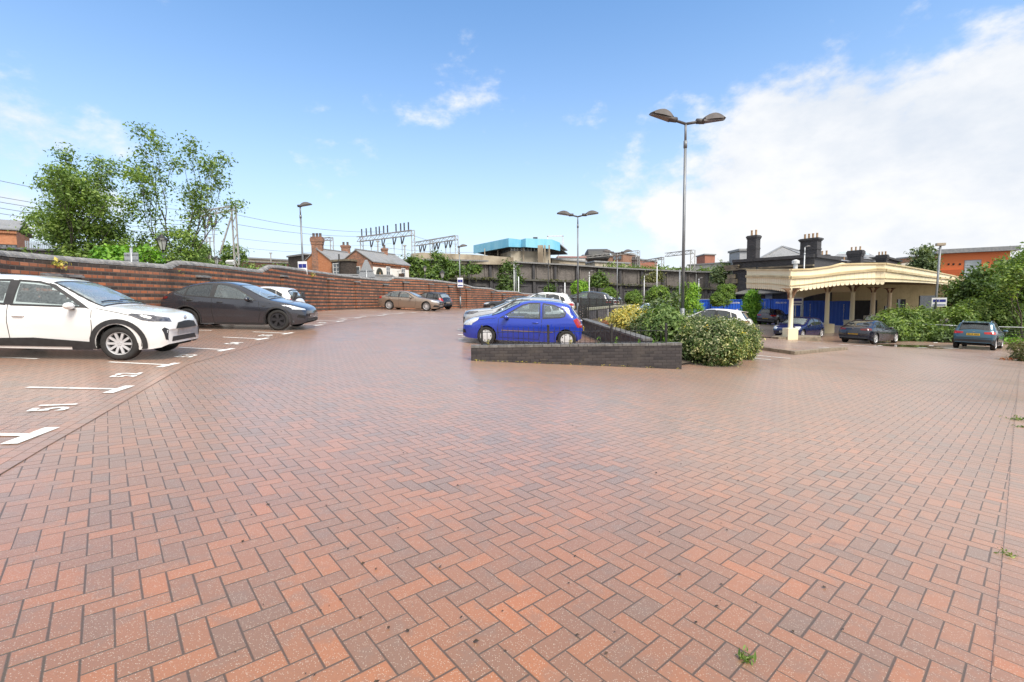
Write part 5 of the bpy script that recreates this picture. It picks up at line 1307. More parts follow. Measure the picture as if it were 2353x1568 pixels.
for s_ in (.55,.78,.92): window(root, A, t, n, L*s_, ze-3, 1.1, 2.0, frame=M_darkb, bars=(2,3))
M_pal = pm('galvanised_palisade', (.34,.38,.42), (.26,.29,.33), 2, .5, metal=.3)
a = U(58,553,45); b = U(195,562,48); t,n,L = frame_axes(a,b); root = thing('palisade_fence', (a.x,a.y,U(58,572,45).z), 'grey steel palisade fence under the left tree', 'fence')
for k in range(34):
    p = xy(a)+t*(L*k/33); z = a.z+(b.z-a.z)*k/33; mb = MB(); zb = z-1.15; mb.prism([Vector((p.x,p.y,0))+t*x+UP*q for x,q in ((-.045,zb),(.045,zb),(.045,z-.08),(0,z+.03),(-.045,z-.08))],(n*.02)); mb.build('pale', M_pal, root, uv=False)
for f in (.25,.85): mb = MB(); mb.bar(xy(a)+n*.05+UP*(a.z-1.15+f), xy(b)+n*.05+UP*(b.z-1.15+f), .05); mb.build('rail', M_pal, root, uv=False)
# ------------------------------------------------------------------ railway retaining wall with panels and pilasters
RW = [(905,600,80),(1000,598.5,84),(1100,601,88),(1200,605,92),(1300,610,95),(1400,617,97),(1500,622,98),(1600,626,97),(1702,628,92)]
RWP = [U(*p) for p in RW]; ZB = -2.2
root = thing('railway_retaining_wall', (RWP[0].x,RWP[0].y,ZB), 'huge dark blue brick railway retaining wall with panels and pilasters', 'wall'); mb = MB(); pil = []; band = MB()
m_weed = pm('weathered_ledge', (.10,.095,.085), (.055,.06,.04), .8, .9, bump=.5)
M_upper = brick('weathered_upper_brick', [(.13,.116,.108),(.17,.152,.14),(.22,.195,.175),(.10,.09,.086)], mortar=(.155,.142,.13), dirt=(.05,.045,.042), dirt_amt=.5, dirt_scale=.5)
lower = MB(); upper = MB(); cop = MB()
for a, b in zip(RWP[:-1],RWP[1:]):
    t,n,L = frame_axes(a,b); zt = a.z; A,B = xy(a),xy(b)
    zu = lambda z: z-3.3
    for zz0,zz1,m_,o_ in ((ZB,None,lower,0.),(None,0,upper,-.25)):
        za0 = zz0 if zz0 is not None else zu(a.z); zb0 = zz0 if zz0 is not None else zu(b.z)
        za1 = zu(a.z) if zz1 is None else a.z; zb1 = zu(b.z) if zz1 is None else b.z
        p,q = A-n*o_, B-n*o_
        m_.quad((p.x,p.y,za0),(q.x,q.y,zb0),(q.x,q.y,zb1),(p.x,p.y,za1))
    band.bar(a-UP*3.3-n*.15, b-UP*3.3-n*.15, .9, .35); cop.bar(a+UP*.1, b+UP*.1, 1.0, .28)
    k = 2
    for i in range(k):
        f = (i+.5)/k; c = A.lerp(B,f); z = a.z+(b.z-a.z)*f; rot = Matrix((t,n,UP)).transposed()
        m2 = MB(); m2.box((c.x-n.x*.2,c.y-n.y*.2,(z-3.5+ZB)/2),(.55,.5,z-3.5-ZB),rot); m2.box((c.x+n.x*.05,c.y+n.y*.05,z-1.6),(.5,.45,3.2),rot); m2.build('pilaster', M_stnb, root)
        # recessed-panel frames
        for dz0,dz1 in ((-2.9,-.5),(-9.2,-4.6)):
            w = L/k-1.6; cc = c+t*(L/k/2); 
            if i == k-1: cc = c-t*(L/k/2) if False else c+t*(L/k/2)
            m3 = MB(); zc = z+(dz0+dz1)/2
            m3.box((cc.x-n.x*.05+(.25*n.x if dz1>-4 else 0),cc.y-n.y*.05+(.25*n.y if dz1>-4 else 0),z+dz1+.1),(w+.2,.3,.2),rot)
            m3.box((cc.x-n.x*.05+(.25*n.x if dz1>-4 else 0)-t.x*w/2,cc.y-n.y*.05+(.25*n.y if dz1>-4 else 0)-t.y*w/2,zc),(.22,.3,dz1-dz0),rot)
            m3.box((cc.x-n.x*.05+(.25*n.x if dz1>-4 else 0)+t.x*w/2,cc.y-n.y*.05+(.25*n.y if dz1>-4 else 0)+t.y*w/2,zc),(.22,.3,dz1-dz0),rot)
            m3.build('panel_frame', M_bbrick2 if dz1<-4 else M_upper, root)
lo = lower.build('lower_brickwork', M_bbrick2, root); up_ = upper.build('upper_brickwork', M_upper, root); band.build('ledge', m_weed, root, uv=False); cop.build('coping', M_cope, root, uv=False)
mb = MB(); q = [RWP[0]]+RWP[1:]; 
for a,b in zip(RWP[:-1],RWP[1:]): 
    t,n,L = frame_axes(a,b); mb.quad(a-UP*.1,b-UP*.1,b-UP*.1+n*60,a-UP*.1+n*60)
tag(mb.build('railway_embankment', M_far, uv=False), 'flat top of the railway embankment', None, kind='structure')
# white stains of salts
mb = MB(); rr = random.Random(3)
for _ in range(34):
    px = rr.uniform(1250,1690); f = (px-905)/(1702-905)*8; i = min(7,int(f)); 
    i = max(k for k in range(8) if RW[k][0] <= px); fr = (px-RW[i][0])/(RW[i+1][0]-RW[i][0]); p = RWP[i].lerp(RWP[i+1],fr); t,n,L = frame_axes(RWP[i],RWP[i+1])
    z = p.z-3.6-rr.random()*.6; h = rr.uniform(.6,3.2); w = rr.uniform(.08,.5); c = xy(p)-n*.03
    mb.quad(*[c+t*x+UP*zz for x,zz in ((-w,z),(w*.8,z-.1),(w*.5,z-h*.6),(w*.15,z-h),(-w*.3,z-h*.8))])
mb.build('salt_stain', pm('salt_stain',(.25,.245,.25),(.12,.118,.12),2.5,.9,detail=7), lo, uv=False)
mb = MB()
for a,b in ((U(1470,688,70),U(1640,688,70)),(U(1640,688,70),U(1690,690,66))): 
    for z in (0,-.5,-1.0): mb.bar(a+UP*z, b+UP*z, .09)
    for k in range(8): p = a.lerp(b,k/7); mb.bar(p, p-UP*2.2, .09)
tag(mb.build('road_railing', M_galv, uv=False, origin=U(1470,688,70)-UP*2.2), 'grey road railing at the foot of the retaining wall', 'railing')
# concrete parapet above the left part
lowwall('concrete_parapet', [U(949,583,82),U(968,580.5,83),U(1080,585,87),U(1180,592,90)], .8, RWP[1].z-.5, M_conc, 'brown stained concrete parapet with round drain holes above the retaining wall', None)
# ------------------------------------------------------------------ blue signal building
root = thing('signal_box', U(1190,600,94), 'disused concrete signal building with a bright blue fascia band', 'building'); zr0 = U(1190,604,94).z
M_blue = pm('weathered_blue_fascia', (.15,.45,.64), (.24,.54,.70), .5, .5, detail=6, stretch=(1,1,.25)); M_blue2 = pm('pale_blue_fascia', (.30,.56,.76), (.22,.50,.72), .6, .5)
def fascia(a, b, zt, zb, m, nm='fascia', th=.3):
    t,n,L = frame_axes(a,b); mb = MB(); mb.prism([Vector((p.x,p.y,z)) for p,z in ((a,zb(a)),(b,zb(b)),(b,zt(b)),(a,zt(a)))], n*th); return mb.build(nm, m, root, uv=False)
F = [(1088,564,583,101),(1169,547.5,567.5,91),(1197,551,568.5,93.5),(1208,548,568,92),(1268,550.5,572.5,95),(1287,558,577,96)]
FP = [(U(x,y0,d),U(x,y1,d)) for x,y0,y1,d in F]
for i in range(len(FP)-1):
    (at_,ab_),(bt,bb) = FP[i],FP[i+1]; t,n,L = frame_axes(at_,bt); mb = MB(); mb.prism([at_,bt,bb,ab_], n*.3); mb.build('fascia', M_blue2 if i==3 and False else M_blue, root, uv=False)
ztop = FP[1][0].z; out = [FP[i][0] for i in range(6)]; back = [FP[5][0]+Vector((3,12,0)), FP[0][0]+Vector((4,10,0))]
mb = MB(); mb.prism([Vector((p.x,p.y,p.z-.4)) for p in out+back],(0,0,.25)); mb.build('roof', M_lead, root, uv=False)
mb = MB(); mb.prism([Vector((p.x,p.y,FP[1][1].z+.1)) for p in out+back],(0,0,.2)); mb.build('soffit', M_darkb, root, uv=False)
a = U(1176,596,93); b = U(1268,598,96); t,n,L = frame_axes(a,b); mb = MB(); block(mb,[xy(a)+n*.6,xy(b)+n*.6,xy(b)+n*10,xy(a)+n*10],RWP[3].z-.6,U(1215,577,94).z); mb.build('wall', M_conc2, root)
mb = MB(); block(mb,[xy(a)+n*.9,xy(b)+n*.9,xy(b)+n*9,xy(a)+n*9],U(1215,577,94).z,FP[3][1].z+.3); mb.build('clerestory', M_win, root)
for k in range(12): p = xy(a)+t*(L*(k+.2)/12)+n*.82; mb = MB(); mb.box((p.x,p.y,(U(1215,577,94).z+FP[3][1].z)/2),(.14,.14,FP[3][1].z-U(1215,577,94).z+.5)); mb.build('window_mullion', M_white, root, uv=False)
a = U(1100,590,98); b = U(1176,592,93); t,n,L = frame_axes(a,b); mb = MB(); block(mb,[xy(a)+n*4,xy(b)+n*4,xy(b)+n*9,xy(a)+n*9],RWP[2].z,FP[1][1].z); mb.build('recessed_wall', M_darkb, root)
for px in (1114,1144,1112,1128): p = U(px,588,97); mb = MB(); mb.box((p.x,p.y,p.z-.6),(.18,.18,4.2) if px in (1114,1144) else (1.3,.8,1.2)); mb.build('column' if px in (1114,1144) else 'vent_box', M_conc2, root, uv=False)
for px,w in ((1203,.35),(1242,1.1),(1252,.3),(1262,.3)): 
    p = U(px,588,93.6); mb = MB(); mb.box((p.x,p.y,p.z),(w,.25,4.2)); mb.build('stain_strip' if w<1 else 'concrete_shaft', M_conc, root, uv=False)
p = U(1230,548,95); mb = MB(); mb.box(p,(.9,.5,.4)); mb.build('roof_vent', M_darkb, root, uv=False)
mb = MB(); p = U(1276,553,97)
for dx in (-1.6,1.6): mb.box((p.x+dx,p.y,p.z),(.2,.2,1.9))
mb.box((p.x,p.y,p.z+.9),(3.4,.2,.2)); mb.build('roof_frame', M_white, root, uv=False)
# ------------------------------------------------------------------ town beyond
def slab(name, a, b, depth, z0, mat, label, cat='building', roofm=None):
    t,n,L = frame_axes(a,b); root = thing(name, (a.x,a.y,z0), label, cat); mb = MB(); k = len(mb.v); A,B = xy(a),xy(b)
    q = [A,B,B+n*depth,A+n*depth]; zs = (a.z,b.z,b.z,a.z)
    for v,z in zip(q,zs): mb.v += [(v.x,v.y,z0),(v.x,v.y,z)]
    for i in range(4): j = (i+1)%4; mb.f.append((2*i,2*j,2*j+1,2*i+1))
    mb.f.append((1,3,5,7)); mb.build('wall', mat, root)
    r = MB(); c = (A+B)/2+n*depth/2; r.prism([Vector((v.x,v.y,z+.02)) for v,z in zip((A-n*.3-t*.3,B-n*.3+t*.3,B+n*depth+t*.3,A+n*depth-t*.3),zs)],(0,0,.35)); r.build('roof', roofm or M_lead, root, uv=False)
    return root,t,n,L
M_farb = brick('far_brown_brick', [(.32,.17,.11),(.36,.20,.13),(.28,.15,.10)], mortar=(.3,.2,.15), dirt_amt=.2); M_farr = brick('far_red_brick', [(.40,.15,.10),(.44,.18,.12),(.34,.13,.09)], mortar=(.32,.2,.15), dirt_amt=.2)
ZT = RWP[4].z-3
r,t,n,L = slab('brick_office', U(1341,588,150), U(1413,590,150), 14, ZT, M_farb, 'long brown brick block with an arched dark roof behind the retaining wall')
mb = MB(); p = U(1345,588,150); q = U(1400,586,150); mb.tube([p,U(1350,587,150),U(1395,586.5,150),q],[.8,2,2,1],10); mb.build('curved_roof', M_slate, r, uv=False)
r,t,n,L = slab('brick_hall', U(1408,586,135), U(1432,583,133), 9, ZT, M_farb, 'brown brick gabled hall with round gable windows')
for f in (.25,.75):
    p = xy(U(1408,586,135))+t*L*f-n*.1; mb = MB(); mb.lathe([(0,-.1),(.55,-.1),(.62,0)], c=(p.x,p.y,U(1420,593,134).z), axis='y', seg=14); mb.build('round_window', M_win, r, uv=False)
r,t,n,L = slab('brick_flats', U(1432,597,140), U(1472,598,136), 10, ZT, M_farr, 'red brick flats with tall white windows beyond the retaining wall')
for f in (.14,.38,.62,.84): window(r, xy(U(1432,597,140)), t, n, L*f, U(1450,603,138).z, 1.6, 3.2, bars=(2,2), sill=False)
slab('concrete_shed', U(1367,603,112), U(1445,607,115), 12, ZT, M_conc2, 'long pale concrete shed on the railway behind the wall')
slab('concrete_canopy', U(1268,597,104), U(1345,603,110), 8, ZT, M_conc, 'stained concrete platform canopy right of the blue building')
slab('long_roof', U(1283,592,130), U(1345,593,130), 16, ZT, M_white, 'white low building with a pinkish roof line behind the concrete canopy', roofm=pm('pink_roof',(.45,.25,.22),None,2,.7))
r,t,n,L = slab('brick_tower', U(1620,586,150), U(1643,587,150), 7, ZT, M_farr, 'plain red brick lift tower beyond the railway')
slab('station_shed', U(1582,611,135), U(1690,604,125), 12, ZT, pm('pale_cladding',(.52,.52,.48),(.44,.44,.41),.6,.6,stretch=(3,3,.2)), 'long pale clad station shed behind the railway line')
slab('plant_room', U(1700,577,82), U(1722,577,82), 4, 2, pm('grey_cladding',(.36,.37,.39),(.30,.31,.33),1,.5), 'small grey plant room beside the tall chimney')
slab('railway_shed', U(448,591,105), U(476,592,105), 8, 1, M_orange, 'small orange brick hut on the railway bank')
slab('platform_building', U(556,594,120), U(664,600,118), 10, 1, M_conc2, 'long low pale platform building left of the public house')
for (px,py,d,hh,lab) in ((470,577,104,3.2,'electrical switch cage on the railway bank'),):
    p = U(px,py,d); root = thing('switchgear', (p.x,p.y,p.z-2), lab, 'switchgear')
    mb = MB()
    for dx in (-2.2,2.2): mb.box((p.x+dx,p.y,p.z),(.15,.15,4.2))
    mb.box((p.x,p.y,p.z+2.1),(4.6,.15,.15)); mb.build('frame', M_galv, root, uv=False)
    mb = MB(); mb.box((p.x+.2,p.y,p.z-.9),(2.2,1,2.2)); mb.build('cabinet', M_darkb, root)
# ------------------------------------------------------------------ old station building in blue brick
Zs = -1.3
a = U(1684,602,60); b = U(1872,589,52); c_ = U(1928,597,58)
t,n,L = frame_axes(a,b); root = thing('station_building', (a.x,a.y,Zs), 'old dark brick station building with tall chimneys and a hipped slate roof', 'building'); A,B = xy(a),xy(b); C = xy(c_)
zw = (a.z+b.z)/2
mb = MB(); A2_ = A+n*14; mb.v += []; q = [A,B,C,A2_]; zt = [a.z,b.z,c_.z,a.z]
for v,z in zip(q,zt): mb.v += [(v.x,v.y,Zs),(v.x,v.y,z)]
for i in range(4): j=(i+1)%4; mb.f.append((2*i,2*j,2*j+1,2*i+1))
mb.f.append((1,3,5,7)); mb.build('wall', M_stnb, root)
mb = MB(); mb.bar(a+UP*.05, b+UP*.05, .5, .35); mb.bar(b+UP*.05, c_+UP*.05, .5, .35); mb.build('parapet_coping', M_stnb, root)
mb = MB(); mb.bar(a-UP*1.0-n*.15, b-UP*1.0-n*.15, .4, .2); mb.build('string_course', M_stone, root, uv=False)
mb = MB()       # quoined stone corner with cornice
rot = Matrix((t,n,UP)).transposed()
for k in range(9): mb.box((A.x-n.x*.12,A.y-n.y*.12,a.z-1.9-k*.62),(1.0+(.5 if k%2 else 0),.5,.55),rot)
mb.build('stone_quoins', M_stone, root, uv=False)
mb = MB(); p = A-n*.15
for k,(w,h,z) in enumerate(((1.5,.3,-1.0),(1.8,.25,-.75),(2.0,.2,-.55))): mb.box((p.x,p.y,a.z+z),(w,.6,h),rot)
mb.build('cornice', M_stone, root, uv=False)
mb = MB(); p = A+t*3.4-n*.15; mb.tube([p+UP*Zs,p+UP*(a.z-1.3)],.12,8); mb.box((p.x,p.y,a.z-1.2),(.5,.4,.5)); mb.build('downpipe', M_iron, root, uv=False)
zrA = U(1797,567,64).z; ap = U(1797,567,64); e1 = U(1742,596,59); e2 = U(1868,588,60)
mb = MB(); bk1 = e1+n*12; bk2 = e2+n*16; r2 = ap+Vector((9,9,0))
bk1.z = e1.z; bk2.z = e1.z; e2b = Vector((e2.x+8,e2.y+4,e1.z))
mb.quad(e1,Vector((e2.x,e2.y,e1.z)),ap); mb.quad(Vector((e2.x,e2.y,e1.z)),e2b,r2,ap); mb.quad(bk1,e1,ap,r2); 
ro = mb.build('roof', M_slate2, root); mb = MB(); mb.bar(e1,ap+UP*.05,.3,.12); mb.bar(Vector((e2.x,e2.y,e1.z)),ap+UP*.05,.3,.12); mb.bar(ap+UP*.05,r2+UP*.05,.3,.12); mb.build('hip_tiles', M_lead, ro, uv=False)
ang = math.atan2(t.y,t.x)
p = U(1731.5,570,58.3); chimney(root, xy(p), 1.15, 1.0, a.z-.5, U(1732,542,58).z, M_stnb, 2, M_pot, .72, .14, rot=ang)
p = U(1863,560,55); chimney(root, xy(p), 1.85, 1.1, b.z-.5, U(1863,549,55).z, M_stnb, 4, M_pot, .6, .13, rot=ang)
p = U(1828,612,48); mb = MB(); mb.tube([p-UP*1, p+UP*.3],.2,8); mb.lathe([(.35,0),(.35,.3),(.1,.42)], c=tuple(p+UP*.25), seg=10); mb.build('roof_cowl', M_white, root, uv=False)
# the ranges behind it
a = U(1897,592,75); b = U(2052,600,88); t,n,L = frame_axes(a,b); root = thing('station_rear_range', (a.x,a.y,Zs), 'rear range of the station with pale slate roofs, glazed gable and chimneys', 'building')
mb = MB(); block(mb,[xy(a),xy(b),xy(b)+n*14,xy(a)+n*14],Zs,b.z); mb.build('wall', M_stnb, root)
rz = U(1985,589,84); mb = MB(); p1 = U(1905,597,76); p2 = U(2040,603,86); q1 = U(1925,584,84); q2 = U(1998,583,90)
mb.quad(p1,p2,q2,q1); q3 = q2+Vector((8,10,-2.2)); p3 = p2+Vector((10,10,0)); mb.quad(p2,p3,q3,q2); ro = mb.build('roof', M_slate2, root)
mb = MB(); x1 = U(1925,584,84); x2 = U(1988,577.5,84); mb.quad(x1+UP*.1,U(1990,584,84),x2,U(1930,579.5,84)); mb.quad(U(1988,577.5,84),U(1990,586,83.5),U(1999,586,86)); mb.build('roof_glazing', pm('roof_glazing',(.40,.50,.54),(.5,.58,.6),2,.2), root, uv=False)
p = U(1966,588,70); chimney(root, xy(p), 1.75, 1.0, Zs+3, U(1966,577,70).z, M_stnb, 3, M_pot, .62, .13, rot=ang)
p = U(1939,603,69); chimney(root, xy(p), .9, .8, Zs+3, U(1939,599,69).z, M_stnb, 1, M_pot, .5, .14, rot=ang)
p = U(1894,590,78); chimney(root, xy(p), 1.4, .9, Zs+3, U(1894,587,78).z, M_stnb, 2, M_pot, .75, .16, rot=ang)
p = U(2027,592,82); chimney(root, xy(p), 1.5, .9, Zs+3, U(2027,563+24,82).z, M_stnb, 3, M_pot, .65, .14, rot=ang)
slab('station_annex', U(2034,594,84), U(2068,603,88), 7, Zs, M_stnb, 'low dark brick annex beside the rear station range', roofm=M_stnb)
# lean-to with hipped slate roof behind the containers
a = U(1683,676,58); b = U(1806,676,55); t,n,L = frame_axes(a,b); root = thing('lean_to', (a.x,a.y,-1.8), 'low outbuilding with hipped slate roof and a grey wall behind the containers', 'building')
mb = MB(); block(mb,[xy(a)+n*.4,xy(b)+n*.4,xy(b)+n*5,xy(a)+n*5],-1.8,a.z); mb.build('wall', pm('grey_panel_wall',(.42,.45,.48),(.34,.37,.40),1,.5), root)
mb = MB(); zr = U(1740,657,60).z; r1 = xy(a)+t*3.2+n*3+UP*zr; r2 = xy(b)+n*3+UP*zr; e = [Vector((v.x,v.y,a.z)) for v in (xy(a)-t*.3-n*.2, xy(b)+t*.3-n*.2, xy(b)+n*6, xy(a)-t*.3+n*6)]
mb.quad(e[0],e[1],r2,r1); mb.quad(e[3],e[0],r1); mb.quad(e[2],e[3],r1,r2); mb.build('roof', M_slate, root)
mb = MB(); mb.bar(e[0]-UP*.08,e[1]-UP*.08,.14); mb.build('gutter', M_iron, root, uv=False)
mb = MB(); block(mb,[xy(a)+n*.3,xy(a)+t*3.6+n*.3,xy(a)+t*3.6+n*.6,xy(a)+n*.6],-1.8,a.z-.1); mb.build('dark_wall', M_darkb, root)
# ------------------------------------------------------------------ blue containers
M_cont = pm('container_blue', (.018,.105,.58), (.028,.125,.62), 1.5, .42, detail=6, stretch=(1,1,.3)); M_cont2 = pm('container_door_blue', (.012,.05,.34), (.015,.06,.38), 2, .45)
def container(a, b, zt, h, label, doors=False, txt='', vtxt='', depth=2.4, mat=None, tpos=.62):
    t,n,L = frame_axes(a,b); z0 = zt-h; root = thing('shipping_container', (a.x,a.y,z0), label, 'container', 'blue shipping containers in a row'); root.rotation_euler = (0,0,math.atan2(t.y,t.x)); root['_n']=0; del root['_n']
    mat = mat or M_cont; mb = MB(); P_ = .30; k = max(2,int((L-.3)/P_)); x0 = .15; pw = (L-.3)/k; prof = []
    for i in range(k):
        for f,dp in ((0,.0),(.32,.0),(.5,.045),(.82,.045),(1,.0)): prof.append((x0+(i+f)*pw, dp))
    for (xa,da),(xb,db) in zip(prof[:-1],prof[1:]):
        if abs(xa-xb)<1e-6 and abs(da-db)<1e-6: continue
        mb.quad((xa,da,.16),(xb,db,.16),(xb,db,h-.12),(xa,da,h-.12))
    mb.box((L/2,depth/2+.1,h/2),(L-.02,depth-.16,h-.04)); s = mb.build('side_panel', mat, root, local=True, fix=True)
    fr = MB()
    for x in (.07,L-.07): fr.box((x,.03,h/2),(.14,.16,h))
    fr.box((L/2,.02,h-.06),(L-.28,.12,.12)); fr.box((L/2,.02,.08),(L-.28,.14,.16)); fr.build('frame', mat, root, uv=False, local=True)
    for x in (.08,L-.08):
        for z in (.07,h-.06): m2 = MB(); m2.box((x,-.03,z),(.17,.12,.13)); m2.build('corner_casting', M_cont2, root, uv=False, local=True)
    if doors:
        for x in (L*.2,L*.38,L*.62,L*.8): m2 = MB(); m2.tube([(x,-.07,.2),(x,-.07,h-.15)],.022,6); m2.build('lock_rod', M_galv, root, uv=False, local=True)
        m2 = MB(); m2.box((L/2,.0,h/2),(.03,.03,h-.3)); m2.build('door_gap', M_ink, root, uv=False, local=True)
    if txt:
        M = Matrix.Translation((L*tpos,-.004,h-.42))@Matrix(((1,0,0),(0,0,-1),(0,1,0))).to_4x4(); o = text_mesh('lettering', txt, .24, M_white, M, root, extrude=.003, bold=.008)
    if vtxt:
        for i,ch in enumerate(vtxt): 
            M = Matrix.Translation((L*tpos,-.004,h-.42-.17*i))@Matrix(((1,0,0),(0,0,-1),(0,1,0))).to_4x4()
            text_mesh('lettering', ch, .17, M_white, M, root, extrude=.003, bold=.006)
    return root
CZ = U(1620,689,57).z
cl = [((1553,690,60),(1632,688.5,58),'blue container half hidden behind the bright conifers',dict()),
      ((1634,688.5,57.6),(1661.5,688.5,57.2),'blue container with white serial number, left of a matching one','t1'),
      ((1663,688.5,57.2),(1706,688.8,56.6),'blue container with white serial number beside the dark green conifer','t2'),
      ((1742,687,55.5),(1771,687,54.5),'blue container end with a vertical white number behind the navy crossover','v1'),
      ((1773,687,54.4),(1814,688.5,52.5),'blue container with white serial number left of the nearest canopy post','t3'),
      ((1822,691,51),(1896,692,49.5),'blue container with vertical white number between two canopy posts','v2'),
      ((1897,692,49.3),(1958,692.5,48.5),'blue container with vertical white number in the canopy shade','v3')]
for i,(p,q,lab,k) in enumerate(cl):
    a = U(*p); b = U(*q); zt = (a.z+b.z)/2; kw = {}
    if k in ('t1','t2','t3'): kw = dict(txt={'t1':'PSSU 212714','t2':'PSSU 212740','t3':'PSSU 221143'}[k], tpos=.55)
    elif k in ('v1','v2','v3'): kw = dict(vtxt={'v1':'SU2117','v2':'PSSU2113640','v3':'PSSU2117650'}[k], tpos=.55 if k!='v3' else .7)
    container(a, b, zt, 2.75, lab, **kw)
# ------------------------------------------------------------------ cream canopy on cast posts
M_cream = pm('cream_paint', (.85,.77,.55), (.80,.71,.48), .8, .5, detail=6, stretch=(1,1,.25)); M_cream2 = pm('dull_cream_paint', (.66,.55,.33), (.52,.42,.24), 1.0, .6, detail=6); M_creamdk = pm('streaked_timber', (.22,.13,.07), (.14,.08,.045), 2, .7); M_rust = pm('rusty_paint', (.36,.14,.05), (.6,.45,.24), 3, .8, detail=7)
root = thing('station_canopy', U(1818,782,30), 'cream timber station canopy with scalloped valance on rust streaked posts', 'canopy')
# fascia outline: (x, top y, moulding y, bottom y, depth)
FA = [(1716,620.5,634,657.5,37.5),(1770,620,634,659.5,33.5),(1817,620,636,666,30.4),(1860,619,634.5,660,30.7),(1905,613.5,630,653.5,31.0),(1933,607.5,626,650,31.2),(1975,606.5,622,648,31.4),(2014,606,618,648,31.6),(2035,606,619,648,31.4)]
FB = [(2035,606,619,648,31.4),(2080,613,626,648.5,35.5),(2130,622,634,650.5,41),(2185,633,641,655,48),(2215,640,645,658,53)]
def run(F, scallop):
    mb = MB(); mo = MB(); sc = MB(); tg = MB()
    for (f0,f1) in zip(F[:-1],F[1:]):
        T0,M0,B0 = (U(f0[0],f0[k],f0[4]) for k in (1,2,3)); T1,M1,B1_ = (U(f1[0],f1[k],f1[4]) for k in (1,2,3))
        # keep the boards upright
        for A_ in (M0,B0): A_.x, A_.y = T0.x, T0.y
        for A_ in (M1,B1_): A_.x, A_.y = T1.x, T1.y
        t = xy(T1)-xy(T0); L = t.length; t.normalize(); n = Vector((-t.y,t.x,0))
        mb.prism([B0-n*.0,B1_,T1,T0], n*.10)
        for f,w in ((0,.16),(.35,.11)): 
            a = M0.lerp(B0,f*.35); b = M1.lerp(B1_,f*.35); mo.bar(a-n*.04, b-n*.04, .12, w*.6)
        mo.bar(B0.lerp(M0,.30)-n*.03, B1_.lerp(M1,.30)-n*.03, .05, .05)
        mo.bar(T0, T1, .16, .10)
        k = max(2,round(L/.34))
        for i in range(k):
            g0 = B0.lerp(B1_,i/k); g1 = B0.lerp(B1_,(i+1)/k); w = (g1-g0).length
            if scallop:
                pts = [g0+t*w*.06+UP*.02]+[g0.lerp(g1,.5-.46*math.cos(math.pi*j/6))-UP*(.06+.13*math.sin(math.pi*j/6)) for j in range(7)]+[g1-t*w*.06+UP*.02]
                sc.prism(pts, n*.06)
            up = M0.lerp(M1,i/k); lo = g0
            tg.bar(lo+UP*.05-n*.002, up-n*.002, .010, .006)
    f_ = mb.build('fascia', M_cream, root, uv=False); mo.build('moulding', M_cream2, f_, uv=False)
    if scallop: sc.build('scalloped_edge', M_cream, f_, uv=False)
    tg.build('board_joint', M_cream2, f_, uv=False)
run(FA, True); run(FB, False)
tl = [U(f[0],f[1],f[4]) for f in FA]+[U(f[0],f[1],f[4]) for f in FB[1:]]
def inner(F): return [Vector((U(f[0],f[1],f[4]).x,U(f[0],f[1],f[4]).y,U(f[0],f[1],f[4]).z-.12)) for f in F]
fa, fb = inner(FA), inner(FB); zc = fa[4].z
bl = U(1800,640,60); br = U(2300,655,72); mid = (fa[0]+fb[-1])/2; mid = Vector((mid.x+2,mid.y+2,zc+.5))
mb = MB(); ring = fa+fb[1:]+[Vector((br.x,br.y,zc)),Vector((bl.x,bl.y,fa[0].z))]
for p,q in zip(ring,ring[1:]+ring[:1]): mb.quad(p,q,mid)
mb.build('roof', M_lead, root, uv=False, fix=False)
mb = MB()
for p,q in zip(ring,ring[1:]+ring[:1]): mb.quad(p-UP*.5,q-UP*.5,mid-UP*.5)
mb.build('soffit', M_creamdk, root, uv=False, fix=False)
mb = MB(); p = U(1893,611,33); q = U(1937,600,35)
# gently peaked roof-edge board over the arch
pk = [(1880,617,31),(1905,612,31.2),(1925,606,31.3),(1935,604,31.4),(1948,606,31.4),(1975,607,31.5)]
mb = MB(); ptsT = [U(*v) for v in pk]; ptsB = [Vector((v.x,v.y,v.z-.45)) for v in ptsT]
mb.prism(ptsB+ptsT[::-1], Vector((.15,.3,0))); mb.build('peaked_edge', M_cream, root, uv=False)
def post(px, pyb, d, pyt, w, label=None, br=True):
    b = U(px,pyb,d); g = GZ(b.x,b.y) ; g = min(g,b.z); zt = U(px,pyt,d).z; H = zt-b.z
    mb = MB(); mb.lathe([(w*.62,0),(w*.62,.05),(w*.50,.10),(w*.46,H*.55),(w*.42,H*.80),(w*.55,H*.82),(w*.42,H*.84),(w*.42,H*.9),(w*.66,H*.97),(w*.66,H)], c=(b.x,b.y,b.z), seg=16); po = mb.build('post', M_cream, root, uv=False, smooth=True); sharp(po,40)
    if label: po['label'] = label
    m2 = MB(); m2.box((b.x,b.y,b.z-.28),(w*2.3,w*2.3,.75)); m2.build('plinth', M_cream, po, uv=False, bevel=.02)
    if br:
        for ax in (Vector((1,0,0)),Vector((-1,0,0)),Vector((0,1,0)),Vector((0,-1,0))):
            m3 = MB(); prof = []
            for j in range(7):
                a = math.pi/2*j/6; prof.append((.16+.62*(1-math.cos(a)), H*.80+.62*math.sin(a)))
            o = [Vector((b.x,b.y,b.z))+ax*x+UP*z for x,z in prof]; q = Vector((-ax.y,ax.x,0))*.06
            pl = o+[Vector((b.x,b.y,b.z))+ax*.16+UP*(H*.80+.62)]
            m3.prism([v-q for v in pl], q*2); m3.build('bracket', M_creamdk, po, uv=False)
    return po
_pb = G(1816,781); _pd = P(_pb)[2]; p1 = post(1816,757.5,_pd,667,.28,'pale cream post with a rusty head, standing on its own kerbed island'); m = MB(); b = U(1816,669,_pd)
m.lathe([(.135,-.55),(.13,-.3),(.2,-.05)], c=(b.x,b.y,b.z), seg=16); m.build('rust_band', M_rust, p1, uv=False, smooth=True)
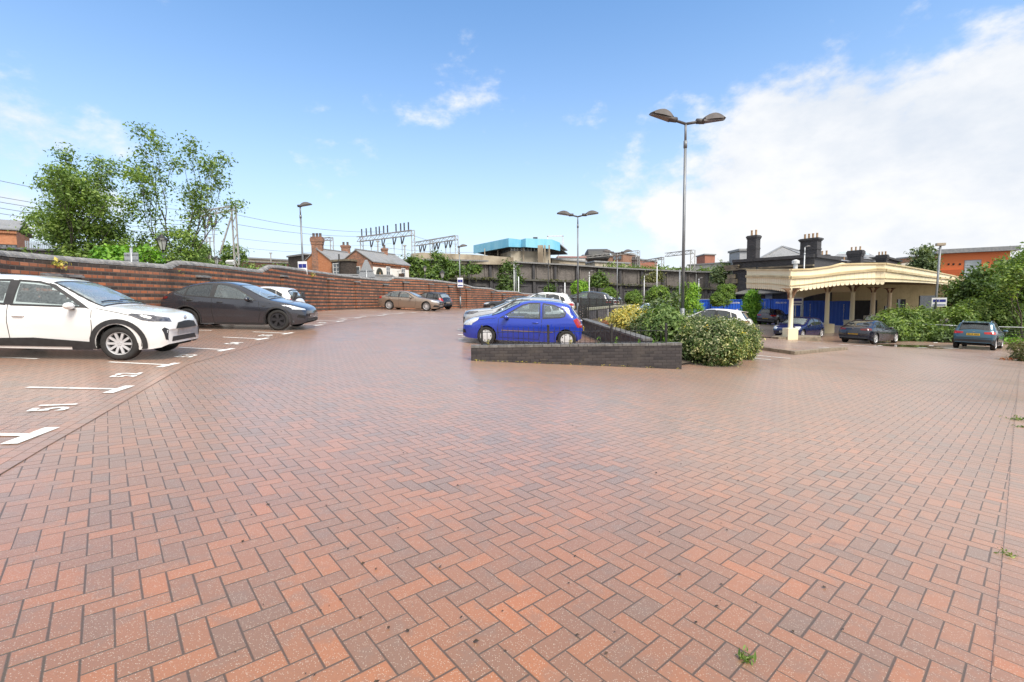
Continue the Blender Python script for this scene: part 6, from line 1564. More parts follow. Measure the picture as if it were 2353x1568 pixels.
post(1899,747,37,656,.34,'cream post with curved brackets in shade'); post(1957,738,40,657,.36); post(2004,728,45,662,.42); post(2042,722,50,664,.42)
# kerbed island under the first post
c = U(1826,783,30); mb = MB(); mb.prism([Vector((c.x+x,c.y+y,GZ(c.x,c.y)-.15)) for x,y in ((-1.35,-.5),(1.2,-.75),(1.75,.1),(1.3,.8),(-.9,.7),(-1.5,.1))],(0,0,.38)); tag(mb.build('kerbed_island', M_kerb, uv=False, bevel=.04), 'small kerbed island', None, kind='structure')
# boarded wall and inner scalloped screen behind the posts
a = U(1836,663,55); b = U(2290,668,68); t,n,L = frame_axes(a,b); bwall = thing('boarded_wall', (a.x,a.y,-1.4), 'cream boarded wall at the back of the canopy with a dark doorway', 'wall'); zb_ = -1.4
mb = MB(); quadwall(mb,xy(a),xy(b),zb_,a.z+.6); quadwall(mb,xy(b)+n*.2,xy(a)+n*.2,zb_,a.z+.6); mb.build('boards', brick('cream_boarding',[(.74,.60,.34),(.70,.56,.31)],mortar=(.34,.26,.14),bw=.16,rh=6,ms=.012,dirt=(.3,.22,.12),dirt_amt=.3), bwall)
mb = MB(); 
s0,s1 = 1960,2012; f = lambda px: (px-1838)/(2290-1838)
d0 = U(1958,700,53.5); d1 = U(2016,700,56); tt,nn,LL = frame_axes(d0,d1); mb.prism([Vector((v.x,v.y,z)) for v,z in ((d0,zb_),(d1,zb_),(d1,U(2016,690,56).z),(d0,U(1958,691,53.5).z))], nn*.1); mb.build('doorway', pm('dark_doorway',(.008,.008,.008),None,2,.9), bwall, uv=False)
for px,w,h in ((2036,.6,1.4),(2070,1.4,2.2),(2130,3.0,2.6)):
    p = U(px,712,56); m2 = MB(); m2.box((p.x,p.y,zb_+h/2+.5),(w,.12,h),math.atan2(t.y,t.x)); m2.build('window', M_win, bwall, uv=False)
sc = MB(); k = 40; pa = U(1828,683,46.5); 
prev = None
for i in range(k+1):
    px = 1828+(1958-1828)*i/k; py = 683-15*min(1,max(0,(px-1845)/60))**.7 if px < 1905 else 668; v = U(px,py,46.5)
    if prev is not None:
        w = v-prev; sc.prism([prev+UP*.9,prev]+[prev.lerp(v,.5-.5*math.cos(math.pi*j/4))-UP*.18*math.sin(math.pi*j/4) for j in range(1,4)]+[v,v+UP*.9], (0,.08,0))
    prev = v
tag(sc.build('inner_valance', M_cream, uv=False, origin=pa), 'inner scalloped cream valance hanging above the blue containers', 'valance')
for px,py0,py1,d in ((1922,672,693,45),(2030,668,694,44)): pass
# ------------------------------------------------------------------ modern buildings at the right
M_or = pm('orange_render', (.74,.19,.055), (.70,.17,.05), .4, .6); M_or2 = brick('orange_cladding', [(.52,.12,.04),(.58,.14,.05)], mortar=(.30,.07,.03), bw=3.0, rh=.3, ms=.03, dirt_amt=.1)
a = U(2162,584,85); b = U(2322,577,80); t,n,L = frame_axes(a,b); root = thing('orange_hotel', (a.x,a.y,-2), 'modern bright orange rendered building with a grey mono pitch roof', 'building')
zm = U(2162,621,85).z; mb = MB(); A,B = xy(a),xy(b); mb.prism([Vector((v.x,v.y,z)) for v,z in ((A,zm),(B,zm),(B,b.z),(A,a.z))], n*14); mb.build('upper_wall', M_or, root)
mb = MB(); block(mb,[A-n*.35-t*.3,B-n*.35,B+n*14,A+n*14-t*.3],-2,zm); mb.build('lower_wall', M_or2, root)
mb = MB(); mb.prism([A-t*.8-n*1.0+UP*(a.z+.02),B+t*1.0-n*1.0+UP*(b.z+.02),B+t*.4+n*14.4+UP*(b.z+.02),A-t*.4+n*14.4+UP*(a.z+.02)],(0,0,.75)); mb.build('roof', M_lead, root, uv=False)
for px,py,w,h in ((2235,610,2.2,1.9),(2229,648,1.9,5.2)):
    s_ = colS(A,t,px,U(px,py,83).z); z = (A+t*s_).length and ZAT((A+t*s_).x,(A+t*s_).y,py); window(root, A-n*(.36 if py>621 else 0), t, n, s_, z, w, h, bars=(1,3 if h>3 else 2), sill=False, frame=M_lead, glass=pm('bright_window',(.35,.40,.42),(.5,.55,.58),.6,.1))
for px in (2179,2190,2205): p = onwall(A,t,n,colS(A,t,px,6),ZAT(*(A+t*colS(A,t,px,6)).xy,607.5)); mb = MB(); mb.lathe([(0,-.06),(.17,-.06),(.2,.02)], c=tuple(p-n*.02), axis='y', seg=12); mb.build('wall_vent', M_ink, root, uv=False)
s_ = colS(A,t,2283,6); z = ZAT(*(A+t*s_).xy,604); c = onwall(A,t,n,s_+3.75,z,.12); rot = Matrix((t,n,UP)).transposed(); mb = MB(); mb.box(c,(7.5,.2,.78),rot); sg = mb.build('purple_sign', pm('purple_sign_board',(.055,.02,.11),None,3,.4), root, uv=False)
M = Matrix.Translation(onwall(A,t,n,s_+1.0,z,.24))@Matrix((t,UP,-n)).transposed().to_4x4(); text_mesh('sign_lettering','Pre',.62,M_white,M,sg,extrude=.02,bold=.03)
# glazed rotunda
c = U(2115,620,112); root = thing('glass_rotunda', (c.x,c.y,-1), 'round glazed building with a flat overhanging roof behind the birch', 'building'); r_ = 10.; zt = U(2115,598,104).z
mb = MB(); mb.lathe([(r_,-1),(r_,zt-1.6)], c=(c.x,c.y,0), seg=40); mb.build('glazing', pm('rotunda_glass',(.30,.38,.42),(.42,.48,.50),.5,.12), root, uv=False, smooth=True)
for k in range(40): a_ = 2*math.pi*k/40; mb = MB(); mb.box((c.x+r_*1.01*math.cos(a_),c.y+r_*1.01*math.sin(a_),(zt-2.6)/2),(.3,.3,zt-.6),a_); mb.build('mullion', M_white, root, uv=False) if math.sin(a_)<.2 else None
mb = MB(); mb.lathe([(0,zt-1.7),(r_*1.15,zt-1.7),(r_*1.17,zt-1.2),(r_*1.1,zt-.9),(0,zt+.4)], c=(c.x,c.y,0), seg=40); mb.build('roof', M_conc2, root, uv=False, smooth=True)
slab('far_brick_block', U(2064,596,118), U(2104,592,114), 10, -1, M_farb, 'brown brick block partly hidden beside the glass rotunda')
# lattice footbridge at the far right edge
M_lat = pm('cream_lattice_paint', (.62,.52,.34), (.5,.42,.27), 2, .6); a = U(2180,634,52); b = U(2400,632,44); t,n,L = frame_axes(a,b); root = thing('lattice_bridge', (a.x,a.y,a.z-3), 'cream painted lattice bridge behind the trees at the right edge', 'bridge')
h = 1.75; a.z = U(2300,636,48).z; b.z = a.z
for z in (0,-h): mb = MB(); mb.bar(a+UP*z, b+UP*z, .16, .18); mb.build('rail', M_lat, root, uv=False)
k = int(L/.62); mb = MB()
for i in range(-2,k): 
    for s_ in (1,-1):
        p = a+t*(L*i/k)+UP*(0 if s_>0 else -h); q = a+t*(L*(i+2.8)/k)+UP*(-h if s_>0 else 0)
        mb.bar(p+n*(.03*s_), q+n*(.03*s_), .07, .025)
mb.build('lattice', M_lat, root, uv=False)
mb = MB(); mb.box(tuple((a+b)/2+UP*(-h-.35)+n*.6),(L,1.6,.3),Matrix((t,n,UP)).transposed()); mb.build('deck', M_creamdk, root, uv=False)
for f in (.1,.55,.95): p = a.lerp(b,f)+n*.6; mb = MB(); mb.box((p.x,p.y,(p.z-h-2.6)/2-.3),(.5,.5,p.z-h+2.6)); mb.build('pier', M_darkb, root)
# ------------------------------------------------------------------ lamp posts, signs, overhead line equipment
M_pole = pm('galvanised_pole', (.25,.265,.28), (.14,.15,.16), 9, .5, metal=.35, contrast=(.38,.68), stretch=(1,1,.18)); M_lum = pm('lamp_housing', (.062,.056,.056), (.085,.08,.08), 4, .55); M_lens = pm('lamp_lens', (.19,.175,.17), (.14,.13,.125), 4, .2); M_wp = pm('white_pole_paint', (.66,.68,.69), (.52,.54,.55), 6, .5)
def luminaire(root, p, d, s=1.0, tilt=.12, lens=True):
    """arched cowl lantern: thin curved hood over a flat glass, pointing along d from p"""
    d = d.normalized(); n = Vector((-d.y,d.x,0)); mb = MB(); L = .80*s; W_l = .17*s; k = 10; rows = []
    for i in range(k+1):
        f = i/k; x = L*f; z = .20*s*math.sin(math.pi*min(1,f*1.02))**.8*(1-.25*f)+tilt*x; w = W_l*(.55+.45*math.sin(math.pi*min(1,.15+f*.85)))
        rows.append([p+d*x+UP*z+n*w, p+d*x+UP*(z+.02*s)+n*(w*.5), p+d*x+UP*(z+.028*s), p+d*x+UP*(z+.02*s)-n*(w*.5), p+d*x+UP*z-n*w])
    for i in range(k):
        for j in range(4): mb.quad(rows[i][j],rows[i][j+1],rows[i+1][j+1],rows[i+1][j])
    for sg in (1,-1):          # translucent cheeks
        pass
    h = mb.build('lamp_hood', M_lum, root, uv=False, smooth=True)
    mod = h.modifiers.new('thick','SOLIDIFY'); mod.thickness = .025*s
    ck = MB(); 
    for sg in (0,4):
        for i in range(1,k-1):
            a,b = rows[i][sg],rows[i+1][sg]; za = p.z+tilt*L*i/k; zb = p.z+tilt*L*(i+1)/k
            ck.quad(a,b,Vector((b.x,b.y,zb)),Vector((a.x,a.y,za)))
    ck.build('lamp_cheek', M_lens, h, uv=False)
    b = MB(); q = [p+d*.02+n*W_l*.9, p+d*L*.98+n*W_l*.35+UP*tilt*L, p+d*L*.98-n*W_l*.35+UP*tilt*L, p+d*.02-n*W_l*.9]; b.prism([v-UP*.04*s for v in q],(0,0,.05*s)); b.build('lamp_glass', M_lens if lens else M_lum, h, uv=False)
    s_ = MB(); s_.tube([p-d*.16*s, p+d*.10*s],.085*s,10); s_.build('lamp_spigot', M_lum, h, uv=False, smooth=True)
def lamp_post(px, pyb, d, pyt, label, heads, s=1.0, r=.075, arm=.62, base=None, cat='street lamp', mat=None, group='lamp posts', az=0.):
    """heads: list of world angles (deg) the lanterns point to"""
    b = U(px,pyb,d); b = Vector((b.x,b.y,base if base is not None else min(GZ(b.x,b.y),b.z))); zt = ZAT(b.x,b.y,pyt); root = thing('lamp_post', b, label, cat, group); H = zt-b.z; mat = mat or M_pole
    mb = MB(); mb.tube([b, b+UP*min(1.6,H*.2)], r*1.35, 12); mb.build('base_shaft', mat, root, uv=False, smooth=True)
    mb = MB(); mb.tube([b+UP*min(1.6,H*.2), b+UP*(H*.90)], [r,r*.86], 12); mb.build('pole', mat, root, uv=False, smooth=True)
    mb = MB(); mb.tube([b+UP*(H*.895), b+UP*(H*.925)], r*1.12, 12); mb.tube([b+UP*(H*.925), b+UP*H], r*.72, 10); mb.build('spigot', mat, root, uv=False, smooth=True)
    top = b+UP*H
    for h in heads:
        dd = Vector((math.cos(R(h)),math.sin(R(h)),0)); p = top+dd*arm*s+UP*.06
        if arm > 0: m2 = MB(); m2.tube([top-UP*.03, p], .045*s, 8); m2.build('arm', M_lum, root, uv=False, smooth=True)
        luminaire(root, p, dd, s)
    return root
def plate_sign(root, c, w, h, face, rows, border=True):
    """white sign with blue printing, facing the viewer along -face"""
    f = face.normalized(); t = Vector((f.y,-f.x,0)); t = -t if t.x < 0 else t; rot = Matrix((t,f,UP)).transposed(); mb = MB(); mb.box(c,(w,.02,h),rot); o = mb.build('sign_plate', pm('white_sign',(.78,.79,.80),(.72,.73,.75),5,.4), root, uv=False)
    return o, t, f
M_blue_ink = pm('blue_print', (.015,.025,.22), None, 5, .4)
def parking_sign(root, px, py, d, w=.75, h=.6, big=False):
    c = U(px,py,d)-CF*.12; o,t,f = plate_sign(root, c, w, h, Vector((0,1,0)) if not big else Vector((.55,.83,0)), 2)
    q = c-f*.013
    rot = Matrix((t,f,UP)).transposed()
    for z,hh,x,ww in ((.16*h,.30*h,-.22*w,.40*w),(.16*h,.30*h,.22*w,.42*w),(-.32*h,.12*h,0,.86*w)):
        mb = MB(); mb.box(q+UP*z+t*x,(ww,.006,hh),rot); mb.build('printed_band', M_blue_ink, o, uv=False)
lp = lamp_post(1567,790,15.3,283,'tall galvanised lamp post with twin arched lanterns standing in the variegated bush', (197,5), s=.98, r=.052, arm=.52)
lamp_post(1328,697,22.5,497,'second twin headed lamp post beyond the bright blue hatchback', (180,4), s=.82, r=.042, arm=.42, base=.35)
lamp_post(1418,690,37,582,'third twin headed lamp post before the retaining wall', (184,0), s=.9, r=.045, arm=.5, base=.5)
l = lamp_post(699,668,27,476,'single arm lamp post with a parking notice beside the brick wall', (0,), s=.85, r=.055, arm=.0); parking_sign(l, 697.5,617,26.8,.52,.75)
l = lamp_post(1058,700,42,569,'slim lamp post with a small notice at the brick wall by the black hatchback', (0,), s=.9, r=.055, arm=.0); parking_sign(l, 1058,650,41.8,.5,.85)
for px,pyb,d,pyt,h,lab,mat in ((1186,690,62,611,0,'slim grey pole lamp beside the ivy on the retaining wall',M_pole),(1354,690,58,625,0,'white street lamp right of the second twin lamp',M_wp),(1480,690,60,634,0,'white street lamp between two round clipped bushes',M_wp),(1509,690,52,596,2,'taller white pole lamp behind the wispy shrub',M_wp),(1605,690,60,641,0,'white street lamp behind the bright yellow green conifer',M_wp),(1845,690,47,569,0,'white lamp on a pole rising over the canopy roof',M_wp),(1182,690,64,607,180,'thin pale pole close beside the slim grey pole lamp',M_wp)):
    lamp_post(px,pyb,d,pyt,lab,(h,),s=.62,r=.06,arm=.1,base=-.6,mat=mat)
# plain thin poles
for px,pyb,pyt,d,lab in ((1191.5,690,636,55,'plain thin white post left of the dark crossover'),(1298,690,650,48,'plain white post behind the dark crossover'),(1562,700,620,40,'thin grey pole just left of the tall lamp post'),(1260,690,598,66,'tall black pole before the retaining wall')):
    b = U(px,pyb,d); mb = MB(); mb.tube([b-UP*1.5, U(px,pyt,d)], .06, 8); tag(mb.build('post', M_wp if 'white' in lab else (M_iron if 'black' in lab else M_pole), origin=b-UP*1.5, uv=False, smooth=True), lab, 'pole')
# camera post with big parking notice, right
b = G(2146,780); root = thing('camera_post', b, 'leaning steel camera post with a white and blue parking notice', 'camera post'); d = P(b)[2]; tp = U(2161,566,d); ft = U(2147,737,d)
mb = MB(); mb.tube([b, b+(ft-b)*.28], .12, 10); mb.build('black_base', M_rub, root, uv=False); mb = MB(); mb.tube([b+(ft-b)*.28, ft], .115, 12); mb.build('base_shaft', M_galv, root, uv=False, smooth=True)
mb = MB(); mb.tube([ft, tp], [.075,.065], 10); mb.build('pole', M_pole, root, uv=False, smooth=True)
mb = MB(); mb.box(tp+UP*.12,(.52,.3,.2),Matrix.Rotation(R(-20),3,'Z')); mb.build('camera_head', M_conc2, root, uv=False, bevel=.03)
parking_sign(root, 2154.5, 695, d, .80, .62, big=True)
# small parking notice behind the first canopy post, two white poles
for px in (1828,1841):
    b = U(px,736,42); mb = MB(); mb.tube([b-UP*1.0, U(px,690,42)],.05,8); o = tag(mb.build('sign_pole', M_wp, origin=b-UP*1.0, uv=False, smooth=True), 'white pole '+('carrying a parking notice' if px==1828 else 'standing right beside the notice pole')+' behind the first canopy post', 'pole')
    if px == 1828: 
        c = U(1833,693,41.8); pl,t_,f_ = plate_sign(None, c, .75, .7, Vector((.5,.86,0)), 2); pl.name = 'parking_notice'; tag(pl, 'white and blue parking notice behind the first canopy post', 'sign')
        for z,hh in ((.14,.2),(-.18,.08)): mb = MB(); mb.box(c-f_*.014+UP*z,(.62,.006,hh),Matrix((t_,f_,UP)).transposed()); mb.build('printed_band', M_blue_ink, pl, uv=False)
# leaflet board leaning on the second post plinth
c = U(1885,757,36.2); mb = MB(); mb.prism([c+Vector((x,y,z)) for x,y,z in ((-.45,0,-.6),(.45,.1,-.6),(.45,.25,.5),(-.45,.15,.5))],(0,.04,0)); tag(mb.build('notice_board', pm('faded_board',(.52,.50,.46),(.36,.35,.33),6,.7), uv=False, origin=c), 'faded pale board leaning by the second canopy post plinth', 'board')
# ------------------------------------------------------------------ backs of road signs and old lanterns behind the wall
def signback(px,pyb,pyt,d,kind,label):
    b = U(px,pyb,d); tp = U(px,pyt,d); root = thing('road_sign', b-UP*2, label, 'road sign'); mb = MB(); mb.tube([b-UP*2,tp],.055,8); mb.build('post', M_galv, root, uv=False, smooth=True)
    mb = MB(); H = (tp-b).length
    if kind == 'tri':
        w = .78; z0 = b.z-.15; pts = [Vector((b.x+x,b.y+.08,z0+z)) for x,z in ((-w,0),(w,0),(w,.12),(.10,1.62),(-.10,1.62),(-w,.12))]; mb.prism(pts,(0,.02,0))
    else: mb.box((b.x,b.y+.07,tp.z-.42),(.62,.03,.42))
    pl = mb.build('plate', M_galv, root, uv=False)
    for z in (.25,.75) if kind=='tri' else (.3,.54): m2 = MB(); m2.box((b.x,b.y+.05,(b.z-.15+z) if kind=='tri' else tp.z-z),(1.3 if kind=='tri' else .6,.03,.05)); m2.build('channel', M_pole, pl, uv=False)
signback(301,617,570,20.5,'rect','grey back of a small road sign in front of the bright green shrub'); signback(842,640,621,37,'tri','grey back of a triangular road sign above the brick wall'); signback(73,598,588,16,'rect','grey back of a road sign just showing over the coping at the left')
def lantern(px,pyb,pyt,d,label):
    b = U(px,pyb,d); tp = U(px,pyt,d); root = thing('lantern_post', b-UP*2, label, 'street lantern','old style street lanterns'); mb = MB(); H = tp.z-b.z+2
    mb.tube([b-UP*2, b-UP*.8], .11, 10); mb.tube([b-UP*.8, tp-UP*.72],[.06,.04],10); mb.tube([tp-UP*1.3+Vector((-.3,0,0)),tp-UP*1.3+Vector((.3,0,0))],.02,6); mb.build('post', M_iron, root, uv=False, smooth=True)
    mb = MB(); mb.lathe([(.10,-.72),(.23,-.24)], c=tuple(tp), seg=6); g = mb.build('lantern_glass', pm('lantern_glass',(.55,.56,.52),(.4,.41,.38),4,.2), root, uv=False)
    mb = MB(); mb.lathe([(.28,-.24),(.25,-.18),(.14,-.08),(.09,-.02),(.04,.05),(0,.10)], c=tuple(tp), seg=10); mb.build('lantern_cap', M_iron, g, uv=False)
    for k in range(6): a = math.pi*k/3; m2 = MB(); m2.bar(tp+Vector((.10*math.cos(a),.10*math.sin(a),-.72)),tp+Vector((.235*math.cos(a),.235*math.sin(a),-.24)),.025); m2.build('glazing_bar', M_iron, g, uv=False)
lantern(372,600,541,23,'black old style lantern post before the big trees'); lantern(1016,657,622,46,'black old style lantern post before the ivy covered retaining wall'); lantern(976,650,611,60,'grey old style lantern post inside the ivy, farther off'); lantern(497,618,590,44,'black old style lantern below the railway gantry')
# floodlight
p = U(536,604,60); mb = MB(); mb.tube([U(538,622,60)-UP*2,p],.08,8); fl = mb.build('floodlight_pole', M_iron, uv=False, origin=U(538,622,60)-UP*2); tag(fl,'pole with two white floodlights before the rusty brown wall','floodlight')
for dz in (0,-1.4): m2 = MB(); m2.box(p+UP*dz+Vector((-.2,-.3,0)),(.9,.5,.5),Matrix.Rotation(.5,3,'X')); m2.build('floodlight_head', M_white, fl, uv=False)
# ------------------------------------------------------------------ railway gantries
M_gan = pm('weathered_gantry_steel', (.42,.41,.39), (.28,.25,.21), 3, .6, metal=.2, contrast=(.45,.7)); M_ins = pm('brown_insulator', (.035,.025,.022), (.06,.045,.04), 9, .35)
def truss(mb, a, b, h, w, step=1.2, t=.09):
    d = (b-a); L = d.length; d.normalize(); n = Vector((-d.y,d.x,0)).normalized()*w/2; u = UP*h
    for s in (1,-1):
        mb.bar(a+n*s, b+n*s, t); mb.bar(a+n*s+u, b+n*s+u, t)
        k = max(2,int(L/step))
        for i in range(k): mb.bar(a+d*(L*i/k)+n*s+(u if i%2 else UP*0), a+d*(L*(i+1)/k)+n*s+(UP*0 if i%2 else u), t*.6)
def mast(mb, b, z, w=.5, t=.10, lattice=True):
    tp = Vector((b.x,b.y,z))
    for dx in (-w/2,w/2): mb.bar(b+Vector((dx,0,0)), tp+Vector((dx,0,0)), t*1.4, t)
    k = max(2,int((tp-b).length/1.1))
    for i in range(k): mb.bar(b.lerp(tp,i/k)+Vector((-w/2*(1 if i%2 else -1),0,0)), b.lerp(tp,(i+1)/k)+Vector((w/2*(1 if i%2 else -1),0,0)), t*.55)
def insul(root, p, q, r=.12):
    p=Vector(p); q=Vector(q); d=(q-p); L=d.length; mb = MB(); n = 7; path=[]; rs=[]
    for i in range(n*2+1): path.append(p+d*(i/(n*2))); rs.append(r if i%2 else r*.55)
    mb.tube(path, rs, 7); mb.build('insulator', M_ins, root, uv=False)
def gantry(A, B, zb, label, h=.8, up=(), down=(), masts=(0,1), post_w=.55, deep=1.0, brace=None, group='railway overhead line gantries', hs=1.):
    """beam from A to B (points at the beam's underside), masts at the given fractions down to zb"""
    root = thing('line_gantry', (B.x,B.y,zb), label, 'gantry', group); mb = MB(); truss(mb, A, B, h, .6*hs, 1.3*hs, .10*hs); mb.build('beam', M_gan, root, uv=False)
    for f in masts:
        p = A.lerp(B,f); mb = MB(); mast(mb, Vector((p.x,p.y,zb)), p.z+h, post_w, .12*hs); mb.build('mast', M_gan, root, uv=False)
    if brace: mb = MB(); mb.bar(*brace, .16); mb.build('stay', M_gan, root, uv=False)
    for f in up: p = A.lerp(B,f)+UP*h; insul(root, p, p+UP*1.5*hs, .16*hs)
    for f in down:
        p = A.lerp(B,f); insul(root, p-UP*.1, p+Vector((.1,0,-1.3*hs)), .15*hs); q = p+Vector((.5*hs,.3,0)); insul(root, q, q+Vector((-.35*hs,0,-1.2*hs)), .15*hs)
        mb = MB(); mb.bar(p+Vector((.1,0,-1.3*hs)), p+Vector((.15,0,-3.6*hs)), .06); mb.bar(q+Vector((-.35*hs,0,-1.2*hs)), p+Vector((.1,0,-3.8*hs)), .06); mb.build('steady_arm', M_gan, root, uv=False)
    return root
g1 = gantry(U(440,502,52), U(537,483,60), U(540,597,60).z-1, 'lattice gantry with a raking stay right of the big trees', .55, down=(.25,.42), masts=(1,), brace=(U(534,490,60),U(505,584,60)), hs=1.15)
gantry(U(735,554,88), U(762,552,86), 3, 'small gantry end rising behind the orange gable', .5, masts=(1,), hs=.9)
gantry(U(823,556,92), U(949,541,82), RWP[0].z-3, 'long gantry crowned with rows of insulators above the public house', .9, up=(.08,.17,.26,.36,.42,.50,.57,.72,.80,.86,.93), down=(.24,.46,.66,.80), masts=(.07,1))
gantry(U(953,566,95), U(1049,551,86), RWP[1].z-3, 'second long gantry right of the insulator rows, over the concrete parapet', .75, down=(.12,.22,.48,.56,.74,.84), masts=(.42,1))
gantry(U(1200,608,140), U(1468,581,125), RWP[4].z-3, 'very long low gantry with a braced end over the brown brick blocks', .6, masts=(1,), brace=(U(1468,590,125),U(1452,583,125)))
gantry(U(1475,604,118), U(1523,596,112), RWP[6].z-3, 'small gantry behind the third twin lamp', .5, masts=(.7,1))
gantry(U(1530,590,105), U(1592,583,98), RWP[7].z-3, 'lattice gantry just right of the tall lamp post', .75, masts=(1,), down=(), post_w=.9)
for px,pyb,pyt,d,lab in ((930,598,566,90,'thin steel mast left of the concrete parapet'),(868,600,556,85,'tall mast with a cabinet between house chimneys'),(482,590,548,95,'bent thin mast by the switch cage'),(513,590,556,95,'lamp mast by the raking stay'),(1283,596,569,125,'thin signal mast right of the blue building'),(622,600,583,110,'small lamp mast on the platform building')):
    b = U(px,pyb,d); mb = MB(); mb.tube([b-UP*3, U(px,pyt,d)], .13, 6); mb.box(U(px,pyt,d)+UP*.1,(.6,.3,.25)); tag(mb.build('mast', M_gan, origin=b-UP*3, uv=False), lab, 'mast')
def wire(pts, r, label, sag=.6):
    path = []
    for a, b in zip(pts[:-1],pts[1:]):
        for i in range(13): f = i/12; path.append(a.lerp(b,f)-UP*sag*4*f*(1-f))
    mb = MB(); mb.tube(path, r, 4, False); tag(mb.build('overhead_wire', pm('wire_grey',(.22,.23,.25),None,3,.6), uv=False, origin=path[0]), label, 'wire', 'overhead line wires')
for y0,y1,lab in ((411,468,'overhead wire, the topmost at the left edge'),(450,496,'overhead wire, second below the topmost at the left'),(462,505,'thin overhead wire under the second one'),(476,516,'overhead wire, fourth at the left edge'),(489,525,'lowest overhead wire at the left edge')):
    wire([U(-60,y0-8,34), U(500,y1+(14 if y0>411 else 20),58)], .022, lab, .5)
for a,b,lab in (((545,494,60),(880,533,84),'upper wire from the lattice gantry to the insulator gantry'),((545,516,60),(890,541,84),'lower wire from the lattice gantry to the insulator gantry'),((548,548,62),(900,560,88),'contact wire behind the single arm lamp post'),((560,570,64),(900,572,88),'lowest contact wire left of the public house')):
    wire([U(*a),U(*b)], .028 if 'contact' not in lab else .02, lab, .7)
for a,b,lab in (((949,541,82),(1049,561,86),'wire between the two long gantries'),((860,566,90),(1090,580,92),'contact wire behind the house chimney'),((860,578,90),(1000,584,92),'lower contact wire behind the house chimney')):
    wire([U(*a),U(*b)], .03, lab, .4)
# ------------------------------------------------------------------ planting: trunks, limbs and crowns of separate leaves
RNG = np.random.default_rng(11)
def leafmat(name, stops, rough=.5, trans=.35):
    if name in _mc: return _mc[name]
    m, nt, b = newmat(name); out = m.node_tree.nodes['Material Output']
    g = nt.new('ShaderNodeNewGeometry'); c = nt.ramp(g.outputs['Random Per Island'], stops)
    n = nt.noise(nt.new('ShaderNodeTexCoord').outputs['Object'], 1.1, 3); c = nt.mix(nt.ss(n,.40,.66), c, nt.mix(1., c, c4((1.35,1.28,.85)), 'MULTIPLY'))
    nt.link(c, b.inputs['Base Color']); b.inputs['Roughness'].default_value = rough; b.inputs['Specular IOR Level'].default_value = .35
    t = nt.new('ShaderNodeBsdfTranslucent'); nt.link(nt.mix(1., c, c4((1.1,1.15,.5)), 'MULTIPLY'), t.inputs[0])
    mx = nt.new('ShaderNodeMixShader'); mx.inputs[0].default_value = trans; nt.link(b.outputs[0], mx.inputs[1]); nt.link(t.outputs[0], mx.inputs[2]); nt.link(mx.outputs[0], out.inputs[0])
    _mc[name] = m; return m
L_ash = leafmat('ash_leaf', [(0,(.075,.14,.035)),(.35,(.13,.215,.055)),(.7,(.19,.29,.075)),(1,(.30,.40,.13))])
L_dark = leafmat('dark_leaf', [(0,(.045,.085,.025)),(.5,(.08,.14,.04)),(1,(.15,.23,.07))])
L_bright = leafmat('bright_leaf', [(0,(.10,.24,.03)),(.5,(.16,.36,.04)),(1,(.28,.48,.08))])
L_lime = leafmat('lime_conifer_leaf', [(0,(.12,.26,.03)),(.5,(.20,.38,.04)),(1,(.32,.50,.07))])
L_mid = leafmat('shrub_leaf', [(0,(.075,.14,.035)),(.4,(.13,.21,.055)),(.8,(.20,.30,.085)),(1,(.34,.41,.17))])
L_top = leafmat('clipped_leaf', [(0,(.08,.15,.025)),(.5,(.13,.22,.04)),(1,(.22,.34,.07))])
L_var = leafmat('variegated_leaf', [(0,(.035,.065,.02)),(.34,(.07,.125,.035)),(.60,(.13,.19,.06)),(.74,(.30,.34,.16)),(.90,(.48,.50,.30)),(1,(.60,.58,.38))])
L_yel = leafmat('yellow_leaf', [(0,(.16,.20,.05)),(.3,(.38,.38,.12)),(.55,(.62,.54,.16)),(.8,(.74,.58,.12)),(1,(.70,.66,.34))])
L_flow = leafmat('yellow_flower', [(0,(.62,.45,.05)),(1,(.80,.66,.14))]); L_rust = leafmat('russet_leaf', [(0,(.22,.06,.03)),(.6,(.36,.12,.06)),(1,(.22,.18,.06))])
L_ivy = leafmat('ivy_leaf', [(0,(.05,.10,.025)),(.5,(.09,.16,.035)),(1,(.17,.26,.06))]); L_dry = leafmat('ledge_weed_leaf', [(0,(.07,.09,.03)),(.5,(.13,.15,.05)),(1,(.22,.20,.10))])
L_grey = leafmat('willow_leaf', [(0,(.06,.10,.045)),(.5,(.11,.16,.075)),(1,(.20,.25,.13))])
M_bark = pm('bark', (.10,.085,.065), (.055,.045,.035), 6, .9, bump=.5); M_birch = pm('birch_bark', (.42,.38,.32), (.14,.11,.09), 3, .8, bump=.3)
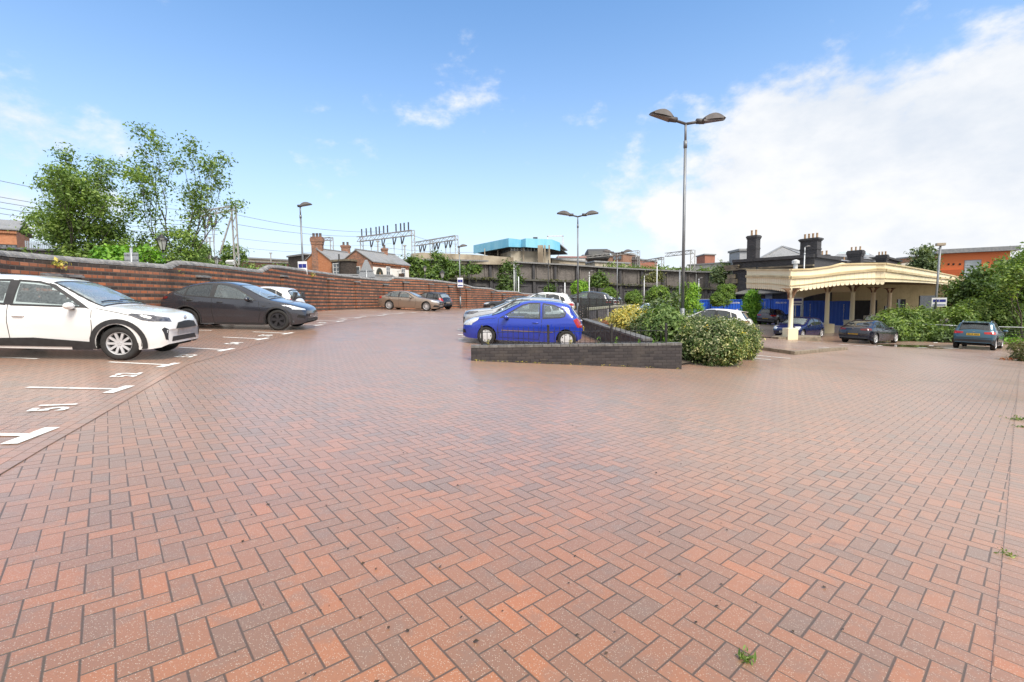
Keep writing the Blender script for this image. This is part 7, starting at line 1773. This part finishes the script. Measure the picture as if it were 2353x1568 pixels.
def leaves(name, pts, size, mat, parent=None, aspect=1.9, up=.4, origin=None, nrm=None, droop=0., var=.35):
    pts = np.asarray(pts,float); N = len(pts)
    if N == 0: return None
    n = RNG.normal(size=(N,3)); 
    if nrm is not None: n = n*.55+np.asarray(nrm)*1.1
    n[:,2] = np.abs(n[:,2])*(.6+up)+up*.5; n /= np.linalg.norm(n,axis=1)[:,None]
    a = RNG.normal(size=(N,3)); a[:,2] -= droop; a -= n*(a*n).sum(1)[:,None]; a /= np.linalg.norm(a,axis=1)[:,None]+1e-9; b = np.cross(n,a)
    s = size*(1+var*RNG.normal(size=N)).clip(.4,1.9); l = (s*aspect**.5*.5)[:,None]; w = (s/aspect**.5*.5)[:,None]
    fold = n*(w*.35)
    V = np.stack([pts-a*l, pts-b*w*.9+fold-a*l*.1, pts+a*l, pts+b*w*.9+fold-a*l*.1],1).reshape(-1,3)
    o3 = wloc(parent) if parent is not None else (Vector(origin) if origin is not None else Vector((0,0,0)))
    V = V-np.array(o3); me = bpy.data.meshes.new(name)
    me.vertices.add(4*N); me.vertices.foreach_set('co', V.ravel()); me.loops.add(6*N); me.polygons.add(2*N)
    idx = np.arange(N)[:,None]*4; F = np.concatenate([idx+np.array([0,1,2]), idx+np.array([0,2,3])],1)
    me.loops.foreach_set('vertex_index', F.ravel()); me.polygons.foreach_set('loop_start', np.arange(2*N)*3); me.polygons.foreach_set('loop_total', np.full(2*N,3))
    me.update(calc_edges=True); me.materials.append(mat)
    ob = bpy.data.objects.new(name, me); col.objects.link(ob)
    if parent is not None: ob.parent = parent
    else: ob.location = o3
    return ob
def blob(c, r, n, shell=.55):
    """points in an ellipsoid, denser towards the skin"""
    d = RNG.normal(size=(n,3)); d /= np.linalg.norm(d,axis=1)[:,None]; q = (shell+(1-shell)*RNG.random(n))**.6
    return np.asarray(c)+d*np.asarray(r)*q[:,None], d
def clumps(c, r, k, cr, per, shell=.75, flat=1.):
    """leaf clumps spread over an ellipsoid"""
    C, D = blob(c, r, k, shell); P_ = []; N_ = []
    for i in range(k):
        m = int(per*RNG.uniform(.6,1.4)); s = cr*RNG.uniform(.6,1.35); d = RNG.normal(size=(m,3))*s*np.array([.5,.5,.5*flat]); P_.append(C[i]+d); dn = d/(np.linalg.norm(d,axis=1)[:,None]+1e-6); N_.append(.5*dn+.7*D[i])
    return np.concatenate(P_), np.concatenate(N_)
def branchy(mb, p, d, L, r, depth, tips, rr, spread=.55, upb=.15, segs=4, shrink=.72, kids=(2,3)):
    path = [p]; rad = [r]; q = p.copy(); dd = d.copy()
    for i in range(segs):
        dd = (dd+Vector((rr.gauss(0,.13),rr.gauss(0,.13),rr.gauss(0,.08)+upb*.3))).normalized(); q = q+dd*(L/segs); path.append(q.copy()); rad.append(r*(1-.45*(i+1)/segs))
    mb.tube(path, rad, 6 if depth>1 else 4, False)
    if depth == 0: tips.append((q,dd)); return
    if depth <= 2: tips.append((path[-2],dd))
    for k in range(rr.randint(*kids)):
        a = rr.uniform(0,6.28); s = spread*rr.uniform(.6,1.25); ax = dd.orthogonal().normalized(); ax.rotate(Matrix.Rotation(a,3,dd)); nd = (dd*math.cos(s)+ax*math.sin(s)+UP*upb).normalized()
        st = path[rr.choice([2,3,4,4])] if depth>1 else path[-1]
        branchy(mb, st.copy(), nd, L*shrink*rr.uniform(.8,1.15), r*.58, depth-1, tips, rr, spread, upb, segs, shrink, kids)
def tree(name, base, height, label, seed, lm, leaf=.13, per=26, trunk_r=.16, depth=4, spread=.55, L0=None, lean=(0,0), extra=None, bark=None, cl=.5, cat='tree', group=None, kids=(2,3), stems=1, shrink=.72, droop=0., sx=1.):
    rr = random.Random(seed); root = thing(name, base, label, cat, group); tips = []; mb = MB(); L0 = L0 or height*.34
    for s_ in range(stems):
        d = Vector((lean[0]+rr.gauss(0,.16 if stems>1 else .03), lean[1]+rr.gauss(0,.12 if stems>1 else .03), 1)).normalized()
        branchy(mb, Vector(base)+Vector((rr.gauss(0,.12)*(stems>1),rr.gauss(0,.12)*(stems>1),-.1)), d, L0, trunk_r*(1 if stems==1 else .7), depth, tips, rr, spread, .18, 4, shrink, kids)
    zs = max(t[0].z for t in tips)-base.z; f = height/zs
    M = Matrix.Translation(base)@Matrix.Diagonal((f*sx,f*sx,f,1))@Matrix.Translation(-Vector(base)); mb.v = [tuple(M@Vector(v)) for v in mb.v]
    mb.build('trunk', bark or M_bark, root, uv=False, smooth=True)
    P_ = []; N_ = []
    for t,dd in tips:
        t = M@t; m = int(per*rr.uniform(.45,1.4)); q = RNG.normal(size=(m,3))*cl*.42*np.array([1,1,.75])+np.array(t); P_.append(q); N_.append((q-np.array(t))/cl)
    P_ = np.concatenate(P_); N_ = np.concatenate(N_)
    if extra is not None: P_ = np.concatenate([P_,extra[0]]); N_ = np.concatenate([N_,extra[1]])
    leaves('crown', P_, leaf, lm, root, nrm=N_*.6, droop=droop); return root
def shrub(name, c, r, label, lm, k=60, cr=.35, per=40, leaf=.10, cat='shrub', group=None, stem=True, aspect=1.9, shell=.72, up=.4, extra=None, fill=None, drop=None):
    """c: centre, r: radii"""
    c = Vector(c); base = Vector((c.x,c.y,drop if drop is not None else c.z-r[2])); root = thing(name, base, label, cat, group)
    pts, nn = clumps(tuple(c), r, k, cr, per, shell)
    keep = pts[:,2] > base.z-.02; leaves('crown', pts[keep], leaf, lm, root, nrm=nn[keep], aspect=aspect, up=up)
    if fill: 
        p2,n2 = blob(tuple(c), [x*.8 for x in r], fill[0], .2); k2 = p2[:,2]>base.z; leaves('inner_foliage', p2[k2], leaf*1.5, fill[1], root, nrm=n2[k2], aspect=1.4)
    if stem:
        mb = MB(); rr = random.Random(int(abs(c.x*97+c.y*13)))
        for i in range(5): 
            a = rr.uniform(0,6.28); mb.tube([base-UP*.1, base+Vector((math.cos(a)*r[0]*.2,math.sin(a)*r[1]*.2,r[2]*.7)), base+Vector((math.cos(a)*r[0]*.55,math.sin(a)*r[1]*.55,r[2]*1.5))],[.03,.02,.006],5)
        mb.build('stem', M_bark, root, uv=False)
    if extra: leaves(extra[0], extra[1], extra[2], extra[3], root, aspect=1.2, up=.6)['kind'] = 'stuff'
    return root
def US(px, py, d): return U(px,py,d)
# big trees behind the wall, left
b1 = U(215,640,27); b1.z = .7
e1 = clumps(tuple(U(205,560,27)), (2.2,1.6,1.4), 90, .5, 85, .6)
e1b = clumps(tuple(U(110,520,27.5)), (1.15,1.0,.9), 30, .5, 46, .5); e1c = clumps(tuple(U(235,590,26.5)),(2.4,1.4,.7),60,.55,60,.5)
tree('ash_tree', b1, U(200,347,27).z-1.1, 'broad ash tree with open twiggy top and dense bright lower crown, at the left', 5, L_ash, leaf=.12, per=40, trunk_r=.20, depth=5, spread=.50, cl=.62, kids=(2,3), stems=3, sx=.68, extra=tuple(np.concatenate(q) for q in zip(e1,e1b,e1c)), shrink=.74)
b2 = U(388,640,28.5); b2.z = .7
e2 = clumps(tuple(U(395,575,28.5)), (1.9,1.4,1.3), 80, .45, 80, .6)
tree('ash_tree', b2, U(375,310,28.5).z-1.2, 'taller thin topped ash tree to the right of the broad one', 23, L_ash, leaf=.125, per=58, trunk_r=.15, depth=4, spread=.42, cl=.72, stems=2, extra=e2, shrink=.74, L0=3.4, sx=.62)
shrub('green_shrub', U(268,603,21), (1.0,.6,.55), 'brilliant green shrub at the foot of the trees beside the small grey sign', L_bright, 40, .3, 40, .15)
shrub('green_shrub', U(340,598,22.5), (.55,.5,.5), 'bright green shrub behind the black lantern post at the trees', L_bright, 16, .28, 34, .15)
shrub('bank_shrub', U(452,585,42), (1.1,.9,1.0), 'rounded shrub at the right foot of the tall ash', L_mid, 40, .4, 40, .17); shrub('bank_shrub', U(535,585,64), (1.7,1.2,1.3), 'dark shrub growing at the gantry foot on the railway bank', L_ash, 46, .5, 40, .24)
for i,(px,py,rx) in enumerate(((480,613,2.2),(545,618,2.6),(600,622,3.0),(640,625,2.0),(515,624,1.6))): shrub('bank_weeds', U(px,py,62-i), (rx,.8,.75), ['leafy weeds below the rusty wall, leftmost clump','leafy weeds below the white floodlights','broad clump of weeds midway along the rusty wall','clump of weeds at the dark brick pier','small low clump of weeds behind the white van roof'][i], L_dark if i%2 else L_mid, 30, .45, 30, .22, stem=False)
for px,py,rx in ((40,603,1.0),(180,612,.8)): shrub('wall_weeds', U(px,py-6,22), (rx,.5,.35), 'straggling weeds on the dark wall '+('at the left edge' if px<100 else 'left of the ash trees'), L_mid, 14, .3, 24, .13, stem=False)
# ivy and scrub on the railway wall
def ivy(px,py,d,rx,rz,label,lm=L_ivy,k=50,leaf=.34): return shrub('ivy', U(px,py,d), (rx,.7,rz), label, lm, k, .8, 34, leaf, cat='climber', stem=False)
ivy(945,622,78.0,2.4,2.2,'ivy clump on the railway wall right beside the white painted house',k=60); ivy(1000,618,79,2.4,2.6,'tall ivy bush on the railway wall behind the farther lantern',k=70); ivy(1035,622,80,2.2,1.2,'ivy spreading on the railway wall left of the slim lamp post',k=46); ivy(985,640,77,1.8,1.2,'low hanging ivy on the railway wall beneath the tall ivy bush',k=40)
ivy(1170,642,85,1.9,3.2,'dark green climber filling a panel of the railway wall',L_dark,k=80); ivy(1085,622,84,1.5,.7,'sparse ivy on the ledge of the railway wall right of the slim lamp',k=22); ivy(1262,672,80,.7,1.0,'small dark weed bush on the railway wall above the white crossover',L_dark,k=14); ivy(1378,650-4,92,1.6,1.3,'bushy weed on the wall ledge behind the third twin lamp',L_ivy,k=40)
ivy(1672,632,86,3.0,1.9,'ash sapling leaning over the railway wall at the station corner',L_grey,k=70); ivy(1500,640,92,1.8,.8,'weedy tuft on the ledge behind the white street lamp',L_dry,k=24)
pts = []
for a,b in zip(RWP[1:-1],RWP[2:]):
    t,n,L = frame_axes(a,b)
    for _ in range(int(L*16)):
        f = RNG.random()
        if RNG.random() < .35+.65*(math.sin(f*9+a.x)>.0): pts.append(a.lerp(b,f)-UP*(3.05+abs(RNG.normal())*.28)-n*RNG.uniform(.2,.8))
o = leaves('ledge_weeds', pts, .3, L_dry, origin=RWP[1]); tag(o, 'weeds growing all along the ledge of the railway wall', 'weeds', kind='stuff')
pts = []
for a,b in zip(RWP[5:-1],RWP[6:]):
    t,n,L = frame_axes(a,b)
    for _ in range(int(L*38)): f = RNG.random(); pts.append(a.lerp(b,f)+n*RNG.uniform(.8,5)+UP*(.2+abs(RNG.normal())*.45))
o = leaves('bank_grass', pts, .5, L_mid, origin=RWP[6], aspect=5, up=.1); tag(o, 'tall grass on top of the railway wall', 'grass', kind='stuff')
# ------------------------------------------------------------------ planter shrubs in the middle
gz = lambda p: GZ(p.x,p.y)
def flowers(c, r, n, top=.3):
    q,d = blob(c, r, n*3, .97); k = d[:,2]>top; q = q[k][:n]; return np.concatenate([q+RNG.normal(size=q.shape)*.05 for _ in range(6)])
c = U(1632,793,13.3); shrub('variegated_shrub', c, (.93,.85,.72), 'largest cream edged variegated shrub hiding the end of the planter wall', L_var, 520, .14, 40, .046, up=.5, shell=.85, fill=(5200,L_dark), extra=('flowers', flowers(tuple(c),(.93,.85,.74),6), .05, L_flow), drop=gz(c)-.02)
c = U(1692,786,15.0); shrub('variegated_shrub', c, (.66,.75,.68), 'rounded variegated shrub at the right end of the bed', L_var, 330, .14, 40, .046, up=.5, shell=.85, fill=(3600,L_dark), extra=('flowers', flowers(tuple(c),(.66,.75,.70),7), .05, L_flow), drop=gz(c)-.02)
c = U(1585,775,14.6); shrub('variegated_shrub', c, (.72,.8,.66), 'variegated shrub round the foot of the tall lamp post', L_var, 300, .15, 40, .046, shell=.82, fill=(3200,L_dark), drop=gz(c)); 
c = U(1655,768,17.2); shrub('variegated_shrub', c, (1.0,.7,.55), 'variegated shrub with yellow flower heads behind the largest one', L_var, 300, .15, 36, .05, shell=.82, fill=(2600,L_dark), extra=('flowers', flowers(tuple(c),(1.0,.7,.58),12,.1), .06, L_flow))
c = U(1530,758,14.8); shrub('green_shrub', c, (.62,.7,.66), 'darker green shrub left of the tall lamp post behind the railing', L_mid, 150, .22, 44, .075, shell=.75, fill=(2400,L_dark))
c = U(1525,722,16.2); rr = random.Random(4)
tree('wispy_shrub', Vector((c.x,c.y,U(1530,790,16.2).z)), 1.75, 'wispy pale leaved shrub rising above the bed left of the lamp post', 9, L_grey, leaf=.10, per=13, trunk_r=.02, depth=3, spread=.40, cl=.24, stems=7, cat='shrub', kids=(2,2), droop=.4)
c = U(1448,740,16.8); shrub('yellow_shrub', c, (.66,.75,.42), 'rounded golden yellow flowering shrub behind the railing', L_yel, 190, .19, 42, .062, shell=.82, fill=(1800,L_mid), extra=('flowers', flowers(tuple(c),(.66,.75,.44),26,.0), .055, L_flow))
c = U(1490,752,15.6); shrub('yellow_shrub', c, (.52,.6,.48), 'pale yellow and cream shrub between the golden and dark green ones', L_var, 120, .19, 40, .06, shell=.8, fill=(1300,L_mid), extra=('flowers', flowers(tuple(c),(.52,.6,.5),18,.0), .055, L_flow))
c = U(1395,755,19.0); shrub('russet_shrub', c, (.33,.3,.22), 'small russet red shrub beside the taller iron railing', L_rust, 30, .14, 30, .06, aspect=3); c = U(1383,742,21); shrub('pale_plant', c, (.4,.3,.16), 'pale low plants at the foot of the taller iron railing', L_yel, 18, .14, 26, .06, stem=False)
for f,h,lab in ((.08,.16,'small weed at the left post of the low railing'),(.605,.24,'yellow green weed right of the middle railing post'),(.69,.2,'upright weed at the third railing post'),(.80,.14,'small weed on the planter wall before the dark wall'),(.87,.2,'weed on the planter wall near its right end'),(.47,.12,'tiny weed on the planter wall under the blue tail'),(.92,.16,'last weed on the planter wall before the shrubs')):
    p = A1.lerp(B1,f); z = ztA+(ztB-ztA)*f; q = np.array([(p.x+RNG.normal()*.022,p.y+RNG.normal()*.02,z+RNG.random()*h*.8) for _ in range(30)]); o = leaves('weed', q, .026, L_bright if f>.5 else L_yel, origin=(p.x,p.y,z), aspect=3, up=0); tag(o, lab, 'weed', 'weeds on walls and paving')
# clipped balls and conifers before the railway wall
def ball(px,py,d,r,label,lm=L_top,sc=1.,cat='topiary'):
    c = U(px,py,d); shrub('clipped_bush', c, (r,r,r*sc), label, lm, int(130*max(1,r)), .22, 36, .12, cat=cat, group='clipped evergreens', shell=.93, fill=(1600,L_dark))
ball(1331,664,47,.75,'round clipped bush behind the second twin lamp',L_lime); ball(1399,683,50,.88,'round clipped bush at the end of the parked white cars'); ball(1456,688,50,.80,'round clipped bush left of the white street lamp'); ball(1512,688,47,1.2,'biggest round clipped bush behind the wispy shrub',L_top); ball(1648,690,56,.75,'low clipped bush between conifer and clipped column')
def cone(px,pyt,pyb,d,r,label,lm,col_=False):
    top = U(px,pyt,d); bot = U(px,pyb,d); H = top.z-bot.z; root = thing('conifer', bot, label, 'conifer', 'conifers by the containers'); k = 150 if not col_ else 170; P_=[]; N_=[]
    for i in range(k):
        f = RNG.random()**(1.3 if not col_ else 1.0); rr_ = r*((1-f)**.8*.95+.08 if not col_ else (1.0 if f<.9 else 1.0-(f-.9)*5)); a = RNG.random()*6.283; c0 = np.array(bot)+np.array([rr_*math.cos(a),rr_*math.sin(a),H*f]); m = 42
        q = RNG.normal(size=(m,3))*np.array([.16,.16,.15])*(1.2 if not col_ else .9)*max(.6,r); P_.append(c0+q); N_.append(np.tile([math.cos(a),math.sin(a),.5],(m,1)))
    leaves('crown', np.concatenate(P_), .14, lm, root, nrm=np.concatenate(N_), aspect=2.4, up=.2); mb = MB(); mb.tube([bot-UP*.3,bot.lerp(top,.93)],[.12,.03],7); mb.build('trunk', M_bark, root, uv=False)
cone(1592,655,738,51,1.05,'bright lime green conifer right of the tall lamp post',L_lime); cone(1566,657,735,53,1.05,'darker conifer directly behind the tall lamp post',L_top); cone(1668,656,700,58,.85,'clipped green column before the station corner',L_top,True); cone(1727,672,741,48,1.15,'green conifer between two groups of blue containers',L_lime if False else L_bright)
# ------------------------------------------------------------------ right-hand planting behind the guard rail
def SH(px,py,d,r,label,lm=L_mid,k=90,leaf=.13,cr=.36,per=42,**kw): return shrub('leafy_shrub', U(px,py,d), r, label, lm, k, cr, per, leaf, **kw)
SH(2062,742,33,(1.5,1.2,1.0),'bushy shrub behind the roof of the navy saloon',L_mid); SH(2040,755,31.5,(1.0,.9,.9),'low shrub just behind the guard rail at the navy saloon',L_ash,60); SH(2112,742,33.5,(1.2,1.0,1.0),'bushy shrub left of the camera post',L_mid); SH(2110,765,31.5,(1.5,.6,.55),'low weeds behind the guard rail before the camera post',L_mid,50)
SH(2190,745,32,(1.5,1.0,1.1),'bushy shrub right of the camera post',L_mid); SH(2245,722,33,(1.7,1.2,1.0),'leafy shrub standing behind the teal crossover roof',L_mid,100); SH(2300,735,32.5,(1.3,1.1,1.1),'leafy shrub right behind the teal crossover',L_mid); SH(2200,775,30.5,(1.6,.5,.5),'low dark weeds behind the rail left of the teal crossover',L_dark,50); SH(2350,740,33,(1.5,1.2,1.2),'dark shrub at the right edge behind the rail',L_dark)
pts = np.array([(p.x,p.y,gz(p)+abs(RNG.normal())*.16) for p in [U(RNG.uniform(2298,2420),785,0+RNG.uniform(29.8,36)) for _ in range(5200)]]); o = leaves('ground_cover', pts, .15, L_bright, origin=pts[0]); tag(o,'low green ground cover beyond the guard rail','ground cover',kind='stuff')
pts = np.array([(p.x,p.y,gz(p)+abs(RNG.normal())*.22) for p in [U(RNG.uniform(2010,2300),785,0+RNG.uniform(30.6,36)) for _ in range(5200)]]); o = leaves('undergrowth', pts, .15, L_dark, origin=pts[0]); tag(o,'dark undergrowth behind the guard rail','undergrowth',kind='stuff')
b = U(2278,745,36); b.z = gz(b); tree('bushy_tree', b, U(2275,618,36).z-b.z, 'broad bushy tree before the orange building', 31, L_dark, leaf=.17, per=44, trunk_r=.15, depth=4, spread=.65, cl=.85, stems=4, kids=(3,3), bark=M_birch, extra=clumps(tuple(U(2290,688,36)),(2.0,1.6,1.4),90,.62,60,.45))
b = U(2330,745,38); b.z = gz(b); tree('bushy_tree', b, U(2335,580,38).z-b.z, 'tall bushy tree cut by the right edge', 37, L_mid, leaf=.17, per=40, trunk_r=.16, depth=4, spread=.6, cl=.85, stems=3, kids=(3,3), bark=M_birch, extra=clumps(tuple(U(2330,680,38)),(2.0,1.6,2.2),80,.62,60,.45))
b = U(2360,740,31); b.z = gz(b); tree('bushy_tree', b, U(2360,562,31).z-b.z, 'pale young tree at the very right edge', 41, L_ash, leaf=.15, per=30, trunk_r=.1, depth=4, spread=.5, cl=.6, stems=2)
b = U(2137,690,72); b.z = -1.5; tree('birch_tree', b, U(2140,570,72).z+1.5, 'grey green birch before the glass rotunda', 47, L_grey, leaf=.30, per=34, trunk_r=.14, depth=4, spread=.40, cl=1.1, stems=2, kids=(2,3), sx=.42, bark=M_birch, extra=clumps(tuple(U(2135,622,72)),(1.1,1.0,2.6),50,.8,50,.5))
# weeds in the paving
def weed(px,py,r,n,lm,label,h=.10,leaf=.035):
    p = G(px,py); q = np.array([(p.x+RNG.normal()*r,p.y+RNG.normal()*r,p.z+.005+RNG.random()**2*h) for _ in range(n)]); o = leaves('weed', q, leaf, lm, origin=p, aspect=3, up=.3); tag(o, label, 'weed', 'weeds on walls and paving')
weed(1713,1515,.017,46,L_mid,'small weed in the foreground paving',.022,.017); weed(2313,1276,.022,36,L_mid,'yellowish weed in the joint at the right margin',.02,.015); weed(2338,966,.05,70,L_mid,'small weed at the right margin, farther off',.06,.03); weed(2343,982,.03,30,L_dark,'tiny dark weed just below the farther margin weed',.03,.02)
p = G(2352,830); shrub('scrubby_weed', p+UP*.45, (.42,.4,.48), 'straggly half dry weed clump at the right edge of the paving', L_dry, 50, .2, 26, .075, aspect=3, cat='weed'); q = p+Vector((-.6,.1,.08)); o = leaves('dead_leaves', np.array([(p.x-.5+RNG.normal()*.25,p.y+RNG.normal()*.12,GZ(p.x-.5,p.y)+.03+RNG.random()*.08) for _ in range(60)]), .06, L_rust, origin=q); tag(o,'dead leaves beside the scrubby weed clump','leaves',kind='stuff')
for px,py,d,lab in ((155,607,12.6,'weed sprouting under the wall coping above the white crossover'),(415,630,16.6,'weed sprouting under the coping behind the fastback'),(722,633,27.5,'weed on the coping left of the shed roof'),(648,627,24,'weed tuft on the coping by the flue')):
    p = U(px,py,d)-Vector((0,.25,0)); q = np.array([(p.x+RNG.normal()*.10,p.y+RNG.normal()*.05,p.z+RNG.normal()*.07) for _ in range(50)]); o = leaves('weed', q, .07, L_yel, origin=p, aspect=2.5); tag(o, lab, 'weed', 'weeds on walls and paving')
pts = []
for f in np.linspace(.02,.98,46):
    p = A1.lerp(B1,float(f))-nv1*.13
    if RNG.random()<.6:
        for _ in range(RNG.integers(4,12)): pts.append((p.x+RNG.normal()*.03,p.y-abs(RNG.normal())*.02,GZ(p.x,p.y)+.012+RNG.random()*.03))
o = leaves('wall_foot_moss', np.array(pts), .02, L_yel, origin=pts[0]); tag(o,'moss and tiny weeds along the foot of the planter wall','moss',kind='stuff')

pts = []
for _ in range(170):
    a = RNG.uniform(-.62,.72); d = 1.6+RNG.random()**1.6*12; x, y = d*math.sin(a), d*math.cos(a)
    if x < -4 or (y > 11 and -1.5 < x < 6): continue
    pts.append((x, y, GZ(x,y)+.006))
o = leaves('paving_litter', np.array(pts), .014, pm('dark_litter',(.03,.022,.016),(.08,.05,.03),40,.9), origin=pts[0], aspect=1.3, up=6, var=.5); tag(o, 'tiny dark specks of leaf litter scattered over the paving', 'litter', kind='stuff')
# ------------------------------------------------------------------ sky, sun, camera
w = bpy.data.worlds.new('World'); scene.world = w; w.use_nodes = True
nt = NT(w.node_tree); bg = w.node_tree.nodes['Background']
SUN_EL = R(52); SUN_AZ = R(150)      # compass from +Y, clockwise: behind the camera and to its right
sky = nt.new('ShaderNodeTexSky'); sky.sky_type = 'NISHITA'; sky.sun_disc = False; sky.sun_elevation = SUN_EL; sky.sun_rotation = SUN_AZ
sky.air_density = 1.0; sky.dust_density = .7; sky.ozone_density = 1.5
tc = nt.new('ShaderNodeTexCoord').outputs['Generated']
nv = nt.vm('NORMALIZE', tc)
sx = nt.new('ShaderNodeSeparateXYZ'); nt.link(nv, sx.inputs[0])
# cloud banks: soft lobes round chosen directions, edges broken up by noise
mp = nt.new('ShaderNodeMapping'); nt.link(nv, mp.inputs[0]); mp.inputs['Scale'].default_value = (1,1,1.7)
n1 = nt.noise(mp.outputs[0], 2.2, 9, .56, dist=.25); n2 = nt.noise(mp.outputs[0], 7.0, 8, .6); n3 = nt.noise(mp.outputs[0], 1.1, 3, .5)
def lobe(px, py, rad, amp):
    d = (CF + CR*((px-1176.5)/FD) - CU*((py-784.0)/FD)).normalized()
    dd = nt.vm('DISTANCE', nv, d)
    return nt.m('MULTIPLY', nt.m('SUBTRACT', 1., nt.ss(dd, rad*.25, rad)), amp)
lobes = [(1830,300,.24,.62),(2060,330,.26,.62),(2260,330,.22,.55),(2400,190,.20,.60),(2420,330,.3,.6),(1900,470,.36,.75),(2250,500,.38,.7),(1650,560,.30,.5),(1480,430,.17,.34),(1420,560,.22,.30),(1330,275,.07,.08),(1055,370,.05,.05),(130,365,.18,.46),(20,390,.18,.42),(300,370,.13,.16),(-700,420,.4,.5)]
acc = None
for l in lobes:
    q = lobe(*l); acc = q if acc is None else nt.m('MAXIMUM', acc, nt.m('MULTIPLY', nt.m('ADD', acc, q), .62))
# a broken layer behind the viewer so that reflections and fill look overcast-bright
back = nt.m('MULTIPLY', nt.m('MAXIMUM', nt.ss(sx.outputs[1], .15, -.3), nt.ss(sx.outputs[2], .66, .85)), .8)
acc = nt.m('ADD', acc, back)
det = nt.m('ADD', nt.m('MULTIPLY', nt.m('SUBTRACT', n1, .5), 1.8), nt.m('MULTIPLY', nt.m('SUBTRACT', n2, .5), 1.15))
den = nt.ss(nt.m('ADD', acc, det), .22, .55)
wisp = nt.m('MULTIPLY', nt.ss(nt.m('ADD', n1, nt.m('MULTIPLY', n3, .5)), .92, 1.15), .10)
den = nt.m('MAXIMUM', den, wisp)
skyc = nt.mix(1., sky.outputs[0], c4((.66,1.08,1.34)), 'MULTIPLY')
shade = nt.ss(nt.m('ADD', nt.m('MULTIPLY', n1, .7), nt.m('MULTIPLY', n2, .4)), .36, .66)
cloud = nt.mix(shade, c4((3.75,4.10,4.62)), c4((5.2,5.22,5.26)))
# pale moist air low down
haz = nt.m('MULTIPLY', nt.m('POWER', nt.m('SUBTRACT', 1., nt.m('MAXIMUM', sx.outputs[2], 0.), clamp=True), 3.3), .96)
skyc = nt.mix(haz, skyc, c4((4.6,4.85,5.2)))
hz2 = nt.m('MULTIPLY', nt.m('POWER', nt.m('SUBTRACT', 1., nt.m('MAXIMUM', sx.outputs[2], 0.), clamp=True), 9.), .75)
skyc = nt.mix(hz2, skyc, c4((5.0,4.95,5.0)))
colr = nt.mix(den, skyc, cloud)
nt.link(colr, bg.inputs['Color']); bg.inputs['Strength'].default_value = .10
sl = bpy.data.lights.new('Sun','SUN'); sl.energy = 2.5; sl.angle = R(28); sl.color = (1,.94,.85)
so = bpy.data.objects.new('Sun', sl); col.objects.link(so)
sd = Vector((math.sin(SUN_AZ)*math.cos(SUN_EL), math.cos(SUN_AZ)*math.cos(SUN_EL), math.sin(SUN_EL)))
so.rotation_euler = sd.to_track_quat('Z','Y').to_euler(); so.location = (-20,-20,40)
cd = bpy.data.cameras.new('Camera'); co = bpy.data.objects.new('Camera', cd); col.objects.link(co)
cd.sensor_width = 36; cd.lens = 36*FD/2353; cd.clip_end = 3000; cd.clip_start = .05
co.matrix_world = Matrix.Translation(CAM) @ Matrix((CR,CU,-CF)).transposed().to_4x4()
scene.camera = co
scene.view_settings.view_transform = 'Standard'; scene.view_settings.look = 'None'; scene.view_settings.exposure = 1.0; scene.view_settings.gamma = 1
scene.cycles.max_bounces = 6; scene.cycles.transparent_max_bounces = 16; scene.cycles.glossy_bounces = 3; scene.cycles.diffuse_bounces = 3
scene.render.film_transparent = False
